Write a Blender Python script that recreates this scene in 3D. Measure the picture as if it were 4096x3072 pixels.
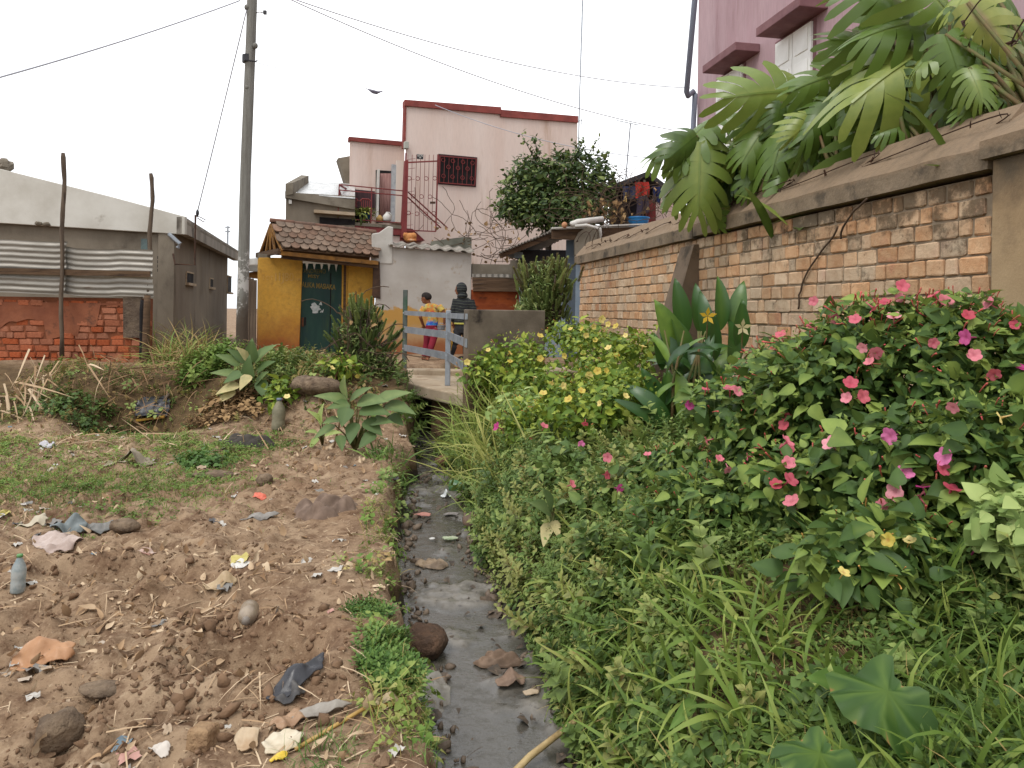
import bpy, bmesh, math, random
import numpy as np
from mathutils import Vector, Matrix

for _o in list(bpy.data.objects):
    bpy.data.objects.remove(_o)
rng = np.random.default_rng(11)
random.seed(11)
scene = bpy.context.scene
COL = scene.collection
PI = math.pi

# ------------------------------------------------------------------ camera
EYE = 1.5                                  # eye height above the near field
F, CX, HY, ROLL = 3040.0, 2048.0, 1245.0, 0.014   # focal length etc. in photograph pixels
cam_d = bpy.data.cameras.new('camera')
cam = bpy.data.objects.new('camera', cam_d)
COL.objects.link(cam)
cam_d.sensor_width = 36.0
cam_d.lens = 36.0 * F / 4096.0
cam_d.shift_y = -(1536.0 - HY) / 4096.0
cam_d.clip_start = 0.05
cam_d.clip_end = 2000
_c, _s = math.cos(ROLL), math.sin(ROLL)
cam.matrix_world = Matrix(((_c, -_s, 0, 0), (0, 0, -1, 0), (_s, _c, 0, EYE), (0, 0, 0, 1)))
scene.camera = cam

# ------------------------------------------------------------------ overcast daylight
world = bpy.data.worlds.new('World')
scene.world = world
world.use_nodes = True
wn, wl = world.node_tree.nodes, world.node_tree.links
wn.clear()
w_out = wn.new('ShaderNodeOutputWorld')
w_bg = wn.new('ShaderNodeBackground')
w_sky = wn.new('ShaderNodeTexSky')
w_sky.sky_type = 'NISHITA'
w_sky.sun_disc = False
SUN_EL, SUN_AZ = math.radians(58), math.radians(215)
w_sky.sun_elevation = SUN_EL
w_sky.sun_rotation = SUN_AZ
w_co = wn.new('ShaderNodeTexCoord')
w_map = wn.new('ShaderNodeMapping')
w_map.inputs['Scale'].default_value = (1.0, 1.0, 2.2)
w_no = wn.new('ShaderNodeTexNoise')
w_no.inputs['Scale'].default_value = 1.6
w_no.inputs['Detail'].default_value = 5
w_no.inputs['Roughness'].default_value = 0.5
w_ra = wn.new('ShaderNodeValToRGB')
w_ra.color_ramp.elements[0].position = 0.36
w_ra.color_ramp.elements[0].color = (5.9, 6.4, 7.0, 1)
w_ra.color_ramp.elements[1].position = 0.62
w_ra.color_ramp.elements[1].color = (13.2, 13.2, 13.3, 1)
w_mix = wn.new('ShaderNodeMixRGB')
w_mix.inputs['Fac'].default_value = 0.93
wl.new(w_co.outputs['Generated'], w_map.inputs['Vector'])
wl.new(w_map.outputs['Vector'], w_no.inputs['Vector'])
wl.new(w_no.outputs['Fac'], w_ra.inputs['Fac'])
wl.new(w_sky.outputs['Color'], w_mix.inputs['Color1'])
wl.new(w_ra.outputs['Color'], w_mix.inputs['Color2'])
wl.new(w_mix.outputs['Color'], w_bg.inputs['Color'])
w_bg.inputs['Strength'].default_value = 0.115
wl.new(w_bg.outputs['Background'], w_out.inputs['Surface'])

sun_d = bpy.data.lights.new('sun', 'SUN')
sun_d.energy = 1.4
sun_d.angle = math.radians(24)
sun_d.color = (1.0, 0.97, 0.92)
sun = bpy.data.objects.new('sun', sun_d)
COL.objects.link(sun)
# direction towards the sun (behind the camera, to the left)
_sd = Vector((math.cos(SUN_EL) * math.sin(SUN_AZ), math.cos(SUN_EL) * math.cos(SUN_AZ), math.sin(SUN_EL)))
sun.rotation_euler = _sd.to_track_quat('Z', 'Y').to_euler()
sun.location = (0, 0, 30)
vs = scene.view_settings
vs.view_transform = 'Standard'
vs.look = 'None'
vs.exposure = 0.32
vs.gamma = 1.0
vs.use_curve_mapping = False

# ------------------------------------------------------------------ helpers
def A(*v):
    return np.array(v, dtype=float)

def P(x, y, Y):
    """photograph pixel (4096 x 3072) at depth Y -> world point"""
    a, b = (x - CX) / F, (HY - y) / F
    return A((a * _c - b * _s) * Y, Y, EYE + (b * _c + a * _s) * Y)

def nrm(v):
    v = np.asarray(v, float)
    n = np.linalg.norm(v, axis=-1, keepdims=True)
    return v / np.maximum(n, 1e-9)

def _hash(ix, iy, seed):
    h = (ix * 374761393 + iy * 668265263 + seed * 1442695041) & 0xFFFFFFFF
    h = ((h ^ (h >> 13)) * 1274126177) & 0xFFFFFFFF
    return ((h ^ (h >> 16)) & 0xFFFF) / 65535.0

def vnoise(x, y, seed=0):
    x = np.asarray(x, float); y = np.asarray(y, float)
    ix = np.floor(x).astype(np.int64); iy = np.floor(y).astype(np.int64)
    fx, fy = x - ix, y - iy
    fx = fx * fx * (3 - 2 * fx); fy = fy * fy * (3 - 2 * fy)
    a = _hash(ix, iy, seed); b = _hash(ix + 1, iy, seed)
    c = _hash(ix, iy + 1, seed); d = _hash(ix + 1, iy + 1, seed)
    return (a * (1 - fx) + b * fx) * (1 - fy) + (c * (1 - fx) + d * fx) * fy - 0.5

def fbm(x, y, seed=0, oct=4):
    s, a = 0.0, 1.0
    for k in range(oct):
        s = s + a * vnoise(np.asarray(x) * 2 ** k, np.asarray(y) * 2 ** k, seed + k)
        a *= 0.5
    return s

def sstep(a, b, x):
    t = np.clip((np.asarray(x, float) - a) / (b - a), 0, 1)
    return t * t * (3 - 2 * t)

def tag(o, label=None, cat=None, group=None, kind=None):
    if label: o['label'] = label
    if cat: o['category'] = cat
    if group: o['group'] = group
    if kind: o['kind'] = kind
    return o

def thing(name, label, cat, loc, group=None):
    o = bpy.data.objects.new(name, None)
    o.empty_display_size = 0.1
    COL.objects.link(o)
    o.location = [float(v) for v in loc]
    return tag(o, label, cat, group)

def worg(o):
    p = A(*o.location)
    while o.parent:
        o = o.parent
        p = p + A(*o.location)
    return p

def link(name, me, mat, parent=None, loc=None):
    """mesh in world coordinates -> object; origin at its parent's origin or at its own base"""
    if mat is not None and len(me.materials) == 0:
        me.materials.append(mat)
    o = bpy.data.objects.new(name, me)
    COL.objects.link(o)
    n = len(me.vertices)
    co = np.empty(n * 3)
    me.vertices.foreach_get('co', co)
    co = co.reshape(-1, 3)
    if loc is None:
        c = (co.min(0) + co.max(0)) / 2
        c[2] = co[:, 2].min()
    else:
        c = np.asarray(loc, float)
    me.vertices.foreach_set('co', (co - c).ravel())
    me.update()
    if parent is not None:
        o.parent = parent
        o.location = [float(v) for v in c - worg(parent)]
    else:
        o.location = [float(v) for v in c]
    return o

def mesh_np(name, V, Fc, tint=None, smooth=True):
    V = np.asarray(V, np.float32); Fc = np.asarray(Fc, np.int32)
    me = bpy.data.meshes.new(name)
    m, k = Fc.shape
    me.vertices.add(len(V))
    me.vertices.foreach_set('co', V.ravel())
    me.loops.add(m * k)
    me.loops.foreach_set('vertex_index', Fc.ravel())
    me.polygons.add(m)
    me.polygons.foreach_set('loop_start', np.arange(0, m * k, k, dtype=np.int32))
    if smooth:
        me.polygons.foreach_set('use_smooth', np.ones(m, bool))
    me.update(calc_edges=True)
    if tint is not None:
        at = me.attributes.new('tint', 'FLOAT', 'POINT')
        at.data.foreach_set('value', np.asarray(tint, np.float32))
    return me

class MB:
    """collects solids in world coordinates; build() makes ONE mesh object"""
    def __init__(s):
        s.v, s.f = [], []
    def add(s, V, Fs):
        b = len(s.v)
        s.v += [tuple(float(c) for c in p) for p in V]
        s.f += [tuple(b + i for i in f) for f in Fs]
        return s
    def prism(s, pts, off):
        pts = [np.asarray(p, float) for p in pts]
        off = np.asarray(off, float)
        n = len(pts)
        nv = np.zeros(3)
        for i in range(n):
            nv += np.cross(pts[i], pts[(i + 1) % n])
        if np.dot(nv, off) > 0:
            pts = pts[::-1]
        V = pts + [p + off for p in pts]
        Fs = [tuple(range(n)), tuple(range(2 * n - 1, n - 1, -1))]
        for i in range(n):
            j = (i + 1) % n
            Fs.append((i, i + n, j + n, j))
        return s.add(V, Fs)
    def box(s, c, size, ax=None):
        c = np.asarray(c, float); h = np.asarray(size, float) / 2
        ax = np.eye(3) if ax is None else np.asarray(ax, float)
        V = [c + ax[0] * h[0] * i + ax[1] * h[1] * j + ax[2] * h[2] * k
             for i in (-1, 1) for j in (-1, 1) for k in (-1, 1)]
        Fs = [(0, 1, 3, 2), (4, 6, 7, 5), (0, 4, 5, 1), (2, 3, 7, 6), (0, 2, 6, 4), (1, 5, 7, 3)]
        if np.linalg.det(ax) < 0:
            Fs = [f[::-1] for f in Fs]
        return s.add(V, Fs)
    def bar(s, a, b, w, h=None, up=(0, 0, 1)):
        a = np.asarray(a, float); b = np.asarray(b, float)
        h = w if h is None else h
        d = b - a; L = np.linalg.norm(d); d = d / L
        x = np.cross(d, up)
        if np.linalg.norm(x) < 1e-4:
            x = np.cross(d, (0, 1, 0))
        x = nrm(x); z = np.cross(x, d)
        return s.box((a + b) / 2, (w, L, h), (x, d, z))
    def loft(s, rings, cap=True):
        n = len(rings[0]); V = [p for r in rings for p in r]; Fs = []
        for i in range(len(rings) - 1):
            for j in range(n):
                k = (j + 1) % n
                Fs.append((i * n + j, i * n + k, (i + 1) * n + k, (i + 1) * n + j))
        if cap:
            Fs.append(tuple(range(n - 1, -1, -1)))
            Fs.append(tuple((len(rings) - 1) * n + j for j in range(n)))
        return s.add(V, Fs)
    def tube(s, path, r, n=8, cap=True, closed=False):
        path = [np.asarray(p, float) for p in path]
        if not hasattr(r, '__len__'):
            r = [r] * len(path)
        rings = []
        up = A(0.13, 0.31, 0.94)
        for i, p in enumerate(path):
            if closed:
                d = path[(i + 1) % len(path)] - path[i - 1]
            else:
                d = path[min(i + 1, len(path) - 1)] - path[max(i - 1, 0)]
            d = nrm(d)
            x = np.cross(d, up)
            if np.linalg.norm(x) < 0.15:
                x = np.cross(d, A(1, 0.2, 0))
            x = nrm(x); y = np.cross(d, x)
            rings.append([p + r[i] * (math.cos(2 * PI * k / n) * x - math.sin(2 * PI * k / n) * y) for k in range(n)])
        if closed:
            rings.append(rings[0])
            cap = False
        return s.loft(rings, cap)
    def ell(s, c, r, n=10, m=7, ax=None):
        c = np.asarray(c, float); r = np.asarray(r, float) * np.ones(3)
        ax = np.eye(3) if ax is None else np.asarray(ax, float)
        rings = []
        for i in range(m + 1):
            t = PI * (0.02 + 0.96 * i / m)
            rings.append([c + ax[0] * r[0] * math.sin(t) * math.cos(2 * PI * k / n)
                          + ax[1] * r[1] * math.sin(t) * math.sin(2 * PI * k / n)
                          - ax[2] * r[2] * math.cos(t) for k in range(n)])
        return s.loft(rings)
    def lathe(s, base, prof, n=16, axis=(0, 0, 1)):
        base = np.asarray(base, float); ax = nrm(axis)
        x = np.cross(ax, A(0.3, 0.9, 0.1)); x = nrm(x); y = np.cross(ax, x)
        return s.loft([[base + ax * h + r * (math.cos(2 * PI * k / n) * x + math.sin(2 * PI * k / n) * y)
                        for k in range(n)] for r, h in prof])
    def jitter(s, a, sc=8.0, seed=0):
        q = np.array(s.v)
        d = np.stack([fbm(q[:, 0] * sc + q[:, 2] * sc * 1.3, q[:, 1] * sc - q[:, 2] * sc, seed + k, 3) for k in range(3)], 1)
        s.v = [tuple(p) for p in q + d * a]
        return s
    def mesh(s, name, smooth=False):
        me = bpy.data.meshes.new(name)
        me.from_pydata(s.v, [], s.f)
        me.update()
        if smooth:
            me.polygons.foreach_set('use_smooth', np.ones(len(me.polygons), bool))
        return me
    def build(s, name, mat, parent=None, smooth=False, loc=None, bevel=0):
        o = link(name, s.mesh(name, smooth), mat, parent, loc)
        if bevel:
            md = o.modifiers.new('bevel', 'BEVEL')
            md.width = bevel; md.segments = 2; md.limit_method = 'ANGLE'; md.angle_limit = math.radians(40)
        return o

class Fr:
    """a vertical facade frame: s along the wall, z height, d towards the viewer"""
    def __init__(s, o, ang=None, to=None):
        s.o = A(o[0], o[1], 0)
        if to is not None:
            u = A(to[0] - o[0], to[1] - o[1], 0); s.u = nrm(u)
        else:
            s.u = A(math.cos(math.radians(ang)), math.sin(math.radians(ang)), 0)
        s.n = A(s.u[1], -s.u[0], 0)
    def pt(s, a, z, d=0.0):
        return s.o + s.u * a + s.n * d + A(0, 0, z)
    def px(s, x, y, d=0.0):
        q = P(x, y, 1.0); r = q - A(0, 0, EYE)
        o = s.o + s.n * d
        t = np.dot(o, s.n) / np.dot(r, s.n)
        h = A(0, 0, EYE) + r * t
        return float(np.dot(h - s.o, s.u)), float(h[2])
    def p(s, x, y, d=0.0):
        a, z = s.px(x, y, d)
        return s.pt(a, z, d)
    def box(s, mb, s0, s1, z0, z1, d0, d1):
        return mb.box(s.pt((s0 + s1) / 2, (z0 + z1) / 2, (d0 + d1) / 2), (abs(s1 - s0), abs(d1 - d0), abs(z1 - z0)), (s.u, -s.n, A(0, 0, 1)))
    def poly(s, mb, pix, d0, d1):
        """pixel polygon on the plane d1 (front), extruded back to d0"""
        return mb.prism([s.p(x, y, d1) for x, y in pix], s.n * (d0 - d1))
    def polysz(s, mb, sz, d0, d1):
        return mb.prism([s.pt(a, z, d1) for a, z in sz], s.n * (d0 - d1))

# ------------------------------------------------------------------ materials
def lin(r, g, b, k=1.0):
    f = lambda c: ((c / 255.0 + 0.055) / 1.055) ** 2.4 if c > 10 else c / 255.0 / 12.92
    return (f(r) * k, f(g) * k, f(b) * k, 1.0)

class NT:
    def __init__(s, name):
        s.m = bpy.data.materials.new(name)
        s.m.use_nodes = True
        s.t = s.m.node_tree
        s.b = s.t.nodes['Principled BSDF']
        s.out = s.t.nodes['Material Output']
        s.co = None
    def n(s, typ, **kw):
        nd = s.t.nodes.new('ShaderNode' + typ)
        for k, v in kw.items():
            if k in nd.inputs.keys():
                nd.inputs[k].default_value = v
            else:
                setattr(nd, k, v)
        return nd
    def l(s, a, b):
        s.t.links.new(a, b)
    def vec(s, stretch=(1, 1, 1), coord='Object'):
        if coord == 'World':
            src = s.n('NewGeometry').outputs['Position']
        else:
            if s.co is None:
                s.co = s.n('TexCoord')
            src = s.co.outputs[coord]
        if stretch == (1, 1, 1):
            return src
        mp = s.n('Mapping')
        mp.inputs['Scale'].default_value = stretch
        s.l(src, mp.inputs['Vector'])
        return mp.outputs['Vector']
    def noise(s, scale, detail=4, rough=0.55, vec=None, lo=None, hi=None):
        nd = s.n('TexNoise', Scale=scale, Detail=detail, Roughness=rough)
        s.l(vec if vec is not None else s.vec(), nd.inputs['Vector'])
        o = nd.outputs['Fac']
        if lo is not None:
            o = s.remap(o, lo, hi)
        return o
    def remap(s, o, lo, hi, a=0.0, b=1.0):
        mr = s.n('MapRange')
        mr.interpolation_type = 'SMOOTHSTEP'
        mr.inputs['From Min'].default_value = lo
        mr.inputs['From Max'].default_value = hi
        mr.inputs['To Min'].default_value = a
        mr.inputs['To Max'].default_value = b
        s.l(o, mr.inputs['Value'])
        return mr.outputs['Result']
    def math(s, op, a, b=0.0):
        nd = s.n('Math', operation=op)
        for i, v in enumerate((a, b)):
            if hasattr(v, 'is_output'):
                s.l(v, nd.inputs[i])
            else:
                nd.inputs[i].default_value = v
        return nd.outputs[0]
    def mix(s, fac, c1, c2, typ='MIX'):
        nd = s.n('MixRGB', blend_type=typ)
        for k, v in (('Fac', fac), ('Color1', c1), ('Color2', c2)):
            if hasattr(v, 'is_output'):
                s.l(v, nd.inputs[k])
            elif k == 'Fac':
                nd.inputs[k].default_value = v
            else:
                nd.inputs[k].default_value = v if len(v) == 4 else (*v, 1)
        return nd.outputs['Color']
    def bump(s, h, strength=0.3, dist=0.02):
        nd = s.n('Bump', Strength=strength, Distance=dist)
        s.l(h, nd.inputs['Height'])
        s.l(nd.outputs['Normal'], s.b.inputs['Normal'])
        return nd

def mat(name, c1, c2=None, scale=3.0, rough=0.85, bump=0.25, bscale=40.0, bdist=0.01, metal=0.0, c3=None, c3s=6.0, c3t=(0.55, 0.7),
        orand=0.0, stretch=(1, 1, 1), bands=(), coord='Object', spec=0.3, bstretch=None, rvar=0.1, grime=0.0):
    q = NT(name)
    v = q.vec(stretch, coord)
    col = c1
    if c2 is not None:
        col = q.mix(q.noise(scale, 5, 0.6, v, 0.3, 0.7), c1, c2)
    if c3 is not None:
        col = q.mix(q.noise(c3s, 6, 0.65, v, *c3t), col, c3)
    for (zc, soft, amp, nsc, cc, sgn) in bands:     # paint edges and splash/mould stains by height
        sep = q.n('SeparateXYZ')
        q.l(q.vec((1, 1, 1), 'World'), sep.inputs[0])
        nz = q.noise(nsc, 6, 0.65, q.vec((1, 1, 1), 'World'))
        zz = q.math('ADD', sep.outputs['Z'], q.math('MULTIPLY', q.math('SUBTRACT', nz, 0.5), amp))
        if sgn < 0:
            fac = q.remap(zz, zc - soft, zc + soft, 1.0, 0.0)
        else:
            fac = q.remap(zz, zc - soft, zc + soft, 0.0, 1.0)
        if len(cc) == 5:
            fac = q.math('MULTIPLY', fac, cc[4])
        col = q.mix(fac, col, cc[:4])
    if grime:
        g = q.noise(bscale * 0.35, 6, 0.7, v, 0.35, 0.75)
        col = q.mix(q.math('MULTIPLY', g, grime), col, (0.05, 0.045, 0.035, 1))
    if orand:
        oi = q.n('ObjectInfo')
        hsv = q.n('HueSaturation')
        q.l(q.remap(oi.outputs['Random'], 0, 1, 1 - orand, 1 + orand), hsv.inputs['Value'])
        wn_ = q.n('TexWhiteNoise', noise_dimensions='1D')
        q.l(oi.outputs['Random'], wn_.inputs['W'])
        q.l(q.remap(wn_.outputs['Value'], 0, 1, 0.5 - orand * 0.035, 0.5 + orand * 0.03), hsv.inputs['Hue'])
        q.l(q.remap(wn_.outputs['Value'], 0, 1, 1 + orand * 0.6, 1 - orand * 0.6), hsv.inputs['Saturation'])
        if hasattr(col, 'is_output'):
            q.l(col, hsv.inputs['Color'])
        else:
            hsv.inputs['Color'].default_value = col
        col = hsv.outputs['Color']
    if hasattr(col, 'is_output'):
        q.l(col, q.b.inputs['Base Color'])
    else:
        q.b.inputs['Base Color'].default_value = col
    q.b.inputs['Roughness'].default_value = rough
    if rvar:
        q.l(q.remap(q.noise(scale * 2.3, 3, 0.5, v), 0.3, 0.7, max(rough - rvar, 0.03), min(rough + rvar, 1)), q.b.inputs['Roughness'])
    q.b.inputs['Metallic'].default_value = metal
    q.b.inputs['Specular IOR Level'].default_value = spec
    if bump:
        q.bump(q.noise(bscale, 6, 0.6, q.vec(bstretch or stretch, coord)), bump, bdist)
    return q.m

def leafmat(name, dark, mid, light, rough=0.5, trans=0.25, spec=0.24, dry=None):
    """leaf surface: 'tint' (0..1 per leaf) picks the leaf's own green; translucent blade"""
    q = NT(name)
    at = q.n('Attribute', attribute_name='tint')
    rp = q.n('ValToRGB')
    e = rp.color_ramp.elements
    e[0].position, e[0].color = 0.0, dark
    e[1].position, e[1].color = 0.85, light
    m_ = rp.color_ramp.elements.new(0.45); m_.color = mid
    if dry is not None:
        d_ = rp.color_ramp.elements.new(0.97); d_.color = dry
    q.l(at.outputs['Fac'], rp.inputs['Fac'])
    nz = q.noise(14.0, 3, 0.5, q.vec((1, 1, 1), 'World'), 0.3, 0.7)
    col = q.mix(q.math('MULTIPLY', nz, 0.35), rp.outputs['Color'], mid)
    q.l(col, q.b.inputs['Base Color'])
    q.b.inputs['Roughness'].default_value = rough
    q.b.inputs['Specular IOR Level'].default_value = spec
    tr = q.n('BsdfTranslucent')
    q.l(q.mix(0.5, col, light), tr.inputs['Color'])
    mx = q.n('MixShader', Fac=trans)
    q.l(q.b.outputs[0], mx.inputs[1]); q.l(tr.outputs[0], mx.inputs[2])
    q.l(mx.outputs[0], q.out.inputs['Surface'])
    return q.m

# ------------------------------------------------------------------ leaf templates (base at origin, along +Y, width X, face +Z)
def strip(ts, half, zs, fold=0.0, cols=2):
    """blade: sections ts along Y with half widths and heights; cols 2 = folded along a midrib"""
    V, Fs = [], []
    for t, h, z in zip(ts, half, zs):
        if cols == 1:
            V += [(-h, t, z), (h, t, z)]
        else:
            V += [(-h, t, z + fold * h), (0, t, z), (h, t, z + fold * h)]
    k = cols + 1
    for i in range(len(ts) - 1):
        for j in range(cols):
            a, b, c, d = i * k + j, i * k + j + 1, (i + 1) * k + j + 1, (i + 1) * k + j
            Fs += [(a, b, c), (a, c, d)]
    return np.array(V, float), np.array(Fs, int)

def ovate(w=0.36, curl=0.25, fold=0.25):
    ts = [0, 0.12, 0.32, 0.6, 0.84, 1.0]
    hw = [0.02, 0.8 * w, w, 0.72 * w, 0.32 * w, 0.0]
    return strip(ts, hw, [-curl * t * t for t in ts], fold)

def smallleaf(w=0.3, curl=0.2):
    ts = [0, 0.4, 1.0]
    return strip(ts, [0.03, w, 0.0], [0, -0.1 * curl, -curl], 0.3)

def blade(bend=0.5, w=0.02, n=4):
    ts = np.linspace(0, 1, n + 1)
    ang = ts * bend * 1.5
    y = np.concatenate([[0], np.cumsum(np.cos(ang[1:]) / n)])
    z = -np.concatenate([[0], np.cumsum(np.sin(ang[1:]) / n)])
    hw = w * (1 - ts ** 2.2) + 0.0005
    return strip(y, hw, z, 0, 1)

def lance(w=0.2, curl=0.5, n=7, fold=0.25):
    ts = np.linspace(0, 1, n + 1)
    hw = w * np.sin(np.clip(ts ** .82 * 0.95 + 0.04, 0, 1) * PI) ** 0.85
    hw[-1] = 0.0
    ang = curl * ts ** 1.5 * 1.6
    y = np.concatenate([[0], np.cumsum(np.cos(ang[1:]) / n)])
    z = -np.concatenate([[0], np.cumsum(np.sin(ang[1:]) / n)])
    return strip(y, hw, z, fold)

def place(tpl, pos, ydir, up, sc):
    TV, TF = tpl
    pos = np.asarray(pos, float); n = len(pos)
    y = nrm(ydir)
    x = np.cross(y, up)
    bad = np.linalg.norm(x, axis=1) < 1e-3
    if bad.any():
        x[bad] = np.cross(y[bad], A(0.6, 0.7, 0.2))
    x = nrm(x); z = np.cross(x, y)
    sc = np.asarray(sc, float)
    if sc.ndim == 1:
        sc = np.stack([sc, sc, sc], 1)
    V = (pos[:, None, :] + x[:, None, :] * (TV[None, :, 0:1] * sc[:, None, 0:1])
         + y[:, None, :] * (TV[None, :, 1:2] * sc[:, None, 1:2]) + z[:, None, :] * (TV[None, :, 2:3] * sc[:, None, 2:3]))
    Fs = TF[None] + (np.arange(n) * len(TV))[:, None, None]
    return V.reshape(-1, 3), Fs.reshape(-1, TF.shape[1])

class Fol:
    """collects leaf instances into one triangle mesh with per-leaf tint"""
    def __init__(s):
        s.V, s.F, s.T, s.n = [], [], [], 0
    def add(s, tpls, pos, ydir, up, sc, tint):
        pos = np.asarray(pos, float); n = len(pos)
        if n == 0:
            return s
        ydir = np.broadcast_to(np.asarray(ydir, float), (n, 3)); up = np.broadcast_to(np.asarray(up, float), (n, 3))
        sc = np.asarray(sc, float)
        sc = np.full(n, float(sc)) if sc.ndim == 0 else sc
        tint = np.broadcast_to(np.asarray(tint, float), (n,))
        if isinstance(tpls, tuple):
            tpls = [tpls]
        pick = rng.integers(0, len(tpls), n)
        for k, tp in enumerate(tpls):
            m = pick == k
            if not m.any():
                continue
            V, Fs = place(tp, pos[m], ydir[m], up[m], sc[m])
            s.V.append(V); s.F.append(Fs + s.n); s.n += len(V)
            s.T.append(np.clip((tint[m][:, None] + np.where(np.abs(tp[0][:, 0]) < 1e-4, .13, -.03)[None, :]), 0, .93 if len(tp[0]) < 40 else 1).ravel() if (tint[m] < .94).all() else np.repeat(tint[m], len(tp[0])))
        return s
    def mb(s, m, tint):
        """add the solids of an MB (triangulated)"""
        if not m.v:
            return s
        T = []
        for f in m.f:
            for i in range(1, len(f) - 1):
                T.append((f[0], f[i], f[i + 1]))
        V = np.array(m.v); s.V.append(V); s.F.append(np.array(T) + s.n); s.n += len(V)
        s.T.append(np.full(len(V), tint))
        return s
    def build(s, name, mt, parent=None, loc=None):
        me = mesh_np(name, np.concatenate(s.V), np.concatenate(s.F), np.concatenate(s.T))
        return link(name, me, mt, parent, loc)

def rdir(n, up=0.0, spread=1.0):
    v = rng.normal(size=(n, 3)) * spread
    v[:, 2] += up
    return nrm(v)

def shell(c, r, n, inner=0.55, zmin=-1.0):
    """points in the outer part of an ellipsoid, with outward directions"""
    d = nrm(rng.normal(size=(int(n * 1.6) + 20, 3)))
    d = d[d[:, 2] > zmin][:n]
    rad = inner + (1 - inner) * rng.random(len(d)) ** 0.6
    return np.asarray(c) + d * rad[:, None] * np.asarray(r), d
# ================================================================== GROUND
WATER = -0.33
_Y = [0.5, 2.0, 3.05, 3.9, 5.27, 6.9, 7.8, 9.15, 11.2, 12.5]
_L = [0.05, -0.08, -0.215, -0.46, -0.71, -0.89, -0.97, -1.12, -1.46, -1.65]
_R = [0.58, 0.46, 0.31, 0.20, -0.15, -0.36, -0.51, -0.75, -1.05, -1.25]
def Lx(Y): return np.interp(Y, _Y, _L) + 0.08 * vnoise(np.asarray(Y) * 2.3, 0 * np.asarray(Y), 3) * 2 + 0.08 * vnoise(np.asarray(Y) * 7.1, 0 * np.asarray(Y) + .5, 4)
def Rx(Y): return np.interp(Y, _Y, _R)
def wallx(Y): return 2.70 - 0.1826 * (np.asarray(Y) - 4.3)
PITS = [(-2.05, 4.1, 0.40, 0.15, 0.20), (-1.02, 3.15, 0.22, 0.16, 0.22), (-1.3, 3.45, 0.14, 0.10, 0.07), (-2.6, 2.75, 0.25, 0.12, 0.06)]
def zg(X, Y, fine=True):
    X = np.asarray(X, float); Y = np.asarray(Y, float)
    L, R = Lx(Y), Rx(Y)
    path = sstep(1.1, 0.5, L - X) * sstep(7.5, 6.0, Y)                 # trodden strip beside the ditch
    rough = (1 - 0.75 * path) * sstep(14, 11, Y)
    zl = 0.07 * fbm(X * 0.8, Y * 0.8, 1, 3)
    if fine:
        f1 = fbm(X * 5.0, Y * 5.0, 21, 4)
        zl = zl + rough * (0.10 * np.abs(f1) + 0.06 * fbm(X * 11, Y * 11, 31, 3)) * sstep(9.5, 7.5, Y) + 0.05 * np.exp(-((L - X - .35) / .3) ** 2) * sstep(7, 5, Y) + 0.008 * fbm(X * 25, Y * 25, 41, 2)
    for (px_, py_, rx_, ry_, dp) in PITS:
        e = ((X - px_) / rx_) ** 2 + ((Y - py_) / ry_) ** 2
        zl = zl - dp * np.exp(-e * 1.2) + 0.35 * dp * np.exp(-(np.sqrt(e) - 1.7) ** 2 * 2.5)
    bank = sstep(8.4, 10.4, Y + 0.9 * fbm(X * 0.9, Y * 0.4, 5, 3) + 0.12 * np.clip(X + 3, -3, 2))
    zl = zl + 0.62 * bank + 0.10 * bank * fbm(X * 2, Y * 2, 7, 3) * sstep(12.5, 11.5, Y)
    zl = zl + 0.22 * np.exp(-((X + 3.0) / 0.75) ** 2 - ((Y - 10.6) / 0.7) ** 2)   # spoil heap by the gate
    zl = zl + 0.24 * np.exp(-((X + 2.35) / 0.45) ** 2 - ((Y - 9.35) / 0.5) ** 2) + 0.16 * np.exp(-((X + 3.9) / 0.6) ** 2 - ((Y - 10.4) / 0.5) ** 2)
    zl = zl - 0.34 * np.exp(-((X + 4.6) / 0.8) ** 2 - ((Y - 9.5) / 0.5) ** 2)      # eroded hollow in the bank
    w = np.maximum(X - R, 0)
    zr = WATER - 0.04 + 0.92 * (1 - np.exp(-w / 0.42))
    if fine:
        zr = zr + (0.10 * fbm(X * 2.2, Y * 2.2, 9, 4)) * sstep(0.0, 0.4, w)
    zr = np.where(Y > 12.5, zr * sstep(14, 12.5, Y) + 0.6 * sstep(12.5, 14, Y), zr)
    ter = sstep(0.10, 0.20, X - wallx(Y)) * sstep(13.2, 12.7, Y)
    zr = zr * (1 - ter) + 2.15 * ter
    edge = sstep(0.0, 0.15 + .12 * vnoise(X * 5, Y * 5, 17), L - X)                                     # left lip of the ditch
    lip = (WATER - 0.10) * (1 - edge) + zl * edge
    bed = np.full_like(X, WATER - 0.10)
    z = np.where(X < L, lip, np.where(X > R, zr, bed))
    close = sstep(11.7, 12.4, Y)
    flat = 0.60 + 0 * X
    z = np.where((X > L - 0.6) & (X < R + 0.8), z * (1 - close) + flat * close, z)
    far = sstep(13.5, 15.0, Y)
    z = np.where(X - wallx(Y) > 0.25, np.where(Y > 13.2, 0.62, z), z * (1 - far) + 0.62 * far)
    return z

def G(x, y, ymax=30.0):
    """photograph pixel -> point on the ground"""
    Ys = np.arange(1.3, ymax, 0.01)
    q = P(x, y, 1.0) - A(0, 0, EYE)
    z = EYE + q[2] * Ys
    hit = np.nonzero(z <= zg(q[0] * Ys, Ys))[0]
    Y = Ys[hit[0]] if len(hit) else ymax
    return P(x, y, Y)

def gnd(X, Y):
    return A(X, Y, float(zg(A(X), A(Y))[0]))

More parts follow.
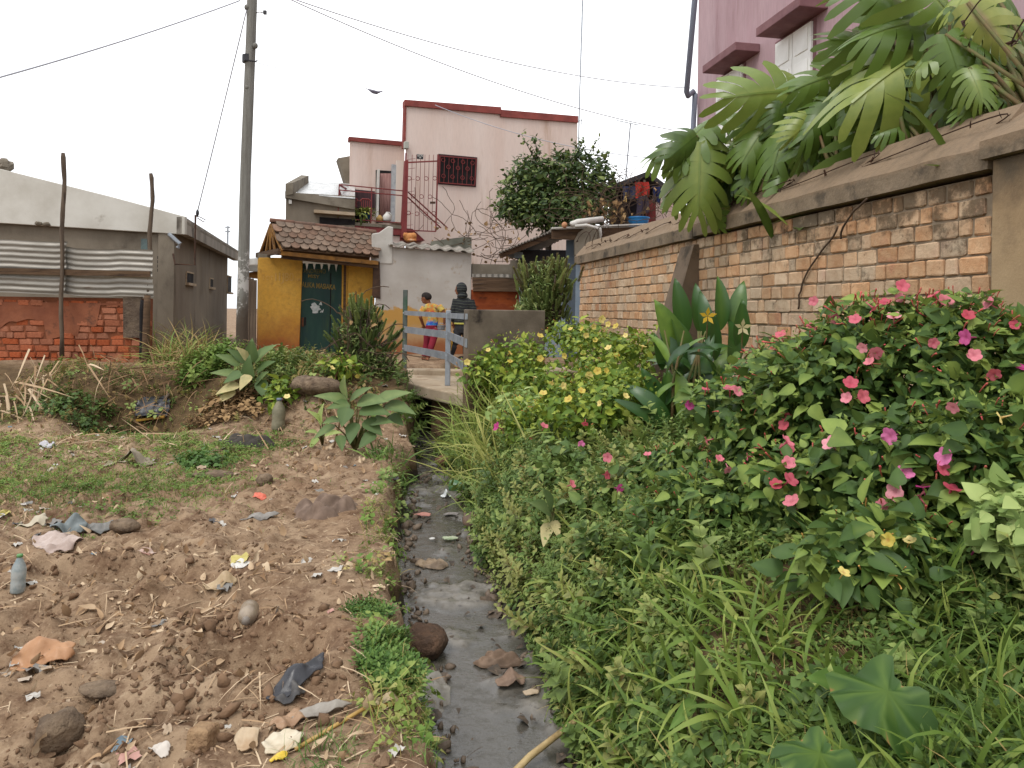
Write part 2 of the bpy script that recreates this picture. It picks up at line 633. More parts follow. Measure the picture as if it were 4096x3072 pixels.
def _grid_lines(a, b, fine_a, fine_b, step, grow=1.25):
    m = list(np.arange(fine_a, fine_b, step))
    s, v = step, m[-1]
    while v < b:
        s *= grow; v += s; m.append(v)
    s, v, lo = step, m[0], []
    while v > a:
        s *= grow; v -= s; lo.append(v)
    return np.array(lo[::-1] + m)
gx = _grid_lines(-420, 420, -5.0, 3.2, 0.022, 1.10)
_gy, _v = [], 1.2
while _v < 600:
    _gy.append(_v)
    _v += 0.013 + 0.0042 * max(_v - 1.2, 0) if _v < 13 else 0.07 * (_v - 12.2)
gy = np.concatenate([[-60, -30, -15, -8, -4, -2, -1, -0.3, 0.2, 0.6, 0.9, 1.1], np.array(_gy)])
GX, GY = np.meshgrid(gx, gy)
GZ = zg(GX, GY)
nx, ny = len(gx), len(gy)
idx = np.arange(nx * ny).reshape(ny, nx)
Fq = np.stack([idx[:-1, :-1], idx[:-1, 1:], idx[1:, 1:], idx[1:, :-1]], -1).reshape(-1, 4)
hol = .7 * np.exp(-((GX + 4.6) / 1.0) ** 2 - ((GY - 9.6) / 0.6) ** 2)
hum = np.clip(hol + sstep(-0.05, 0.25, GX - Rx(GY)) * sstep(15, 12, GY) * 0.55 + 0.45 * sstep(8.6, 9.8, GY) * sstep(11.8, 10.5, GY), 0, 0.55)
wet = sstep(-0.10, -0.24, GZ) * (GY < 13)
me = mesh_np('ground', np.stack([GX, GY, GZ], -1).reshape(-1, 3), Fq, np.maximum(hum, wet).ravel())

q = NT('trodden_soil')
wv = q.vec((1, 1, 1), 'World')
c = q.mix(q.noise(1.3, 6, 0.6, wv, 0.32, 0.68), lin(154, 126, 99, 0.80), lin(182, 156, 127, 0.80))
c = q.mix(q.noise(7.0, 6, 0.7, wv, 0.38, 0.70), c, lin(112, 84, 63, 0.76))
c = q.mix(q.noise(34.0, 4, 0.7, wv, 0.56, 0.72), c, lin(194, 168, 138, 0.72))
c = q.mix(q.noise(60.0, 3, 0.6, wv, 0.60, 0.72), c, lin(84, 58, 42, 0.8))
at = q.n('Attribute', attribute_name='tint')
c = q.mix(q.remap(at.outputs['Fac'], 0.05, 0.5), c, q.mix(q.noise(9, 5, 0.6, wv, 0.3, 0.7), lin(84, 66, 46, 0.8), lin(112, 92, 64, 0.8)))
c = q.mix(q.remap(at.outputs['Fac'], 0.6, 0.95), c, lin(66, 56, 50, 0.7))
q.l(c, q.b.inputs['Base Color'])
q.l(q.remap(at.outputs['Fac'], 0.6, 1.0, 0.95, 0.35), q.b.inputs['Roughness'])
q.b.inputs['Specular IOR Level'].default_value = 0.2
q.bump(q.noise(55.0, 8, 0.7, wv), 0.7, 0.02)
M_SOIL = q.m
tag(link('ground', me, M_SOIL, loc=(0, 0, 0)), 'bare brown soil of the field rising to weedy banks', 'ground', kind='structure')

# ---- grey sludge water of the drainage ditch
wy = np.arange(0.8, 12.3, 0.03)
wt = np.linspace(0, 1, 34)
WXX = (Lx(wy) - 0.10)[:, None] * (1 - wt) + (Rx(wy) + 0.12)[:, None] * wt
WYY = np.repeat(wy[:, None], len(wt), 1)
sl = fbm(WXX * 4, WYY * 4, 51, 5)
sludge = sstep(0.02, 0.35, sl + 0.12 * fbm(WXX * 1.1, WYY * 0.9, 57, 3))
WZ = WATER + 0.024 * sludge + 0.022 * sludge * fbm(WXX * 22, WYY * 22, 61, 3) + 0.002 * fbm(WXX * 9, WYY * 16, 63, 2)
WZ = WZ + np.interp(WYY, [0.8, 8.0, 9.6, 10.4, 12.3], [0, 0, 0.03, 0.10, 0.12])
wi = np.arange(WXX.size).reshape(WXX.shape)
wq = np.stack([wi[:-1, :-1], wi[:-1, 1:], wi[1:, 1:], wi[1:, :-1]], -1).reshape(-1, 4)
me = mesh_np('ditch_water', np.stack([WXX, WYY, WZ], -1).reshape(-1, 3), wq, sludge.ravel())
q = NT('grey_sludge_water')
wv = q.vec((1, 1, 1), 'World')
at = q.n('Attribute', attribute_name='tint')
sf = q.math('MULTIPLY', at.outputs['Fac'], 1.0)
c = q.mix(q.noise(10, 6, 0.7, wv, 0.35, 0.7), lin(118, 111, 100, 0.68), lin(150, 142, 130, 0.68))
c = q.mix(q.noise(28, 5, 0.7, wv, 0.54, 0.70), c, lin(78, 70, 62, 0.7))
c = q.mix(sf, lin(104, 99, 90, 0.56), c)
q.l(c, q.b.inputs['Base Color'])
q.l(q.math('ADD', q.remap(sf, 0.0, 0.6, 0.06, 0.30), q.noise(17, 4, 0.6, wv, 0.4, 0.9)), q.b.inputs['Roughness'])
q.b.inputs['Specular IOR Level'].default_value = 0.6
q.bump(q.noise(30.0, 6, 0.65, q.vec((1, 1.6, 1), 'World')), 0.22, 0.012)
tag(link('ditch_water', me, q.m, loc=(0, 0, WATER)), 'narrow ditch of grey sludgy water running towards the gate', 'water', kind='structure')

# ---- plain material palette
M_CONC = mat('weathered_concrete', lin(150, 140, 124, 0.7), lin(120, 110, 95, 0.7), 2.0, 0.9, 0.4, 45, c3=lin(80, 72, 60, 0.7), c3s=1.7, c3t=(0.52, 0.75), coord='World')
M_CONC_L = mat('pale_concrete', lin(205, 186, 160, 0.68), lin(180, 158, 130, 0.68), 2.5, 0.9, 0.3, 60, c3=lin(140, 112, 84, 0.7), c3s=3.0, c3t=(0.55, 0.72), coord='World')
M_STEEL = mat('galvanised_steel', lin(178, 184, 190, 0.78), lin(150, 156, 164, 0.78), 5, 0.5, 0.1, 60, metal=0.35, c3=lin(110, 90, 70, 0.6), c3s=9, c3t=(0.62, 0.75))
M_RED = mat('red_oxide_paint', lin(140, 62, 60, 0.8), lin(116, 46, 46, 0.8), 4, 0.6, 0.15, 40)
M_DARKM = mat('rusty_dark_wire', lin(70, 55, 45, 0.7), lin(95, 65, 48, 0.7), 12, 0.8, 0.2, 60)
M_WOOD = mat('grey_weathered_wood', lin(120, 104, 88, 0.75), lin(88, 74, 62, 0.75), 3, 0.9, 0.5, 18, stretch=(6, 6, 0.6), c3=lin(60, 50, 42, 0.7), c3s=4)
M_WOODH = mat('brown_plank_wood', lin(112, 88, 66, 0.75), lin(84, 64, 48, 0.75), 3, 0.9, 0.5, 16, stretch=(0.7, 0.7, 8), c3=lin(52, 42, 36, 0.7), c3s=3)
M_DARK = mat('dark_interior', lin(38, 34, 34, 0.8), lin(28, 26, 28, 0.8), 3, 0.9, 0.1)
M_WHITE = mat('white_painted_wood', lin(226, 222, 214, 0.82), lin(200, 196, 188, 0.8), 4, 0.6, 0.1, 40)
M_BLACK = mat('black_plastic', lin(40, 40, 44, 0.8), lin(58, 56, 58, 0.8), 6, 0.45, 0.3, 30)

# ---- footbridge over the ditch
SLZ = 0.47
br = thing('footbridge', 'pale concrete slab footbridge crossing the ditch below the steel railing', 'footbridge', (-1.2, 10.6, SLZ - 0.3))
m = MB()
m.prism([A(-1.72, 11.25, SLZ), A(-1.15, 10.2, SLZ), A(-0.66, 9.40, SLZ), A(0.05, 9.15, SLZ), A(0.6, 12.35, SLZ), A(-2.4, 12.6, SLZ)], A(0, 0, -0.16))
m.build('deck_slab', M_CONC_L, br, bevel=0.02)
m = MB()
m.prism([A(-2.5, 12.25, SLZ + 0.085), A(-0.9, 11.95, SLZ + 0.085), A(1.2, 12.2, SLZ + 0.085), A(1.2, 14.6, SLZ + 0.105), A(-2.8, 14.9, SLZ + 0.105)], A(0, 0, -0.25))
m.build('path_step', M_CONC_L, br, bevel=0.02)
M_ABUT = mat('muddy_stone_abutment', lin(138, 108, 82, 0.7), lin(104, 80, 60, 0.7), 4, 0.95, 0.7, 22, bdist=0.03, c3=lin(66, 62, 44, 0.7), c3s=3, coord='World')
m = MB()
m.prism([A(-2.0, 11.6, SLZ - 0.16), A(-1.62, 11.18, SLZ - 0.16), A(-1.36, 10.85, SLZ - 0.16), A(-1.44, 11.9, SLZ - 0.16)], A(0, 0, -0.75))
m.jitter(0.05, 5, 3)
m.build('abutment', M_ABUT, br)
m = MB()
m.prism([A(-1.08, 10.35, SLZ - 0.16), A(-0.62, 9.5, SLZ - 0.16), A(0.1, 9.3, SLZ - 0.16), A(-0.3, 11.6, SLZ - 0.16), A(-1.02, 11.6, SLZ - 0.16)], A(0, 0, -0.75))
m.jitter(0.05, 5, 8)
m.build('abutment', M_ABUT, br)

# railing of flat steel bars on posts
rl = thing('guard_rail', 'grey steel guard rail of three flat bars on the footbridge', 'railing', (-1.4, 11.3, SLZ))
pA = A(P(1617, 1497, 12.2)[0], 12.2, SLZ); pB = A(P(1790, 1545, 10.4)[0], 10.4, SLZ)
pC = P(1868, 1300, 8.95)
M_POST = mat('green_grey_post', lin(112, 122, 112, 0.7), lin(96, 100, 96, 0.7), 3, 0.6, 0.15, 40, metal=0.3, c3=lin(60, 104, 76, 0.7), c3s=2, c3t=(0.5, 0.6))
for p_, zt, mt in ((pA, 1.82, M_POST), (pB, 1.50, M_STEEL)):
    MB().box((p_ + A(0.0, 0, 0) + A(*(p_[:2]), zt)) / 2 * A(1, 1, 0) + A(0, 0, (SLZ + zt) / 2), (0.07, 0.06, zt - SLZ)).build('post', mt, rl, bevel=0.006)
for z0 in (1.43, 1.165, 0.875):
    hgt = 0.07 if z0 > 1.3 else 0.10
    a = A(pA[0], pA[1] - 0.05, z0 + 0.02); b = A(pB[0], pB[1] - 0.05, z0)
    MB().bar(a, b, 0.012, hgt).build('rail', M_STEEL, rl)
    cc = A(pC[0], pC[1], z0 - (0.0 if z0 > 1.3 else 0.05))
    MB().bar(b + A(0.0, -0.02, 0), cc, 0.012, hgt).build('rail', M_STEEL, rl)
for p_ in (pA, pB):
    for z0 in (1.45, 1.17, 0.88):
        MB().lathe(A(p_[0] - 0.015, p_[1] - 0.075, z0), [(0.001, 0), (0.014, 0.001), (0.014, 0.012), (0.001, 0.013)], 6, (0, -1, 0)).build('bolt', M_STEEL, rl)

# concrete parapet block at the right end of the railing
FB = Fr((P(1872, 1300, 8.95)[0], 8.95), 22)
m = MB()
FB.box(m, 0, 1.0, 0.15, 1.515, -0.17, 0)
M_PAR = mat('parapet_render', lin(142, 128, 112, 0.68), lin(112, 100, 86, 0.68), 2.6, 0.92, 0.35, 50, coord='World',
            bands=((0.95, 0.3, 0.5, 3.0, lin(122, 100, 78, 0.65), -1),), c3=lin(62, 54, 48, 0.7), c3s=2.4, c3t=(0.55, 0.68))
o = m.build('bridge_parapet', M_PAR, bevel=0.012)
tag(o, 'stubby grey concrete parapet block where the bridge rails end', 'parapet')
# ================================================================== LEFT: sheds, tin fence, pole
def wavy(fr, s0, s1, z0, z1, d, amp, period, horiz=True, thick=0.006, rows=46, cols=9, sag=0.0, seed=0, edge=0.0):
    """corrugated sheet on a facade frame; ridges run along s when horiz"""
    rings_f, rings_b = [], []
    V, Fs = [], []
    na, nb = (rows, cols) if horiz else (cols, rows)
    for i in range(na):
        for j in range(nb):
            zz = z0 + (z1 - z0) * i / (na - 1); ss = s0 + (s1 - s0) * j / (nb - 1)
            u = zz if horiz else ss
            dd = d + amp * math.sin(2 * PI * u / period) + 0.012 * float(fbm(ss * 1.4 + seed, zz * 1.4, seed, 2))
            zz2 = zz + sag * math.sin(PI * j / (nb - 1)) + edge * float(vnoise(ss * 3 + seed, zz * 0.5, seed + 3))
            V.append(fr.pt(ss + (edge * float(vnoise(zz * 4, seed, seed + 5)) if j == nb - 1 else 0), zz2, dd))
    for i in range(na - 1):
        for j in range(nb - 1):
            a = i * nb + j
            Fs.append((a, a + 1, a + nb + 1, a + nb))
    m = MB()
    n = len(V)
    V2 = V + [p - fr.n * thick for p in V]
    F2 = Fs + [tuple(n + k for k in f[::-1]) for f in Fs]
    per = [i * nb for i in range(na)][::-1] + list(range(1, nb)) + [i * nb + nb - 1 for i in range(1, na)] + list(range((na - 1) * nb + nb - 2, (na - 1) * nb, -1))
    for k in range(len(per)):
        a, b = per[k], per[(k + 1) % len(per)]
        F2.append((b, a, a + n, b + n))
    return m.add(V2, F2)

def unit_bricks(k=6, bev=0.09, jit=0.05, seed=1):
    out = []
    r = random.Random(seed)
    for i in range(k):
        bm = bmesh.new()
        bmesh.ops.create_cube(bm, size=1.0)
        bmesh.ops.bevel(bm, geom=list(bm.edges), offset=bev, segments=1, affect='EDGES')
        for v in bm.verts:
            v.co += Vector([r.uniform(-jit, jit) for _ in range(3)])
        me = bpy.data.meshes.new('brick')
        bm.to_mesh(me); bm.free()
        out.append(me)
    return out

def put_brick(me, fr, s, z, w, h, d0, depth, parent, name='brick', rot=0.0):
    o = bpy.data.objects.new(name, me)
    COL.objects.link(o)
    o.parent = parent
    c = fr.pt(s, z, d0 - depth / 2) - worg(parent)
    ax = np.stack([fr.u, -fr.n, A(0, 0, 1)], 1)
    mm = Matrix(ax.tolist()).to_4x4() @ Matrix.Rotation(rot, 4, 'Y') @ Matrix.Diagonal((w, depth, h, 1))
    mm.translation = Vector([float(v) for v in c])
    o.matrix_local = mm
    return o

# ---- grey building with the white sloping parapet
FL = Fr((P(690, 1100, 13.6)[0], 13.6), 2)           # front face, s runs to the right, corner at s = 0
gb = thing('grey_building', 'long grey rendered building with white sloping parapet behind the tin fence', 'building', (-6.0, 14, 0.6))
M_GREY = mat('grey_brown_render', lin(150, 138, 121, 0.70), lin(126, 115, 100, 0.70), 1.2, 0.93, 0.3, 40, c3=lin(100, 90, 78, 0.68), c3s=1.5, c3t=(0.54, 0.76), coord='World', stretch=(1, 1, 0.5),
             bands=((0.9, 0.35, 0.6, 2.5, lin(120, 92, 68, 0.6), -1),))
M_PARAP = mat('whitewashed_parapet', lin(222, 218, 208, 0.78), lin(196, 190, 178, 0.78), 1.1, 0.9, 0.2, 30, c3=lin(140, 126, 108, 0.75), c3s=1.9, c3t=(0.62, 0.78), coord='World',
              bands=((2.66, 0.08, 0.45, 4.0, lin(128, 108, 84, 0.7), -1),))
UL = A(-math.sin(math.radians(13)), math.cos(math.radians(13)), 0)   # side wall runs away parallel to the ditch
sA = FL.px(690, 1100)[0]
# front wall and side wall as one body
cF = FL.pt(0, 0.3); ztop = 3.0
m = MB()
m.prism([FL.pt(-6.0, 0.3), FL.pt(0, 0.3), FL.pt(0, 0.3) + UL * 7.0, FL.pt(-6.0, 0.3) + UL * 7.0], A(0, 0, ztop - 0.3))
m.build('wall', M_GREY, gb)
s1, z1 = FL.px(740, 866, 0.12); s0, z0 = FL.px(-60, 660, 0.12)
_, zb1 = FL.px(740, 938, 0.12); _, zb0 = FL.px(-60, 888, 0.12)
m = MB()
m.prism([FL.pt(s0, zb0, 0.12), FL.pt(s1, zb1, 0.12), FL.pt(s1, z1, 0.12), FL.pt(s1 - 1.3, z1 + 0.33, 0.12), FL.pt(s0, z0, 0.12)], -FL.n * 0.10)
m.build('parapet', M_PARAP, gb, bevel=0.01)
m = MB()
q0 = FL.pt(s1, 0, 0.11)
m.prism([q0 + A(0, 0, zb1 + 0.02), q0 + A(0, 0, z1 - 0.01), q0 + UL * 7.6 + A(0, 0, z1 - 0.05), q0 + UL * 7.6 + A(0, 0, zb1)], -A(UL[1], -UL[0], 0) * 0.14)
m.build('side_fascia', mat('stained_fascia', lin(176, 168, 156, 0.7), lin(138, 130, 118, 0.7), 1.6, 0.9, 0.25, 40, c3=lin(92, 84, 74, 0.7), c3s=2.4, coord='World', stretch=(1, 1, 0.35)), gb)
m = MB()
m.prism([FL.pt(s0, z1 - 0.12, 0.0), FL.pt(s1 - 0.02, z1 - 0.12, 0.0), FL.pt(s1 - 0.02, z1 - 0.12, 0.0) + UL * 7.4, FL.pt(s0, z1 - 0.12, 0.0) + UL * 7.4], A(0, 0, 0.05))
m.build('roof_slab', M_CONC, gb)
# side-wall vents with pale sills, pier and perforated vent panel
FS = Fr((cF[0], cF[1]), to=(cF[0] + UL[0], cF[1] + UL[1]))
for (xa, ya, xb, yb) in ((744, 1090, 772, 1135), (838, 1115, 851, 1150), (909, 1105, 924, 1170)):
    a0, zt = FS.px(xa, ya); a1, zb = FS.px(xb, yb)
    zt, zb = max(zt, zb), min(zt, zb)
    w = thing('vent', None, None, FS.pt(a0, zb)); w.parent = gb; w.location = [float(v) for v in FS.pt(a0, zb) - worg(gb)]
    f_ = MB(); FS.box(f_, a0, a1, zb, zt, -0.02, 0.008); f_.build('grate', M_DARK, w)
    f_ = MB(); FS.box(f_, a0 - 0.05, a1 + 0.05, zb - 0.05, zb, -0.02, 0.06); f_.build('sill', M_CONC_L, w)
    f_ = MB(); FS.box(f_, a0 - 0.04, a0, zb, zt, -0.02, 0.02); FS.box(f_, a0, a1, zt, zt + 0.03, -0.02, 0.02)
    f_.build('surround', M_CONC_L, w)
a0, zt = FS.px(672, 900); a1, _ = FS.px(690, 900)
m = MB(); FL.box(m, -0.22, 0.06, 0.3, zb1 + 0.02, 0.0, 0.09)
m.build('corner_pier', M_GREY, gb)
for k in range(4):
    for j in range(3):
        m = MB(); xx, yy = 634 + j * 13, 1030 + k * 17 + (j % 2) * 8
        a, z = FL.px(xx, yy); FL.box(m, a - 0.018, a + 0.018, z - 0.026, z + 0.026, -0.03, 0.006)
        m.build('vent_hole', M_DARK, gb)
m = MB(); a, z = FL.px(565, 955, 0.02); a2, z2 = FL.px(600, 1010, 0.02)
FL.box(m, a, a2, z2, z, 0, 0.03); m.build('window_pane', mat('dusty_glass', lin(120, 140, 138, 0.6), lin(90, 104, 100, 0.6), 5, 0.25, 0.05), gb)
m = MB(); m.tube([FL.p(675, 935, 0.12), FL.p(720, 975, 0.12), FL.p(712, 990, 0.1)], 0.035, 8); m.build('rain_spout', M_STEEL, gb)
# lumps of dried mortar on the ledge
for (xx, yy) in ((155, 893), (185, 897)):
    m = MB(); m.ell(FL.p(xx, yy, 0.13), (0.07, 0.05, 0.035), 9, 6); m.jitter(0.02, 20, xx); m.build('mortar_lump', M_CONC, gb)
o = MB().ell(P(18, 664, 13.75), (0.16, 0.14, 0.13), 10, 7).jitter(0.05, 9, 2).build('roof_rock', M_CONC)
tag(o, 'brown rock sitting on the high left end of the white parapet', 'rock')

# ---- low red brick wall under the tin
FR_ = Fr((P(590, 1430, 11.6)[0], 11.6), 3)
rb = thing('red_brick_wall', 'low crumbling red brick wall with plaster patches below tin sheets', 'brick wall', FR_.pt(-2, 0.5))
M_RBR = mat('orange_red_brick', lin(190, 116, 82, 0.70), lin(164, 92, 62, 0.70), 6, 0.95, 0.5, 30, orand=0.16, c3=lin(204, 152, 118, 0.7), c3s=5, c3t=(0.6, 0.75))
M_RMORT = mat('red_earth_mortar', lin(150, 88, 58, 0.7), lin(120, 70, 46, 0.7), 5, 0.95, 0.6, 30, coord='World')
zt_ = FR_.px(300, 1182)[1]; zbt = 0.30
m = MB(); FR_.box(m, -3.4, -0.02, zbt, zt_ - 0.03, -0.22, -0.022); m.build('core', M_RMORT, rb)
UB = unit_bricks(6, 0.10, 0.06, 3)
for me_ in UB: me_.materials.append(M_RBR)
r = random.Random(5)
rows = int((zt_ - zbt) / 0.098)
for k in range(rows):
    z = zbt + 0.049 + k * 0.098
    s = -3.4 + r.uniform(0, 0.15)
    while s < -0.16:
        w = r.choice((0.20, 0.21, 0.19, 0.11, 0.24))
        xx = s + w / 2
        sp, zp = xx, z
        # upper part is covered by a red mud render, patchy lower edge
        edge = 1.22 + 0.16 * float(fbm(A(xx * 1.7), A(0.3), 4, 3)[0]) * 2 - (0.30 if -1.55 < xx < -1.0 else 0) + (0.38 if xx > -0.75 else 0)
        if z < edge or k == rows - 1:
            put_brick(r.choice(UB), FR_, xx, z + r.uniform(-.006, .006), w - 0.014, 0.086, -0.02 + r.uniform(0.0, 0.03), 0.11, rb, rot=r.uniform(-.02, .02))
        s += w + 0.004
m = MB()
nn = 60
top, bot = [], []
for i in range(nn + 1):
    xx = -3.4 + 3.36 * i / nn
    e = 1.22 + 0.16 * float(fbm(A(xx * 1.7), A(0.3), 4, 3)[0]) * 2 - (0.30 if -1.55 < xx < -1.0 else 0) + (0.38 if xx > -0.75 else 0)
    bot.append((xx, min(e, zt_ - 0.14))); top.append((xx, zt_ - 0.11))
for i in range(nn):
    FR_.polysz(m, [bot[i], bot[i + 1], top[i + 1], top[i]], -0.03, -0.004)
m.build('mud_render', mat('red_mud_render', lin(168, 104, 74, 0.66), lin(140, 82, 58, 0.66), 3, 0.95, 0.5, 30, c3=lin(96, 66, 52, 0.7), c3s=4, coord='World'), rb)
# cement patch and dark end pier
sp0 = FR_.px(497, 1250)[0]; sp1 = FR_.px(570, 1250)[0]
_, zp0 = FR_.px(530, 1350); _, zp1 = FR_.px(530, 1188)
m = MB(); FR_.box(m, sp0, sp1 - 0.01, zp0, zp1, -0.03, 0.03); m.jitter(0.02, 9, 4)
m.build('cement_patch', mat('grey_cement_patch', lin(128, 110, 92, 0.7), lin(96, 80, 68, 0.7), 7, 0.95, 0.8, 22, bdist=0.03, c3=lin(64, 54, 46, 0.7), c3s=9), rb)

# ---- corrugated tin fence on poles
tf = thing('tin_fence', 'fence of grey corrugated tin sheets nailed to crooked poles above red bricks', 'fence', FR_.pt(-2, 0.6, 0.1))
M_TIN = mat('dull_corrugated_tin', lin(178, 172, 162, 0.74), lin(150, 144, 134, 0.74), 2.2, 0.55, 0.15, 30, metal=0.35, c3=lin(112, 92, 76, 0.7), c3s=3.5, c3t=(0.6, 0.78), coord='World', stretch=(0.5, 0.5, 3))
sa, zA = FR_.px(-80, 958, 0.1); sb, zB = FR_.px(262, 1175, 0.1)
wavy(FR_, sa, sb, zB, zA, 0.10, 0.008, 0.085, True, seed=1, rows=64, edge=0.03).build('tin_sheet', M_TIN, tf)
sc_, zC = FR_.px(268, 985, 0.08); sd, zD = FR_.px(612, 1188, 0.08)
m = wavy(FR_, sb - 0.04, sd, zD + 0.03, zC, 0.07, 0.008, 0.085, True, seed=5, rows=64, edge=0.05)
v = np.array(m.v); sv = (v - FR_.pt(sb, 0)) @ FR_.u; v[:, 2] -= 0.04 * np.clip(sv, 0, 9) ; m.v = [tuple(p) for p in v]
m.build('tin_sheet', M_TIN, tf)
a_, zr0 = FR_.px(-80, 1082, 0.15); b_, zr1 = FR_.px(600, 1096, 0.15)
m = MB().bar(FR_.pt(a_, zr0, 0.14), FR_.pt(b_, zr1, 0.14), 0.03, 0.09); m.jitter(0.012, 5, 2); m.build('cross_rail', M_WOODH, tf)
def stick(pts, rad, n=7, wob=0.02, seed=0):
    pts = [np.asarray(p, float) for p in pts]
    path, rr = [], []
    for i in range(len(pts) - 1):
        for k in range(6):
            t = k / 6
            p = pts[i] * (1 - t) + pts[i + 1] * t
            path.append(p + A(float(vnoise(p[2] * 3.1 + seed, seed, 3)), float(vnoise(p[2] * 3.1, seed + 5., 4)), 0) * wob)
            rr.append(rad * (1 + 0.25 * float(vnoise(p[2] * 6 + seed, 2.0, 9))))
    path.append(pts[-1]); rr.append(rad * 0.8)
    return MB().tube(path, rr, n)
for xx, yt, dd, base in ((252, 612, 0.17, 1425), (603, 693, 0.03, 1180)):
    stick([FR_.p(xx - 6, base, dd), FR_.p(xx - 4, 930, dd), FR_.p(xx + 6, yt + 110, dd), FR_.p(xx, yt, dd)], 0.032, seed=xx).build('pole', M_WOOD, tf, smooth=True)
m = stick([FR_.p(580, 1470, 0.12), FR_.p(590, 1180, 0.12)], 0.055, wob=0.0, seed=3); m.build('pole', M_WOODH, tf, smooth=True)
m = stick([FR_.p(566, 1440, 0.05), FR_.p(570, 1200, 0.05)], 0.035, wob=0.0, seed=8); m.build('pole', M_DARK, tf, smooth=True)

# ---- service mast with cable drop on the grey building
sm = thing('service_mast', 'thin dark conduit mast bracketed to the grey building corner', 'mast', P(780, 1060, 13.4))
MB().tube([P(782, 860, 13.4), P(779, 1060, 13.4), P(700, 1056, 13.4), P(692, 1015, 13.45)], 0.018, 6).build('conduit', M_DARKM, sm)
MB().tube([P(782, 866, 13.4), P(800, 868, 13.38), P(822, 880, 13.36), P(815, 888, 13.36), P(790, 872, 13.4)], 0.008, 5).build('cable_loop', M_DARKM, sm)
MB().ell(P(790, 852, 13.4), (0.03, 0.03, 0.06), 8, 6).build('insulator', M_BLACK, sm)

# ---- utility pole
up = thing('utility_pole', 'tall grey wooden utility pole leaning slightly right by the yellow gate', 'utility pole', P(968, 1400, 12.6))
pts = [P(968, 1440, 12.6), P(968, 1300, 12.6), P(976, 1000, 12.6), P(982, 700, 12.6), P(994, 400, 12.6), P(1004, 150, 12.6), P(1012, -120, 12.6), P(1018, -420, 12.6)]
path, rr = [], []
for i in range(len(pts) - 1):
    for k in range(8):
        t = k / 8; path.append(pts[i] * (1 - t) + pts[i + 1] * t)
        u = (i + t) / 7
        rr.append(0.098 - 0.022 * u + 0.006 * float(vnoise(i * 3.1 + t * 3, 0.5, 6)))
q = NT('pole_wood')
wv = q.vec((5, 5, 0.4), 'World')
c = q.mix(q.noise(4, 6, 0.7, wv, 0.3, 0.7), lin(152, 150, 142, 0.68), lin(124, 120, 112, 0.68))
sep = q.n('SeparateXYZ'); q.l(q.vec((1, 1, 1), 'World'), sep.inputs[0])
nzp = q.noise(3.0, 6, 0.7, q.vec((1, 1, 1), 'World'))
zz = q.math('ADD', sep.outputs['Z'], q.math('MULTIPLY', nzp, 0.8))
c = q.mix(q.remap(zz, 1.6, 2.2, 1, 0), c, lin(92, 78, 64, 0.6))
pap = q.math('MULTIPLY', q.remap(zz, 1.75, 1.85), q.remap(zz, 2.75, 2.85, 1, 0))
c = q.mix(q.math('MULTIPLY', pap, q.noise(6.0, 6, 0.7, q.vec((1, 1, 1), 'World'), 0.50, 0.56)), c, lin(206, 202, 196, 0.7))
q.l(c, q.b.inputs['Base Color']); q.b.inputs['Roughness'].default_value = 0.9
q.bump(q.noise(9, 6, 0.7, wv), 0.5, 0.02)
MB().tube(path, rr, 14).build('shaft', q.m, up, smooth=True)
MB().tube([P(992, 236, 12.6) + A(0, 0, -0.06), P(992, 236, 12.6) + A(0, 0, 0.06)], 0.094, 14).build('strap', M_BLACK, up)
MB().tube([P(974, 248, 12.5), P(980, 240, 12.48), P(1022, 246, 12.5), P(1030, 242, 12.5)], 0.012, 6).build('strap_wire', M_BLACK, up)
for xx, yy in ((1021, 183), (988, 30), (990, 350)):
    MB().ell(P(xx, yy, 12.55), (0.045, 0.05, 0.05), 8, 6).build('knot', q.m, up, smooth=True)
MB().tube([P(1024, 50, 12.55), P(1040, 52, 12.5), P(1052, 48, 12.5)], 0.008, 5).build('hook', M_DARKM, up)
MB().box(P(1060, 50, 12.5), (0.05, 0.04, 0.06)).build('insulator', M_BLACK, up)

def wire(name, a, b, sag, rad, label, n=24):
    a = np.asarray(a); b = np.asarray(b)
    pth = [a * (1 - t) + b * t - A(0, 0, sag * 4 * t * (1 - t)) for t in np.linspace(0, 1, n)]
    o = MB().tube(pth, rad, 5).build(name, M_WIRE, smooth=True)
    return tag(o, label, 'cable')
M_WIRE = mat('grey_cable', lin(176, 176, 184, 0.8), None, 1, 0.6, 0, rvar=0)

wire('overhead_cable', P(960, 2, 12.5), P(-300, 390, 8.5), 0.06, 0.010, 'overhead cable running from the pole down to the upper left edge')
wire('overhead_cable', P(1016, -60, 12.6), P(2760, 352, 19.5), 0.35, 0.010, 'upper overhead cable from the pole top to the mauve house')
wire('overhead_cable', P(1016, -70, 12.6), P(2690, 520, 18.0), 0.30, 0.010, 'long overhead cable sagging from the pole above the middle pink house')
wire('overhead_cable', P(986, 40, 12.5), P(790, 845, 13.4), 0.02, 0.010, 'steep service cable dropping from pole to the conduit mast')
wire('overhead_cable', P(1740, 420, 19.3), P(2700, 640, 17.0), 0.25, 0.009, 'thin cable strung across the front of the middle pink house')
wire('overhead_cable', P(1024, 250, 12.6), P(1545, 372, 16.4), 0.02, 0.005, 'faint thin cable ending in a grey rag left of centre sky')
o = MB().prism([P(1462, 352, 16.2), P(1485, 357, 16.2), P(1512, 364, 16.2), P(1530, 363, 16.2), P(1516, 370, 16.2), P(1504, 376, 16.2), P(1488, 373, 16.2), P(1476, 363, 16.2)], A(.01, .03, 0)).build('tangled_rag', mat('faded_rag', lin(150, 148, 168, 0.7), None, 1, 0.9, 0.2), smooth=True)
tag(o, 'small faded rag snagged on the faint thin cable', 'rag')
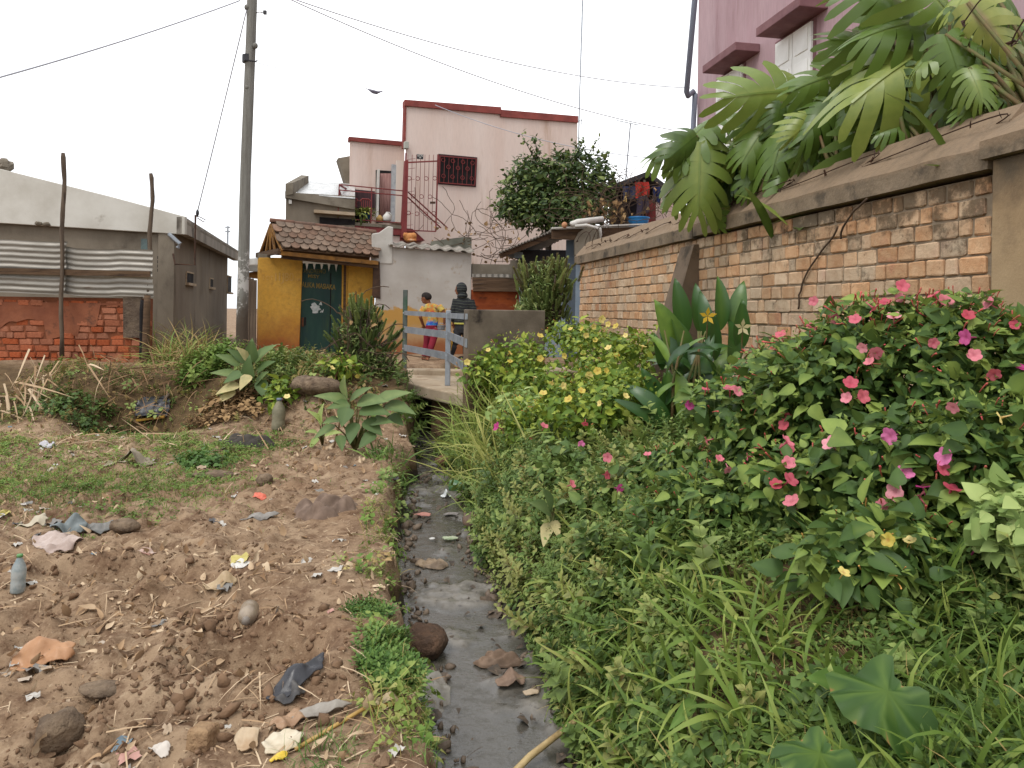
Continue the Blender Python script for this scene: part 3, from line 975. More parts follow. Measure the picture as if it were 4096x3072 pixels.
# far roof edge and plank fence between the pole and the yellow gate
o = thing('far_shed', 'small distant shed with pale tin roof seen beside the pole', 'shed', P(1010, 1090, 20))
m = MB(); m.prism([P(985, 1090, 20), P(1060, 1080, 20), P(1060, 1110, 20), P(985, 1110, 20)], A(0, 1.5, 0)); m.build('wall', mat('ochre_far', lin(210, 150, 80, .6), None, 1), o)
m = MB(); m.prism([P(980, 1062, 19.8), P(1062, 1058, 19.8), P(1062, 1086, 19.8), P(980, 1086, 19.8)], A(0, 1.5, 0.12)); m.build('roof', M_TIN, o)
m = MB(); m.prism([P(980, 1035, 21.8), P(1062, 1030, 21.8), P(1062, 1056, 21.8), P(980, 1060, 21.8)], A(0, 0.4, 0)); m.build('tin_ridge', M_WHITE, o)
pf = thing('plank_fence', 'dark upright plank fence squeezed between pole and yellow gate wall', 'fence', P(1000, 1390, 14.2))
for k, xx in enumerate((992, 1005, 1017)):
    m = MB(); a = P(xx - 6, 1400, 14.2); b = P(xx + 6, 1400, 14.2); t = P(xx, 1108 + k * 6, 14.2)
    m.box((a + b) / 2 * A(1, 1, 0) + A(0, 0, (0.5 + t[2]) / 2), (0.055, 0.03, t[2] - 0.5)); m.build('plank', M_WOOD, pf)
# twin far antennas on the horizon at the left
an = thing('far_mast', 'tiny far mast with cross arms left of the utility pole', 'mast', P(910, 1000, 60))
MB().tube([P(910, 985, 60), P(911, 905, 60)], 0.07, 5).build('shaft', M_STEEL, an)
for yy in (909, 926):
    MB().bar(P(901, yy, 60), P(921, yy, 60), 0.08, 0.10).build('arm', M_STEEL, an)
# ================================================================== MIDDLE: yellow gate, white wall, pink house
def text_part(body, fr, x, y, width_px, mt, parent, name='lettering', d=0.006, tilt=0.0, bold=0.0, shear=0.0, space=1.0, height=None):
    """flat painted lettering on a facade, left end at pixel (x, y baseline)"""
    cu = bpy.data.curves.new(name, 'FONT')
    cu.body = body
    cu.size = 1.0
    cu.offset = bold
    cu.shear = shear
    cu.space_character = space
    cu.resolution_u = 3
    ob = bpy.data.objects.new(name, cu)
    COL.objects.link(ob)
    dg = bpy.context.evaluated_depsgraph_get()
    me = bpy.data.meshes.new_from_object(ob.evaluated_get(dg))
    bpy.data.objects.remove(ob)
    n = len(me.vertices); co = np.empty(n * 3); me.vertices.foreach_get('co', co); co = co.reshape(-1, 3)
    w = co[:, 0].max() - co[:, 0].min(); x0 = co[:, 0].min()
    s0, z0 = fr.px(x, y, d); s1, z1 = fr.px(x + width_px, y + tilt, d)
    k = (s1 - s0) / w
    kz = k if height is None else height
    a = (co[:, 0] - x0) * k
    V = np.stack([fr.pt(s0 + p, z0 + (z1 - z0) * p / (s1 - s0) + h * kz, d) for p, h in zip(a, co[:, 1])])
    me.vertices.foreach_set('co', V.ravel())
    me.materials.clear()
    me.update()
    o = link(name, me, mt, parent)
    return o

GZ0 = 0.55
FG = Fr((P(1027, 1370, 14.6)[0], 14.6), 22)          # yellow gate front
gt = thing('yellow_gate_house', 'ochre yellow gate wall with green door under a small scalloped tile roof', 'gate', FG.pt(1.0, GZ0))
M_YEL = mat('ochre_yellow_limewash', lin(226, 176, 78, 0.78), lin(212, 158, 64, 0.78), 1.6, 0.92, 0.3, 45, c3=lin(186, 136, 66, 0.7), c3s=5, c3t=(0.55, 0.75), coord='World',
            bands=((1.15, 0.45, 0.8, 3.0, lin(190, 124, 58, 0.68), -1), (0.82, 0.14, 0.55, 4.0, lin(176, 98, 56, 0.7), -1)), grime=0.25)
def gs(x, y=1200, d=0.0): return FG.px(x, y, d)[0]
def gz(x, y, d=0.0): return FG.px(x, y, d)[1]
zt = gz(1100, 1028); 
m = MB(); FG.polysz(m, [(gs(1030, 1370), GZ0 - 0.3), (gs(1196, 1380), GZ0 - 0.3), (gs(1212, 1050), zt + 0.02), (gs(1034, 1050), zt - 0.02)], -0.30, 0.0)
m.jitter(0.02, 3, 5); m.build('left_pier', M_YEL, gt, bevel=0.015)
m = MB(); FG.box(m, gs(1034, 1030), gs(1085, 1030), zt - 0.04, zt + 0.05, -0.26, -0.02); m.jitter(0.03, 9, 2); m.build('broken_coping', M_CONC, gt)
m = MB(); FG.box(m, gs(1392, 1200), gs(1500, 1200), GZ0 - 0.3, gz(1450, 1050), -0.28, 0.0); m.jitter(0.02, 3, 6); m.build('right_pier', M_YEL, gt, bevel=0.015)
m = MB(); FG.box(m, gs(1366, 1200, -.1), gs(1394, 1200, -.05), GZ0 - 0.3, gz(1380, 1052), -0.24, -0.07); m.build('inner_jamb', M_YEL, gt)
# door
ds0, ds1 = gs(1196, 1200, -0.1), gs(1372, 1200, -0.1)
dzt = gz(1290, 1062, -0.10)
dr = thing('door', None, None, FG.pt(ds0, GZ0, -0.1)); dr.parent = gt; dr.location = [float(v) for v in FG.pt(ds0, GZ0, -0.1) - worg(gt)]
M_GRN = mat('dark_green_door_paint', lin(38, 74, 62, 0.8), lin(30, 60, 58, 0.8), 1.6, 0.55, 0.2, 20, c3=lin(52, 78, 54, 0.8), c3s=2.2, stretch=(3, 3, 0.6), coord='World')
m = MB(); teeth = []
n = 6
prof = [(ds0, GZ0 - 0.1), (ds1, GZ0 - 0.1), (ds1, dzt - 0.02)]
tw = (ds1 - ds0) / n
for k in range(n - 1, -1, -1):
    a = ds0 + tw * k
    prof += [(a + tw * 0.75, dzt - 0.01), (a + tw * 0.5, dzt - 0.155) , (a + tw * 0.25, dzt - 0.01)]
prof += [(ds0, dzt - 0.02)]
# leaf with saw-tooth top: build as slab plus pointed teeth
m = MB(); FG.box(m, ds0, ds1, GZ0 - 0.1, dzt - 0.13, -0.14, -0.10)
for k in range(n):
    a = ds0 + tw * k
    FG.polysz(m, [(a, dzt - 0.13), (a + tw, dzt - 0.13), (a + tw * 0.80, dzt + 0.03), (a + tw * 0.20, dzt + 0.03)], -0.14, -0.10)
m.build('leaf', M_GRN, dr)
m = MB(); FG.box(m, ds0 + (ds1 - ds0) * 0.70, ds0 + (ds1 - ds0) * 0.72, GZ0 - 0.1, dzt - 0.14, -0.10, -0.094); m.build('seam', M_DARK, dr)
M_OCH = mat('ochre_hand_lettering', lin(168, 142, 72, 0.7), lin(128, 112, 60, 0.7), 30, 0.8, 0, coord='World')
M_OCHF = mat('faded_ochre_lettering', lin(132, 118, 66, 0.7), lin(86, 92, 58, 0.7), 40, 0.8, 0, coord='World')
text_part('TANDREMO', FG, 1203, 1092, 100, M_OCHF, dr, d=-0.093, tilt=2, bold=0.012, height=0.125)
text_part('MISY', FG, 1232, 1110, 46, M_OCH, dr, d=-0.093, tilt=4, bold=0.014, height=0.095)
text_part('ALIKA MASIAKA', FG, 1206, 1147, 136, M_OCH, dr, d=-0.093, tilt=12, bold=0.018, height=0.145, shear=0.05)
M_SMEAR = mat('white_paint_smear', lin(214, 216, 214, 0.8), lin(170, 182, 178, 0.8), 20, 0.8, 0, coord='World')
r = random.Random(4)
cS, cZ = FG.px(1262, 1232, -0.09)
mm_ = MB(); pts = []
for k in range(22):
    a = 2 * PI * k / 22; rr_ = 0.085 * (1 + 0.75 * (r.random() - 0.4)); pts.append((cS + rr_ * 1.15 * math.cos(a), cZ + rr_ * 0.95 * math.sin(a)))
FG.polysz(mm_, pts, -0.099, -0.094)
for k in range(9):
    a0 = cS + r.uniform(-.14, .14); z0 = cZ + r.uniform(-.1, .1)
    FG.polysz(mm_, [(a0, z0), (a0 + r.uniform(.03, .07), z0 + r.uniform(-.02, .02)), (a0 + r.uniform(.02, .06), z0 + r.uniform(.03, .09))], -0.099, -0.0945 + 0.0004 * k)
mm_.build('paint_smear', M_SMEAR, dr)
m = MB(); a, z = FG.px(1207, 1288, -0.09); FG.box(m, a - 0.005, a + 0.035, z - 0.09, z + 0.09, -0.095, -0.06); m.build('latch_plate', mat('rusty_plate', lin(120, 72, 44, .7), lin(84, 56, 44, .7), 10), dr)
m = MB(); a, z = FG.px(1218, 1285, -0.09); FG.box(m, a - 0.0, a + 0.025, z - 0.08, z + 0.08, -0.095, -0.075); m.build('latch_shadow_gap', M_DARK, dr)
m = MB(); FG.box(m, ds1, ds1 + 0.05, GZ0 - 0.1, dzt + 0.02, -0.15, -0.06); m.build('door_post', M_WOODH, dr)
# chalked plot number on the pier
M_CHALK = mat('faint_chalk', lin(214, 176, 112, 0.8), lin(206, 156, 70, 0.78), 60, 0.9, 0, coord='World')
text_part('LOT', FG, 1052, 1120, 42, M_CHALK, gt, d=0.012, bold=-0.008, height=0.12)
text_part('IIJ', FG, 1100, 1124, 36, M_CHALK, gt, d=0.012, bold=-0.006, height=0.23)
text_part('80', FG, 1138, 1124, 36, M_CHALK, gt, d=0.012, bold=-0.006, height=0.23)
text_part('ter', FG, 1178, 1122, 24, M_CHALK, gt, d=0.012, bold=-0.008, height=0.09)
# roof timbers and tiles
R0, R1 = P(1083, 884, 14.75), P(1497, 932, 15.45)
E0, E1 = P(1128, 990, 14.15), P(1516, 1024, 14.85)
W0, W1 = R0 + (R0 - E0) * A(1, 1, 0) + A(0, 0, E0[2] - R0[2]), R1 + (R1 - E1) * A(1, 1, 0) + A(0, 0, E1[2] - R1[2])
M_TIMB = mat('ochre_stained_timber', lin(176, 126, 62, 0.72), lin(132, 94, 52, 0.72), 4, 0.85, 0.4, 20, c3=lin(84, 62, 44, .7), c3s=5, coord='World')
rf = thing('roof', None, None, E0); rf.parent = gt; rf.location = [float(v) for v in E0 - worg(gt)]
MB().prism([R0 - A(0, 0, .05), R1 - A(0, 0, .05), E1 - A(0, 0, .04), E0 - A(0, 0, .04)], A(0, 0, 0.03)).build('front_deck', M_WOODH, rf)
MB().prism([R0 - A(0, 0, .05), R1 - A(0, 0, .05), W1 - A(0, 0, .04), W0 - A(0, 0, .04)], A(0, 0, 0.03)).build('back_deck', M_WOODH, rf)
dirE = nrm(E1 - E0)
for k, (p_, q_) in enumerate(((P(1118, 1012, 14.2), P(1512, 1052, 14.9)), (P(1125, 1028, 14.32), P(1512, 1068, 15.0)))):
    MB().bar(p_, q_, 0.07, 0.075 if k == 0 else 0.06).build('eave_beam', M_TIMB if k == 0 else M_WOODH, rf)
for q_ in (E0, W0, (E0 + W0) / 2, E0 * 0.7 + W0 * 0.3, E0 * 0.3 + W0 * 0.7):
    MB().bar(R0 - A(0, 0, .07), q_ - A(0, 0, .06), 0.035, 0.05).build('rafter', M_TIMB, rf)
MB().bar(E0 - A(0.05, 0, .07), W0 - A(0.05, 0, .07), 0.06, 0.10).build('tie_beam', M_WOODH, rf)
M_TILE = mat('brown_clay_tile', lin(146, 120, 100, 0.7), lin(112, 92, 78, 0.7), 5, 0.9, 0.4, 30, orand=0.2, c3=lin(74, 62, 54, 0.7), c3s=6, c3t=(0.52, 0.72))
M_TILEL = mat('brown_ridge_tile', lin(132, 96, 78, 0.7), lin(98, 74, 62, 0.7), 6, 0.9, 0.4, 30, orand=0.2, c3=lin(70, 60, 52, 0.7), c3s=6)
nvec = nrm(np.cross(E1 - E0, R0 - E0))
if nvec[2] < 0: nvec = -nvec
upv = (R0 - E0 + R1 - E1) / 2; slope = np.linalg.norm(upv); upd = nrm(upv)
NC, NR = 11, 5
tw = np.linalg.norm(E1 - E0) / NC
tl = slope / NR * 1.75
prof = [(-0.48, 1.0), (-0.48, 0.32), (-0.40, 0.14), (-0.22, 0.03), (0, 0.0), (0.22, 0.03), (0.40, 0.14), (0.48, 0.32), (0.48, 1.0)]
tm = MB().prism([A(x * tw * 0.99, y * tl, 0) for x, y in prof], A(0, 0, 0.022)).mesh('roof_tile')
tm.materials.append(M_TILE)
r = random.Random(3)
for j in range(NR):
    for i in range(NC + (j % 2)):
        u = (i + 0.5 - 0.5 * (j % 2)) / NC
        if u < -0.01 or u > 1.01: continue
        base = E0 + (E1 - E0) * u + upd * (slope * j / NR - 0.06) + (R0 - E0 - (R1 - E1)) * 0
        o = bpy.data.objects.new('roof_tile', tm); COL.objects.link(o); o.parent = rf
        tiltv = nrm(upd - nvec * 0.12 + dirE * r.uniform(-.05, .05))
        xx = nrm(np.cross(tiltv, nvec)); nn_ = np.cross(xx, tiltv)
        M4 = Matrix(np.stack([xx, tiltv, nn_], 1).tolist()).to_4x4()
        c = base + nvec * (0.035 + r.uniform(0, .012)) - worg(rf)
        M4.translation = Vector([float(v) for v in c])
        o.matrix_local = M4
nr = 5
for k in range(nr):
    a = R0 + (R1 - R0) * (k / nr - 0.01); b = R0 + (R1 - R0) * ((k + 1) / nr + 0.015)
    rings = []
    for p_, rad in ((a, 0.062), (b, 0.075)):
        rings.append([p_ + nrm(A(-dirE[1], dirE[0], 0)) * rad * math.cos(t) + A(0, 0, 1) * (rad * 0.9 * math.sin(t) + 0.0) for t in np.linspace(-0.3, PI + 0.3, 9)])
    MB().loft(rings).build('ridge_tile', M_TILEL, rf)

# ---- broken brown edge, white pillar and white wall
FW = Fr((P(1500, 1430, 15.0)[0], 15.0), 12)
ww = thing('white_wall', 'whitewashed wall with ochre lower band and corrugated cement edge beside the gate', 'wall', FW.pt(0.9, 0.55))
M_WW = mat('grey_whitewash', lin(206, 200, 192, 0.76), lin(186, 178, 168, 0.76), 1.3, 0.92, 0.2, 50, c3=lin(168, 146, 118, 0.75), c3s=2.2, c3t=(0.6, 0.75), coord='World',
           bands=((1.52, 0.03, 0.45, 5.0, lin(206, 158, 84, 0.7), -1), (1.16, 0.12, 0.7, 3.0, lin(202, 164, 120, 0.7), -1), (0.88, 0.12, 0.4, 3.0, lin(176, 112, 72, 0.68), -1)))
w1 = FW.px(1884, 1200)[0]; wt_ = FW.px(1600, 985)[1]; wt2 = FW.px(1880, 1012)[1]
m = MB(); FW.polysz(m, [(0, 0.2), (w1, 0.2), (w1, wt2), (0, wt_)], -0.25, 0.0); m.build('wall_face', M_WW, ww, bevel=0.012)
m = MB(); a0, a1 = FW.px(1512, 950)[0], FW.px(1572, 950)[0]
FW.polysz(m, [(a0, 2.4), (a1, 2.4), (a1, FW.px(1572, 908)[1]), (a1 - 0.1, FW.px(1545, 904)[1]), (a0 + 0.02, FW.px(1512, 930)[1]), (a0 - 0.12, FW.px(1490, 935)[1]), (a0 - 0.12, 2.4)], -0.35, 0.02)
m.build('pillar_top', mat('stained_white_pillar', lin(214, 210, 202, .78), lin(190, 184, 174, .76), 2, .9, .2, c3=lin(112, 104, 94, .7), c3s=3, c3t=(.58, .75), coord='World'), ww, bevel=0.02)
m = MB(); b0, b1 = FW.px(1488, 1200, 0.02)[0], FW.px(1516, 1200, 0.02)[0]
FW.polysz(m, [(b0, FW.px(1480, 1185)[1]), (b0 + .02, FW.px(1490, 1045)[1]), (b1, FW.px(1515, 1050)[1]), (b1 + 0.02, FW.px(1515, 1195)[1])], -0.1, 0.03)
m.jitter(0.03, 8, 7); m.build('broken_brick_edge', mat('broken_brown_edge', lin(98, 74, 58, .7), lin(66, 52, 44, .7), 8, .95, .8, 20), ww)
# corrugated cement sheet capping the wall
cs = MB()
nW = 90; s0_, s1_ = FW.px(1553, 985)[0], w1 + 0.03
for i in range(nW):
    pass
V, Fs = [], []
for i in range(nW + 1):
    t = i / nW; s = s0_ + (s1_ - s0_) * t
    zz = wt_ + (wt2 - wt_) * (s / w1) + 0.02 + 0.022 * math.sin(2 * PI * s / 0.235)
    for (dd, dz) in ((0.14, -0.035), (0.14, -0.05), (-0.5, 0.085), (-0.5, 0.10)):
        V.append(FW.pt(s, zz + dz + 0.03, dd))
for i in range(nW):
    a, b = i * 4, i * 4 + 4
    Fs += [(a, b, b + 3, a + 3), (a + 1, a + 2, b + 2, b + 1), (a, a + 1, b + 1, b), (a + 2, a + 3, b + 3, b + 2)]
Fs += [(0, 3, 2, 1), (nW * 4, nW * 4 + 1, nW * 4 + 2, nW * 4 + 3)]
MB().add(V, Fs).build('cement_sheet', mat('grey_cement_sheet', lin(176, 168, 156, .7), lin(134, 126, 116, .7), 5, .9, .4, 30, c3=lin(84, 76, 68, .7), c3s=7, coord='World'), ww)
m = MB(); 
FW.polysz(m, [(FW.px(1725, 965, -0.5)[0], FW.px(1725, 965, -0.5)[1]), (FW.px(1850, 948, -0.5)[0], FW.px(1850, 948, -0.5)[1]), (FW.px(1850, 1005, -0.5)[0], FW.px(1850, 1005, -.5)[1]), (FW.px(1720, 1005, -0.5)[0], FW.px(1720, 1005, -.5)[1])], -0.6, -0.5)
FW.polysz(m, [FW.px(1850, 948, -0.5), FW.px(1885, 950, -.5), FW.px(1885, 1010, -.5), FW.px(1850, 1010, -.5)], -0.62, -0.46)
m.build('roof_parapet', mat('mossy_concrete', lin(140, 140, 126, .68), lin(110, 110, 98, .68), 3, .9, .3, coord='World'), ww)

# ---- ginger cat loafing on the cement sheet
ct = A(*FW.p(1640, 962, -0.12))
cat_o = thing('cat', 'ginger cat curled up on the corrugated edge of the white wall', 'cat', ct - A(0, 0, 0.06))
m = MB()
m.ell(ct + A(0, 0, .06), (0.135, 0.10, 0.095), 14, 10); m.ell(ct + A(0.07, -.02, .085), (0.07, .075, .075), 12, 8)
m.ell(ct + A(-0.085, -.05, .10), (0.055, .05, .05), 12, 8)
for dx in (-.025, .025):
    m.lathe(ct + A(-0.085 + dx, -.045, .14), [(.018, 0), (.002, .035)], 6)
m.tube([ct + A(.13, -.03, .0), ct + A(.08, -.11, -.005), ct + A(-.05, -.115, 0)], [.022, .02, .014], 7)
ob = m.build('body', mat('ginger_fur', lin(214, 150, 92, .7), lin(190, 116, 60, .7), 9, .95, .5, 60, c3=lin(232, 206, 176, .7), c3s=4), cat_o, smooth=True)
md = ob.modifiers.new('remesh', 'REMESH'); md.mode = 'VOXEL'; md.voxel_size = 0.012; md.use_smooth_shade = True
md = ob.modifiers.new('smooth', 'SMOOTH'); md.iterations = 3

# ---- rusty red brick yard wall with planks, right of the white wall
FY = Fr((P(1884, 1300, 15.4)[0], 15.4), 8)
yw = thing('plank_topped_wall', 'red brown mud brick wall topped with rotten planks behind the hooded person', 'wall', FY.pt(.5, .5))
y1 = FY.px(2080, 1200)[0]
m = MB(); FY.box(m, 0.0, y1, 0.3, FY.px(1960, 1160)[1], -0.2, 0.0)
m.build('mud_brick_face', mat('orange_mud_brick', lin(176, 90, 44, .7), lin(138, 64, 32, .7), 2.4, .95, .5, 25, c3=lin(104, 56, 36, .7), c3s=4, coord='World', stretch=(1, 1, 2.5)), yw)
for k, (ya, yb, dx) in enumerate(((1112, 1135, 0), (1134, 1152, .02), (1150, 1166, -.02))):
    za, zb = FY.px(1980, ya)[1], FY.px(1980, yb)[1]
    m = MB(); FY.box(m, 0.02, y1 + dx, zb, za - .006, -0.05 + k * 0.01, 0.06 + k * .02); m.jitter(0.025, 4, k); m.build('plank', M_WOODH, yw)
m = MB(); FY.box(m, 0.0, y1 - 0.15, FY.px(1960, 1110)[1], FY.px(1960, 1055)[1], -0.35, -0.06); m.jitter(0.03, 5, 9); m.build('broken_block', M_CONC, yw)
wavy(FY, 0.0, y1 - .2, FY.px(1960, 1112)[1], FY.px(1960, 1100)[1], 0.05, 0.012, 0.12, False, rows=60, cols=3, edge=.05, seed=2).build('tin_flashing', M_TIN, yw)
m = MB(); FY.box(m, y1 - 0.16, y1 + 0.02, 0.3, FY.px(2060, 1040)[1], -0.4, -0.07); m.build('concrete_post', M_CONC, yw)

# ---- blue-grey house with a tin awning
FB2 = Fr((P(2075, 1300, 14.9)[0], 14.9), -6)
bh = thing('blue_grey_house', 'small blue grey painted house under a tin awning beyond the brick wall', 'house', FB2.pt(.5, .4))
M_BLUE = mat('pale_blue_paint', lin(154, 168, 180, .72), lin(132, 148, 162, .72), 2, .85, .15, 40, c3=lin(110, 118, 122, .7), c3s=3, c3t=(.6, .75), coord='World')
M_BLUED = mat('slate_blue_paint', lin(96, 106, 116, .72), lin(82, 92, 102, .72), 2, .85, .15, 40, coord='World')
e0, e1 = FB2.px(2170, 1200)[0], FB2.px(2330, 1200)[0]
m = MB(); FB2.box(m, 0.0, e1 + 0.6, 0.3, FB2.px(2200, 1000)[1], -1.5, 0.0); m.build('wall', M_BLUE, bh)
for x0, x1, mt, d in ((2262, 2302, M_BLUED, .02), (2302, 2328, M_BLUE, .035)):
    m = MB(); FB2.box(m, FB2.px(x0, 1150)[0], FB2.px(x1, 1150)[0], 0.3, FB2.px(x0, 960)[1], 0.0, d); m.build('corner_strip', mt, bh)
m = MB(); FB2.box(m, FB2.px(2080, 1100)[0], FB2.px(2262, 1100)[0], FB2.px(2100, 1080)[1], FB2.px(2100, 1000)[1], 0.0, 0.012); m.build('dark_wall_panel', M_DARK, bh)  # thin dark panel laid flat on the wall face below the awning
m = MB(); FB2.box(m, FB2.px(2056, 1030)[0], FB2.px(2092, 1030)[0], FB2.px(2056, 1032)[1], FB2.px(2056, 1008)[1], 0.0, 0.015); m.build('pane', M_BLUE, bh)
# awning: tilted corrugated sheet seen edge-on
aw = MB(); V, Fs = [], []
c0, c1_ = P(1995, 1010, 14.2), P(2205, 925, 14.6)
b0_, b1_ = P(2080, 1040, 16.0), P(2300, 930, 16.4)
nA = 70
for i in range(nA + 1):
    t = i / nA; w_ = 0.016 * math.sin(2 * PI * t * 17)
    for pa, pb in (((c0, c1_), 0.012), ((b0_, b1_), 0.012)):
        p_ = pa[0] * (1 - t) + pa[1] * t + A(0, 0, w_)
        V += [p_ + A(0, 0, 0.008), p_ - A(0, 0, 0.008)]
for i in range(nA):
    a, b = i * 4, i * 4 + 4
    Fs += [(a, b, b + 2, a + 2), (a + 1, a + 3, b + 3, b + 1), (a, a + 1, b + 1, b), (a + 2, b + 2, b + 3, a + 3)]
MB().add(V, Fs).build('awning_sheet', M_TIN, bh)
MB().bar(c0 + A(.02, .15, -.06), c1_ + A(0, .1, -.08), 0.05, 0.09).build('awning_rafter', M_WOODH, bh)
MB().prism([P(2206, 918, 14.55), P(2640, 905, 14.75), P(2640, 975, 14.75), P(2206, 955, 14.55)], A(0, 0.05, 0)).build('fascia_board', M_WOODH, bh)
MB().prism([P(2206, 913, 14.62), P(2640, 903, 14.8), P(2640, 903, 14.8) + A(0.1, 2.6, .08), P(2206, 913, 14.62) + A(-.1, 2.6, .08)], A(0, 0, -.03)).build('tin_roof', M_TIN, bh)
MB().bar(P(2206, 913, 14.5), P(2600, 896, 14.7), 0.10, 0.025).build('roof_edge', M_WHITE, bh)
m = MB(); m.prism([P(2300, 960, 14.4), P(2315, 930, 14.4), P(2345, 908, 14.4), P(2400, 908, 14.4), P(2402, 1010, 14.4), P(2300, 1020, 14.4)], A(0, .25, 0)); m.build('concrete_finial', M_CONC, bh)
MB().tube([P(2285, 898, 14.35), P(2310, 888, 14.4), P(2412, 876, 14.5)], 0.055, 10).build('white_pipe', M_WHITE, bh, smooth=True)
MB().tube([P(2300, 905, 14.3), P(2345, 900, 14.3), P(2400, 915, 14.3), P(2408, 990, 14.35)], 0.03, 8).build('white_pipe', M_WHITE, bh, smooth=True)
o = MB().ell(P(2258, 900, 14.4), (.055, .055, .06), 10, 8).build('clay_gourd', mat('orange_clay', lin(206, 150, 110, .7), None, 1), smooth=True)
tag(o, 'orange clay ball resting on the tin awning beside the white pipe', 'pot')

# ---- grey neighbour house with bright tin roof (left of the pink house)
FN = Fr((P(1142, 900, 18.5)[0], 18.5), 16)
nh = thing('grey_concrete_house', 'grey concrete house with glaring tin roof left of the pink balcony', 'house', FN.pt(.6, .6))
n1 = FN.px(1420, 850)[0]
m = MB(); FN.box(m, 0, n1, 0.5, FN.px(1150, 770)[1], -2.2, 0); m.build('wall', M_GREY, nh)
m = MB(); FN.poly(m, [(1140, 765), (1420, 800), (1420, 838), (1140, 790)], -0.1, 0.10); m.build('fascia', M_CONC, nh)
m = MB(); m.prism([P(1142, 735, 18.4), P(1172, 730, 18.4), P(1235, 703, 20.2), P(1205, 700, 20.2)], A(0, 0, -0.28)); m.build('gable_parapet', M_CONC, nh)
m = MB(); m.prism([P(1185, 772, 18.6), P(1420, 790, 18.9), P(1420, 735, 20.8), P(1232, 722, 20.5)], A(0, 0, -0.03)); m.build('tin_roof', mat('bright_tin', lin(226, 226, 224, .85), lin(200, 200, 198, .8), 4, .35, .3, 30, metal=.5), nh)
m = MB(); FN.poly(m, [(1256, 838), (1420, 850), (1420, 862), (1256, 850)], 0, 0.22); m.build('window_hood', M_CONC_L, nh)
m = MB(); FN.poly(m, [(1278, 868), (1420, 878), (1420, 900), (1278, 900)], 0, 0.01); m.build('window', M_DARK, nh)
m = MB(); FN.poly(m, [(1155, 798), (1167, 799), (1167, 815), (1155, 815)], 0, 0.06); m.build('lamp', M_WHITE, nh)

# ---- pink house
FP = Fr((P(1622, 400, 20.0)[0], 20.0), 19)
ph = thing('pink_house', 'pale pink two storey house with red parapet, barred window and red balcony', 'house', FP.pt(1.5, 0.6))
M_PINK = mat('pale_pink_render', lin(232, 213, 202, .82), lin(224, 200, 187, .82), 0.8, .92, .15, 60, c3=lin(196, 164, 142, .78), c3s=1.5, c3t=(.54, .80), coord='World', stretch=(1.8, 1.8, .22), grime=.10)
M_REDP = mat('red_brown_parapet', lin(158, 80, 72, .75), lin(130, 66, 60, .75), 3, .85, .2, 40, coord='World')
m = MB().prism([FP.p(x, y) for x, y in ((1622, 412), (2004, 440), (2004, 460), (2310, 480), (2310, 1180), (1622, 1180))], A(-.3, 4.0, 0)); m.build('wall', M_PINK, ph)
m = MB(); FP.poly(m, [(1619, 398), (2005, 428), (2005, 456), (1619, 422)], -0.25, 0.07); m.build('parapet', M_REDP, ph)
m = MB(); FP.poly(m, [(2002, 438), (2313, 464), (2313, 490), (2002, 466)], -0.25, 0.06); m.build('parapet', M_REDP, ph)
m = MB(); FP.poly(m, [(1618, 418), (1626, 420), (1622, 590), (1613, 590)], -0.2, 0.03); m.build('corner_board', M_REDP, ph)
m = MB().prism([FP.p(x, y, -.75) for x, y in ((1398, 558), (1618, 578), (1618, 1100), (1398, 1100))], A(-.45, 3.0, 0)); m.build('wing_wall', M_PINK, ph)
m = MB(); FP.poly(m, [(1396, 546), (1618, 566), (1618, 584), (1396, 562)], -0.95, -0.68); m.build('parapet', M_REDP, ph)
m = MB(); m.prism([FP.p(1352, 632, -1.2), FP.p(1398, 624, -1.2), FP.p(1398, 742, -1.2), FP.p(1386, 740, -1.2)], -FP.n * 0.5); m.build('eave_return', M_CONC, ph)
# wing door with curtain and open shutters
dw = thing('balcony_door', None, None, FP.p(1540, 880, -0.75)); dw.parent = ph; dw.location = [float(v) for v in FP.p(1540, 880, -0.75) - worg(ph)]
m = MB(); FP.poly(m, [(1503, 680), (1568, 684), (1568, 890), (1503, 890)], -0.74, -0.735); m.build('opening', M_DARK, dw)
m = MB(); 
for k in range(7):
    x = 1521 + k * 6.6
    m.tube([FP.p(x, 694, -0.72), FP.p(x + 1, 790, -0.72), FP.p(x - 1, 880, -0.72)], 0.026, 6)
m.build('curtain', mat('dusty_pink_curtain', lin(186, 146, 138, .75), lin(160, 118, 112, .75), 4, .9, .2, stretch=(8, 8, .5)), dw, smooth=True)
m = MB(); FP.poly(m, [(1511, 676), (1519, 676), (1514, 885), (1505, 885)], -0.7, -0.55); m.build('shutter', M_WHITE, dw)
m = MB(); FP.poly(m, [(1568, 656), (1588, 660), (1584, 890), (1563, 890)], -0.7, -0.6); m.build('shutter', mat('grey_white_shutter', lin(190, 192, 194, .8), lin(160, 164, 168, .8), 8, .6, .1), dw)
m = MB(); FP.poly(m, [(1588, 640), (1618, 643), (1612, 892), (1582, 890)], -0.7, -0.5); m.build('partition', mat('cream_partition', lin(226, 212, 200, .82), None, 1), dw)
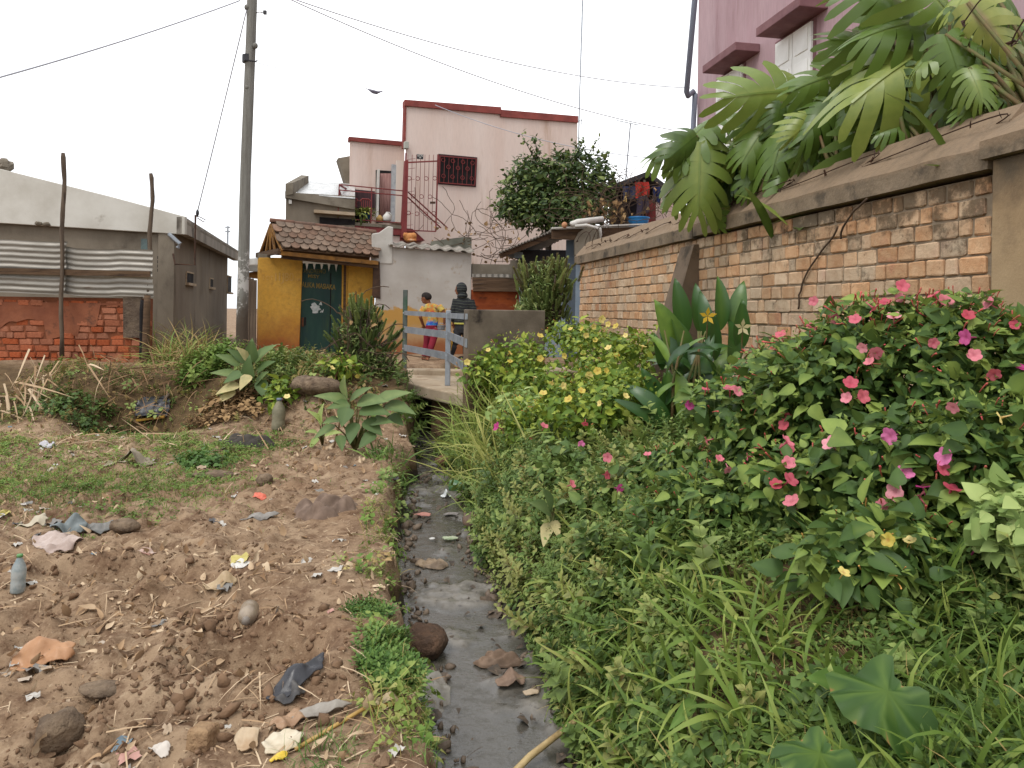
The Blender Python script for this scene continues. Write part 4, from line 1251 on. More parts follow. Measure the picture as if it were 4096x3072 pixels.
# window with grille
wi_ = thing('window', None, None, FP.p(1830, 745)); wi_.parent = ph; wi_.location = [float(v) for v in FP.p(1830, 745) - worg(ph)]
m = MB(); FP.poly(m, [(1754, 615), (1909, 629), (1904, 748), (1750, 736)], 0.0, 0.02); m.build('frame', mat('dark_maroon_frame', lin(74, 48, 50, .75), None, 1), wi_)
m = MB(); FP.poly(m, [(1766, 624), (1900, 636), (1896, 740), (1762, 728)], 0.02, 0.028); m.build('pane', M_DARK, wi_)
def fbar(xa, ya, xb, yb, w, d=0.06, parent=wi_, name='grille_bar', mt=None):
    MB().bar(FP.p(xa, ya, d), FP.p(xb, yb, d), w, w * 0.7).build(name, mt or M_RED, parent)
fbar(1758, 624, 1905, 636, .03); fbar(1758, 730, 1900, 741, .03); fbar(1760, 622, 1757, 731, .03); fbar(1905, 636, 1899, 742, .03)
for k in range(1, 8):
    x = 1760 + 18.3 * k
    fbar(x, 624 + k * 1.6, x - 3, 731 + k * 1.4, .016)
for k, (x, y) in enumerate(((1773, 640), (1812, 644), (1852, 648), (1890, 652), (1794, 668), (1832, 672), (1870, 675), (1774, 704), (1810, 707), (1850, 711), (1887, 714))):
    c = FP.p(x, y, 0.065); MB().tube([c + FP.u * .05 * math.cos(t) + A(0, 0, .05 * math.sin(t)) for t in np.linspace(0, 2 * PI, 12, endpoint=False)], 0.010, 4, closed=True).build('grille_ring', M_RED, wi_)
# balcony
bc = thing('balcony', None, None, FP.p(1480, 905, 0.2)); bc.parent = ph; bc.location = [float(v) for v in FP.p(1480, 905, 0.2) - worg(ph)]
m = MB(); FP.poly(m, [(1350, 884), (1614, 903), (1614, 916), (1350, 896)], -0.9, 0.62); m.build('slab', M_CONC, bc)
m = MB(); FP.poly(m, [(1340, 892), (1614, 914), (1614, 940), (1340, 934)], -0.8, 0.60); m.build('red_band', M_RED, bc)
m = MB(); FP.poly(m, [(1364, 940), (1614, 944), (1614, 1100), (1364, 1100)], -0.8, 0.50); m.build('lower_wall', M_PINK, bc)
DB = 0.6
for a in ((1357, 738, 1617, 764, .035), (1358, 760, 1616, 783, .035), (1350, 873, 1613, 892, .03)):
    fbar(*a, d=DB, parent=bc, name='rail')
for a in ((1357, 738, 1350, 905), (1487, 750, 1483, 900)):
    fbar(*a, .035, d=DB, parent=bc, name='post')
m = MB(); m.prism([FP.p(1357, 760, DB - .01), FP.p(1350, 892, DB - .01), FP.p(1394, 880, -.7), FP.p(1378, 830, -.3)], FP.u * .02); m.build('side_panel', M_RED, bc)
MB().bar(FP.p(1358, 740, DB), FP.p(1392, 760, -0.7), .035).build('side_rail', M_RED, bc)
m = MB(); FP.poly(m, [(1394, 755), (1500, 765), (1500, 835), (1394, 830)], -0.72, -0.62); m.build('dark_hatch', mat('maroon_hatch', lin(84, 56, 58, .75), lin(60, 44, 48, .75), 5, .8, .2, stretch=(6, 6, .5)), bc)
for (x, y, w_) in ((1415, 795, 34), (1462, 798, 44)):
    m = MB(); ch = []
    m.tube([FP.p(x - w_ / 2, y + 8, .1), FP.p(x - w_ * .3, y - 2, .1), FP.p(x + w_ * .3, y, .1), FP.p(x + w_ / 2, y + 9, .1)], .022, 6)
    for t in np.linspace(-.35, .35, 5):
        m.tube([FP.p(x + w_ * t, y, .1), FP.p(x + w_ * t, y + 34, .12)], .012, 5)
    m.build('chair_back', M_RED, bc)
# planter plants
M_PL = leafmat('potted_leaf', lin(70, 84, 40, .8), lin(112, 126, 58, .8), lin(176, 176, 92, .8), .5, .2)
pots = ((1380, 870, .16, 'balcony plant with drooping strap leaves at the railing corner', None), (1440, 868, .15, 'small leafy plant between the two taller balcony plants', None), (1460, 862, .2, 'leafy yellow green plant in the bright blue balcony pot', 'blue'))
M_POTB = mat('blue_plastic_pot', lin(36, 92, 160, .8), None, 1, .4, 0)
for (x, y, sz, lab, pc) in pots:
    b = FP.p(x, y + 24, DB - .2)
    t_ = thing('potted_plant', lab, 'plant', b, 'plants on the balcony')
    MB().lathe(b, [(.10, 0), (.15, .19), (.165, .2), (.14, .2), (.13, .17)], 14).build('pot', M_POTB if pc else M_BLACK, t_, smooth=True)
    n = 90; f_ = Fol(); d_ = rdir(n, .75); f_.add([lance(.12, .6), lance(.09, .9)], b + A(0, 0, .17) + d_ * A(.02, .02, .02) + rng.normal(size=(n, 3)) * A(.07, .07, .03), d_, (0, 0, 1), rng.uniform(.16, .36, n), rng.random(n) ** 1.2)
    f_.build('leaves', M_PL, t_)
jug = FP.p(1548, 884, DB - .15)
t_ = thing('jerrycan', 'white plastic jerrycan standing on the balcony floor', 'jerrycan', jug)
m = MB(); m.lathe(jug, [(.10, 0), (.11, .03), (.11, .12), (.06, .18), (.035, .2), (.035, .23)], 12); m.build('body', M_WHITE, t_, smooth=True)
m = MB(); m.tube([jug + A(-.02, 0, .18), jug + A(.05, 0, .22), jug + A(.10, 0, .17), jug + A(.11, 0, .10)], .016, 6); m.build('handle', M_WHITE, t_, smooth=True)
jug = FP.p(1518, 884, DB - .15)
o = MB().lathe(jug, [(.09, 0), (.09, .08), (.05, .12), (.03, .15)], 12).build('basin', mat('ochre_plastic', lin(198, 160, 96, .7), None, 1), smooth=True); tag(o, 'small tan plastic can on the balcony beside the jerrycan', 'can')
# gate post, gate leaf, stair rails
sg = thing('stair_gate', 'tall red iron gate with rings and spear bars guarding the pink house stairs', 'gate', FP.p(1690, 930, .65))
m = MB(); FP.poly(m, [(1622, 640), (1634, 640), (1627, 950), (1606, 950)], .5, .72); m.build('gate_post', M_RED, sg)
def gbar(xa, ya, xb, yb, w, name='bar', d=.7): fbar(xa, ya, xb, yb, w, d, sg, name, M_RED)
gbar(1632, 650, 1756, 644, .045, 'top_rail'); gbar(1628, 921, 1743, 926, .04, 'bottom_rail'); gbar(1752, 618, 1743, 926, .045, 'stile'); gbar(1624, 612, 1612, 945, .05, 'stile')
for k in range(8):
    x = 1632 + k * 17; gbar(x, 619, x - 7, 922, .014)
for (x, y) in ((1637, 713), (1671, 714), (1705, 714), (1739, 713), (1652, 785), (1686, 786), (1720, 787), (1634, 852), (1668, 855), (1702, 855), (1735, 853)):
    c = FP.p(x, y, .7); MB().tube([c + FP.u * .05 * math.cos(t) + A(0, 0, .05 * math.sin(t)) for t in np.linspace(0, 2 * PI, 12, endpoint=False)], .009, 4, closed=True).build('ring', M_RED, sg)
for yy in (635, 673, 718, 765, 810, 855, 900):
    gbar(1628 - (yy - 640) * .04, yy + 3, 1662 - (yy - 640) * .04, yy - 1, .012, 'rung', .55)
m = MB(); FP.poly(m, [(1722, 806), (1742, 806), (1742, 814), (1722, 814)], .7, .76); m.build('lock', M_DARKM, sg)
for (xa, ya, xb, yb) in ((1632, 768, 1790, 912), (1630, 788, 1764, 912)):
    fbar(xa, ya, xb, yb, .04, .5, sg, 'stair_rail', M_RED)
m = MB(); FP.poly(m, [(1600, 912), (1650, 915), (1700, 962), (1600, 962)], -.3, .55); m.build('stair_base', M_RED, sg)
sgn = thing('plaque', 'small black plaque with white letters wired to the red iron gate', 'sign', FP.p(1680, 636, .73))
m = MB(); FP.poly(m, [(1668, 616), (1694, 618), (1693, 637), (1668, 635)], .70, .73); m.build('plate', M_BLACK, sgn)
text_part('ELECTRO', FP, 1670, 625, 22, M_WHITE, sgn, d=.735, tilt=1, height=.075, bold=.02)
text_part('10', FP, 1677, 633, 7, M_WHITE, sgn, d=.735, height=.05, bold=.02)
o = MB(); FP.box(o, FP.px(1612, 590)[0], FP.px(1630, 590)[0], FP.px(1620, 600)[1], FP.px(1620, 571)[1], 0.05, .2); o = o.build('meter_box', mat('grey_meter', lin(184, 184, 172, .75), None, 1), bevel=.02); tag(o, 'small grey electricity meter box on the pink house corner', 'box')

# ---- tall thin antenna poles, roofs and laundry house beyond the wall
ta = thing('antenna_pole', 'very tall thin pole rising beside the pink house right corner', 'pole', P(2312, 700, 20.5))
MB().tube([P(2308, 900, 20.5), P(2318, 400, 20.5), P(2334, -100, 20.5)], .018, 5).build('shaft', M_STEEL, ta)
MB().tube([P(2313, 485, 20.5), P(2332, 480, 20.5)], .01, 4).build('bracket', M_STEEL, ta); MB().tube([P(2326, 472, 20.5), P(2326, 500, 20.5)], .01, 4).build('bracket', M_STEEL, ta)
tv = thing('tv_antenna', 'rooftop television antenna on a thin mast right of the leafy tree', 'antenna', P(2504, 720, 19))
MB().tube([P(2502, 730, 19), P(2522, 495, 19)], .018, 5).build('mast', M_STEEL, tv)
MB().tube([P(2468, 482, 19), P(2552, 500, 19)], .012, 4).build('boom', M_STEEL, tv)
for k in range(9):
    c = P(2470 + k * 10, 482 + k * 2.2, 19); MB().tube([c + A(-.02, -.15, -.05), c + A(.02, .15, .06)], .006, 4).build('element', M_STEEL, tv)
lp = thing('loudspeaker_mast', 'far mast carrying two horn loudspeakers above the laundry house', 'loudspeaker', P(2620, 700, 30))
MB().tube([P(2619, 710, 30), P(2621, 650, 30)], .05, 5).build('mast', M_STEEL, lp)
for dx in (-10, 11):
    a = P(2620 + dx, 662, 30); MB().lathe(P(2620, 662, 30), [(.03, 0), (.05, .05), (.13, .12)], 8, (1 if dx > 0 else -1, 0, 0)).build('horn', M_STEEL, lp)
lh = thing('laundry_house', 'shadowy pink house under a dark pitched tin roof hung with washing', 'house', P(2560, 890, 17.5))
m = MB(); m.prism([P(2440, 690, 17.0), P(2592, 683, 17.6), P(2600, 690, 19.5), P(2440, 720, 19.5)], A(0, 0, .03)); 
MB().prism([P(2430, 745, 16.8), P(2594, 684, 16.8), P(2660, 735, 16.8), P(2660, 760, 16.8), P(2594, 702, 16.8), P(2430, 765, 16.8)], A(0, 3.2, 0)).build('roof', mat('dark_tin', lin(74, 70, 70, .7), lin(54, 52, 54, .7), 3, .7, .2), lh)
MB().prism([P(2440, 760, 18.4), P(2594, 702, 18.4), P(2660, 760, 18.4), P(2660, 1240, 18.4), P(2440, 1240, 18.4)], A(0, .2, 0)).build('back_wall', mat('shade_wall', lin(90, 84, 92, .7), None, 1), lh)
MB().prism([P(2594, 800, 16.6), P(2625, 800, 16.6), P(2625, 1240, 16.6), P(2594, 1240, 16.6)], A(0, 1.5, 0)).build('red_pier', M_RED, lh)
MB().prism([P(2625, 785, 16.55), P(2710, 740, 16.55), P(2740, 1240, 16.55), P(2625, 1240, 16.55)], A(0, 1.5, 0)).build('pink_wall', M_PINK, lh)
MB().bar(P(2625, 888, 16.5), P(2700, 890, 16.5), .03).build('wall_band', M_RED, lh)
MB().tube([P(2578, 720, 16.7), P(2578, 900, 16.7)], .03, 6).build('post', M_WOOD, lh)
def cloth(name, x0, y0, x1, y1, Y, mt, lab, cat='clothing', grp='washing hung under the dark tin roof'):
    nx_, nz_ = 10, 9; V, Fs = [], []
    for j in range(nz_ + 1):
        for i in range(nx_ + 1):
            u, v_ = i / nx_, j / nz_
            p_ = P(x0 + (x1 - x0) * u + 4 * math.sin(v_ * 3), y0 + (y1 - y0) * v_ * (1 + .12 * math.sin(5 * u + x0)), Y)
            V.append(p_ + A(0, .05 * math.sin(9 * u + 2 * v_ + x0) * (0.3 + v_), 0))
    n0 = len(V)
    for j in range(nz_):
        for i in range(nx_):
            a = j * (nx_ + 1) + i; Fs.append((a, a + nx_ + 1, a + nx_ + 2, a + 1))
    V2 = V + [p + A(0, .012, 0) for p in V]; F2 = Fs + [tuple(n0 + k for k in f[::-1]) for f in Fs]
    o = MB().add(V2, F2).build(name, mt, smooth=True)
    return tag(o, lab, cat, grp)
cloth('hanging_shirt', 2540, 728, 2594, 788, 16.2, mat('red_cloth', lin(200, 60, 46, .75), lin(160, 44, 36, .75), 6), 'bright red garment hung on the line under the dark roof')
cloth('hanging_shirt', 2490, 745, 2540, 800, 16.3, mat('navy_cloth', lin(52, 56, 84, .75), None, 1), 'navy garment hung left of the red one under the dark roof')
cloth('hanging_trousers', 2610, 745, 2640, 815, 16.2, mat('indigo_cloth', lin(40, 48, 88, .75), None, 1), 'indigo trousers hung right of the red garment')
cloth('hanging_towel', 2545, 785, 2592, 860, 16.6, mat('purple_grey_cloth', lin(76, 66, 82, .75), None, 1), 'dull purple cloth hung below the red garment')
bs = P(2553, 905, 15.6)
o = MB().lathe(bs - A(0, 0, .02), [(.19, 0), (.21, .13), (.225, .17), (.235, .18), (.235, .20), (.20, .20), (.18, .05), (.01, .04)], 18).build('wash_tub', mat('sky_blue_plastic', lin(48, 128, 190, .8), None, 1, .4, 0), smooth=True)
tag(o, 'round sky blue plastic wash tub below the hanging laundry', 'tub')
wtk = thing('water_tank', 'bright blue tank on a thin stand glimpsed behind the leftmost big slit leaf', 'tank', A(P(2700, 735, 18)[0], 18, .6))
MB().lathe(P(2700, 735, 18), [(.01, 0), (.10, .01), (.11, .13), (.08, .17), (.01, .18)], 12).build('barrel', mat('tank_blue', lin(30, 130, 210, .8), None, 1), wtk, smooth=True)
MB().tube([P(2700, 735, 18), A(P(2700, 735, 18)[0], 18, .6)], .03, 6).build('stand', M_STEEL, wtk)
pgo = thing('clothes_peg', 'wooden clothes peg left hanging on a line by the dead vines', 'peg', P(2503, 800, 15.6))
for dx in (-5, 5):
    MB().bar(P(2500 + dx, 808, 15.6), P(2505 - dx * .2, 770, 15.6), .015, .02).build('peg_half', mat('peg_wood%d' % dx, lin(226, 190, 120, .8), None, 1), pgo)
# ================================================================== RIGHT: brick wall, mauve house
FA, FBn = A(1.139, 12.85, 0), A(2.70, 4.3, 0)
WB = Fr(FA[:2], to=FBn[:2])
WL = np.linalg.norm(FBn - FA)                        # near end of brickwork
SB = (12.85 - 8.16) / 8.55 * WL                      # buttress
ZC = 2.31                                            # underside of coping
M_BR = None
q = NT('buff_brick')
ov = q.vec(); wv = q.vec((1, 1, 1), 'World')
c = q.mix(q.noise(9, 6, 0.65, wv, 0.3, 0.7), lin(220, 184, 144, 0.80), lin(204, 160, 118, 0.78))
c = q.mix(q.noise(3.0, 5, 0.6, wv, 0.55, 0.72), c, lin(208, 158, 124, 0.76))
oi = q.n('ObjectInfo')
hs = q.n('HueSaturation')
q.l(q.remap(oi.outputs['Random'], 0, 1, 0.86, 1.12), hs.inputs['Value'])
wnn = q.n('TexWhiteNoise', noise_dimensions='1D'); q.l(oi.outputs['Random'], wnn.inputs['W'])
q.l(q.remap(wnn.outputs['Value'], 0, 1, 1.05, 0.75), hs.inputs['Saturation'])
q.l(q.remap(wnn.outputs['Value'], 0, 1, 0.493, 0.508), hs.inputs['Hue'])
q.l(c, hs.inputs['Color'])
c = hs.outputs['Color']
sep = q.n('SeparateXYZ'); q.l(wv, sep.inputs[0])
# black mould washed down from the coping, stronger on the near stretch; patchy
near = q.remap(sep.outputs['Y'], 5.2, 8.5, 1.0, 0.30)
hgt = q.remap(sep.outputs['Z'], 1.70, 2.28, 0.0, 0.26)
thr = q.math('ADD', q.noise(6.5, 7, 0.72, wv), q.math('MULTIPLY', hgt, near))
thr = q.math('ADD', thr, q.math('MULTIPLY', q.math('SUBTRACT', wnn.outputs['Value'], 0.5), 0.14))
c = q.mix(q.math('MULTIPLY', q.remap(thr, 0.61, 0.80), 0.72), c, lin(74, 66, 52, 0.75))
c = q.mix(q.noise(26, 5, 0.7, wv, 0.60, 0.74), c, lin(150, 112, 78, 0.7))
q.l(c, q.b.inputs['Base Color']); q.b.inputs['Roughness'].default_value = 0.95
q.b.inputs['Specular IOR Level'].default_value = 0.15
q.bump(q.noise(40, 7, 0.7, wv), 0.6, 0.015)
M_BR = q.m
M_MORT = mat('grey_mortar', lin(176, 158, 134, 0.72), lin(148, 130, 108, 0.7), 6, 0.95, 0.6, 40, coord='World')
UBB = unit_bricks(8, 0.07, 0.035, 9)
for me_ in UBB: me_.materials.append(M_BR)
CH = 0.1125

def brick_section(label, s0, s1, z0, zobj, cap):
    t = thing('brick_wall', label, 'brick wall', WB.pt((s0 + s1) / 2, z0), None)
    m = MB(); WB.box(m, s0, s1, z0 - 0.3, ZC, -0.24, -0.013); m.build('mortar_core', M_MORT, t)
    r = random.Random(int(s0 * 10) + 7)
    cand = []
    k = 0
    z = ZC - CH / 2
    while z > z0 - 0.1:
        s = s0 + (0.0 if k % 2 else -0.06)
        prev = None
        while s < s1 - 0.03:
            w = r.choice((0.105, 0.215, 0.105, 0.215, 0.16, 0.21))
            if prev is not None and prev < 0.12 and w < 0.12 and r.random() < 0.5: w = 0.215
            e = min(s + w, s1); b = max(s, s0)
            if e - b > 0.035:
                cand.append((z, (b + e) / 2, e - b))
            s += w + 0.003; prev = w
        z -= CH; k += 1
    cand.sort(key=lambda c: (c[0] < zobj, -c[1] if cap else 0))
    rest = MB()
    for i, (z, s, w) in enumerate(cand):
        pr = r.uniform(-0.003, 0.007)
        if i < 296 and z > zobj - 0.6:
            put_brick(r.choice(UBB), WB, s, z + r.uniform(-.003, .003), w - 0.013, CH - 0.014, pr, 0.10, t, rot=r.uniform(-.012, .012))
        else:
            WB.box(rest, s - w / 2 + .0065, s + w / 2 - .0065, z - CH / 2 + .007, z + CH / 2 - .007, -.1, pr)
    if rest.v:
        tag(rest.build('lower_bricks', M_BR, t), kind='stuff')
    return t
wfar = brick_section('far stretch of buff brick wall, paler and shadowed, beyond the sloping buttress', 0.0, SB, 0.35, 0.95, False)
wnear = brick_section('near stretch of buff brick wall, top courses blackened, behind pink flowers', SB, WL, 0.45, 1.08, True)

# concrete coping with a pitched top
M_COPE = mat('lichened_concrete_coping', lin(162, 142, 118, 0.68), lin(132, 114, 92, 0.68), 2.4, 0.93, 0.7, 35, coord='World', c3=lin(84, 74, 62, 0.68), c3s=3.4, c3t=(0.5, 0.68), grime=.3,
             bands=((2.44, .02, .10, 8.0, lin(160, 136, 110, .66), 1),))
def coping(parent, s0, s1, zb, fh=0.13, d1=0.07, rise=0.26, dback=-0.36):
    m = MB(); pts = []
    n = max(3, int((s1 - s0) / 0.16)); rings = []
    for i in range(n + 1):
        s = s0 + (s1 - s0) * i / n
        j = lambda k: 0.012 * float(vnoise(s * 3 + k, k * 2.3, 5))
        rings.append([WB.pt(s, zb + j(1) * .6, d1 + j(2)), WB.pt(s, zb, dback), WB.pt(s, zb + 0.08, dback), WB.pt(s, zb + fh + rise + j(3), -0.16), WB.pt(s, zb + fh + j(4), d1 + j(5))])
    m.loft(rings)
    o = m.build('coping', M_COPE, parent)
    return o
coping(wfar, -0.12, SB - 0.02, ZC)
coping(wnear, SB + 0.0, WL + 0.05, ZC + 0.02)
# sloping buttress and plain end pillar
bt = MB()
sb0, sb1 = SB - 0.36, SB + 0.02
bt.prism([WB.pt(sb0, 0.3, 0.60), WB.pt(sb0, 2.24, 0.06), WB.pt(sb0, 2.24, -.05), WB.pt(sb0, 0.3, -0.05)], WB.u * (sb1 - sb0))
bt.jitter(0.015, 4, 3)
o = bt.build('buttress', mat('brown_grey_buttress', lin(138, 118, 98, .68), lin(108, 92, 76, .68), 2.2, .93, .45, 35, coord='World', c3=lin(78, 68, 56, .68), c3s=2.4), wfar)
o = thing('end_pillar', 'wide plain rendered pillar closing the brick wall at the right edge', 'pillar', WB.pt(WL + .35, .4))
M_PILL = mat('tan_pillar_render', lin(196, 168, 130, .70), lin(172, 144, 108, .70), 1.6, .93, .3, 60, coord='World', c3=lin(128, 106, 82, .68), c3s=1.3, c3t=(.5, .75), bands=((2.30, .12, .5, 3.0, lin(116, 102, 84, .66), 1),))
m = MB(); WB.box(m, WL + .06, WL + 0.80, 0.1, ZC + .07, -0.3, 0.05); m.build('shaft', M_PILL, o, bevel=.01)
coping(o, WL + 0.03, WL + 0.84, ZC + .07, .11, .11, .18, -.42)
o = thing('rendered_wall', 'plain rendered boundary wall running on past the end pillar', 'wall', WB.pt(WL + 2.2, .4))
m = MB(); WB.box(m, WL + .75, WL + 3.6, 0.0, ZC, -0.24, 0.0); m.build('face', M_PILL, o)
coping(o, WL + .84, WL + 3.65, ZC)

# razor wire loosely coiled along the coping
def coil(name, label, s0, s1, rad, pitch, zc, dc, seed, droop=0.0):
    rr = random.Random(seed); path = []
    n = int((s1 - s0) / pitch * 18)
    for i in range(n + 1):
        t = i / n; s = s0 + (s1 - s0) * t; a = 2 * PI * (s - s0) / pitch
        R_ = rad * (0.75 + 0.5 * float(vnoise(s * 2.1, seed, seed)))
        path.append(WB.pt(s + 0.35 * pitch * math.sin(a), zc + R_ * math.sin(a) + droop * math.sin(PI * t), dc + R_ * 0.5 * math.cos(a) + .05 * float(vnoise(s * 3, 1., seed + 4))))
    t_ = thing(name, label, 'razor wire', WB.pt((s0 + s1) / 2, zc - rad, dc))
    MB().tube(path, 0.005, 4).build('wire', M_DARKM, t_)
    b = MB()
    for i in range(0, n, 2):
        p = path[i]; v = nrm(A(rr.uniform(-1, 1), rr.uniform(-1, 1), rr.uniform(-1, 1))) * .024; w = nrm(A(rr.uniform(-1, 1), rr.uniform(-1, 1), rr.uniform(-1, 1))) * .012
        b.add([p - v - w, p - v + w, p + v - w * .3, p + v + w, p + np.cross(v, w) * 20], [(0, 1, 3, 2), (0, 2, 4), (1, 4, 3)])
    tag(b.build('barbs', M_DARKM, t_), kind='stuff')
coil('razor_wire', 'tangled dark razor wire coil standing on the far end of the brick wall', -0.35, 1.6, 0.20, 0.5, ZC + .42, -.12, 3)
coil('razor_wire', 'low razor wire strand lying along the far coping up to the buttress', 0.4, SB, 0.05, 0.75, ZC + .24, -.02, 5)
coil('razor_wire', 'rusty razor wire strand lying along the coping under the big slit leaves', SB, WL - .1, 0.04, 1.1, ZC + .30, -.04, 7)
coil('razor_wire', 'bright razor wire loop standing among leaves above the end pillar', WL - .25, WL + .7, 0.32, .55, ZC + .95, -.15, 9)

# ---- mauve house above the wall
OFF = 2.5
FM = Fr(WB.pt(0, 0, -OFF)[:2], to=(WB.pt(0, 0, -OFF) + WB.u)[:2])
mh = thing('mauve_house', 'tall mauve rendered house with white shutters above the brick wall', 'house', FM.pt(2, 2.0))
M_MAU = mat('mauve_render', lin(206, 176, 180, .78), lin(190, 156, 161, .78), 1.0, .92, .3, 40, coord='World', c3=lin(172, 134, 138, .74), c3s=1.8, c3t=(.52, .76), stretch=(1.6, 1.6, .25), grime=.16)
M_SHW = mat('bright_white_shutter', lin(252, 250, 244, .92), lin(240, 238, 230, .9), 3, .6, .05, 40)
M_MAUD = mat('dark_mauve_ledge', lin(152, 112, 114, .74), lin(130, 92, 96, .74), 3, .9, .3, 40, coord='World')
sf = FM.px(2792, 200)[0]
m = MB(); FM.box(m, sf, sf + 9, 1.0, 9.5, -4.0, 0.0); m.build('wall', M_MAU, mh)
for (fx, fy, nx_, ny_, wq) in ((2809, 294, 2941, 206, ((2874, 322), (2977, 262), (2962, 560), (2868, 580))), (3023, 148, 3198, 26, ((3112, 168), (3256, 96), (3240, 330), (3108, 350)))):
    a0, z0 = FM.px(fx, fy, .42); a1, z1 = FM.px(nx_, ny_, .42)
    m = MB(); FM.box(m, a0, a1, z0, z0 + .13, 0, .42); m.build('window_hood', M_MAUD, mh, bevel=.01)
    w = thing('window', None, None, FM.p(*wq[3])); w.parent = mh; w.location = [float(v) for v in FM.p(*wq[3]) - worg(mh)]
    b0, zt0 = FM.px(*wq[0]); b1, zt1 = FM.px(*wq[1])
    zt_ = (zt0 + zt1) / 2; zb_ = zt_ - 1.75
    m = MB(); FM.box(m, b0 - .06, b1 + .06, zb_ - .05, zt_ + .05, 0, .012); m.build('frame', M_MAUD, w)
    mid = (b0 + b1) / 2
    for (p0, p1) in ((b0, mid - .008), (mid + .008, b1)):
        lf = MB(); FM.box(lf, p0, p1, zb_, zt_, .012, .045); lf_o = lf.build('shutter', M_SHW, w)
        for k in range(4):
            h = (zt_ - zb_) / 4
            pm = MB(); FM.box(pm, p0 + .07, p1 - .07, zb_ + k * h + .07, zb_ + (k + 1) * h - .05, .045, .06)
            pm.build('shutter_panel', M_SHW, w, bevel=.008)
dp = MB().tube([FM.p(2780, -120, .55), FM.p(2779, 0, .55), FM.p(2746, 368, .35), FM.p(2752, 384, .3), FM.p(2772, 366, .12), FM.p(2780, 380, .1), FM.p(2770, 560, .08), FM.p(2762, 760, .08)], .05, 8)
dp.build('downpipe', mat('grey_blue_pipe', lin(140, 146, 162, .72), None, 1, .5, .05), mh, smooth=True)
# ================================================================== VEGETATION
def M_leaf3(name, d, m_, l, **k): return leafmat(name, lin(*d, .95), lin(*m_, .95), lin(*l, .95), **k)
ML_MIRA = M_leaf3('mirabilis_leaf', (46, 70, 34), (80, 106, 50), (146, 164, 80), rough=.5, trans=.22)
ML_YEL = M_leaf3('yellow_mirabilis_leaf', (60, 86, 30), (104, 130, 46), (170, 180, 74), rough=.5, trans=.22)
ML_PALE = M_leaf3('pale_vine_leaf', (110, 134, 74), (140, 162, 92), (180, 194, 122), rough=.6, trans=.25)
ML_CANNA = M_leaf3('canna_leaf', (36, 64, 30), (56, 92, 40), (120, 148, 62), rough=.35, trans=.2, spec=.5)
ML_MON = M_leaf3('slit_leaf', (56, 80, 32), (98, 124, 50), (160, 168, 82), rough=.35, trans=.25, spec=.5, dry=lin(168, 140, 110))
ML_GRASS = M_leaf3('grass_blade', (62, 88, 34), (106, 130, 54), (168, 176, 94), rough=.5, trans=.25, dry=lin(180, 152, 100))
ML_TURF = M_leaf3('turf_blade', (70, 98, 40), (106, 134, 58), (152, 164, 88), rough=.6, trans=.2, dry=lin(178, 146, 100))
ML_COVER = M_leaf3('weed_leaf', (54, 78, 36), (92, 116, 56), (152, 166, 92), rough=.5, trans=.22, dry=lin(150, 118, 76))
ML_TREE = M_leaf3('tree_leaf', (44, 62, 34), (78, 98, 52), (130, 142, 78), rough=.45, trans=.15)
ML_SHOOT = M_leaf3('needle_shoot', (70, 92, 50), (112, 132, 74), (170, 178, 110), rough=.5, trans=.15, dry=lin(112, 92, 66))
ML_DULL = M_leaf3('dull_broad_leaf', (58, 82, 48), (92, 114, 68), (142, 156, 100), rough=.55, trans=.2, dry=lin(196, 180, 130))
ML_DRY = M_leaf3('dry_stalk', (86, 66, 46), (132, 104, 72), (186, 154, 110), rough=.85, trans=.1, spec=.15)
M_STEM = mat('green_stem', lin(96, 110, 58, .8), lin(120, 92, 62, .8), 8, .7, .1)
M_STEMR = mat('reddish_stem', lin(150, 90, 72, .8), lin(118, 98, 62, .8), 8, .7, .1)
M_BARK = mat('grey_bark', lin(98, 84, 70, .7), lin(72, 60, 50, .7), 6, .9, .5, 30)
M_TWIG = mat('dead_twig', lin(104, 84, 66, .75), lin(78, 62, 50, .75), 8, .9, .2)
OV = [ovate(.34, .22, .25), ovate(.38, .4, .2), ovate(.30, .1, .35)]
SM = [smallleaf(.30, .15), smallleaf(.36, .35), smallleaf(.24, .25)]

def EL(x, y, Y, rx, ry, rd):
    return P(x, y, Y), A(rx * Y / F, rd, ry * Y / F)

def ray_ell(x, y, ells):
    o = A(0, 0, EYE); d = P(x, y, 1.0) - o
    best = None
    for c, r in ells:
        oc = (o - c) / r; dd = d / r
        a, b, e = dd @ dd, 2 * oc @ dd, oc @ oc - 1
        D = b * b - 4 * a * e
        if D > 0:
            t = (-b - math.sqrt(D)) / (2 * a)
            if best is None or t < best: best = t
    if best is None:
        # nearest approach
        best = min(((c[1]) for c, r in ells))
    return o + d * best

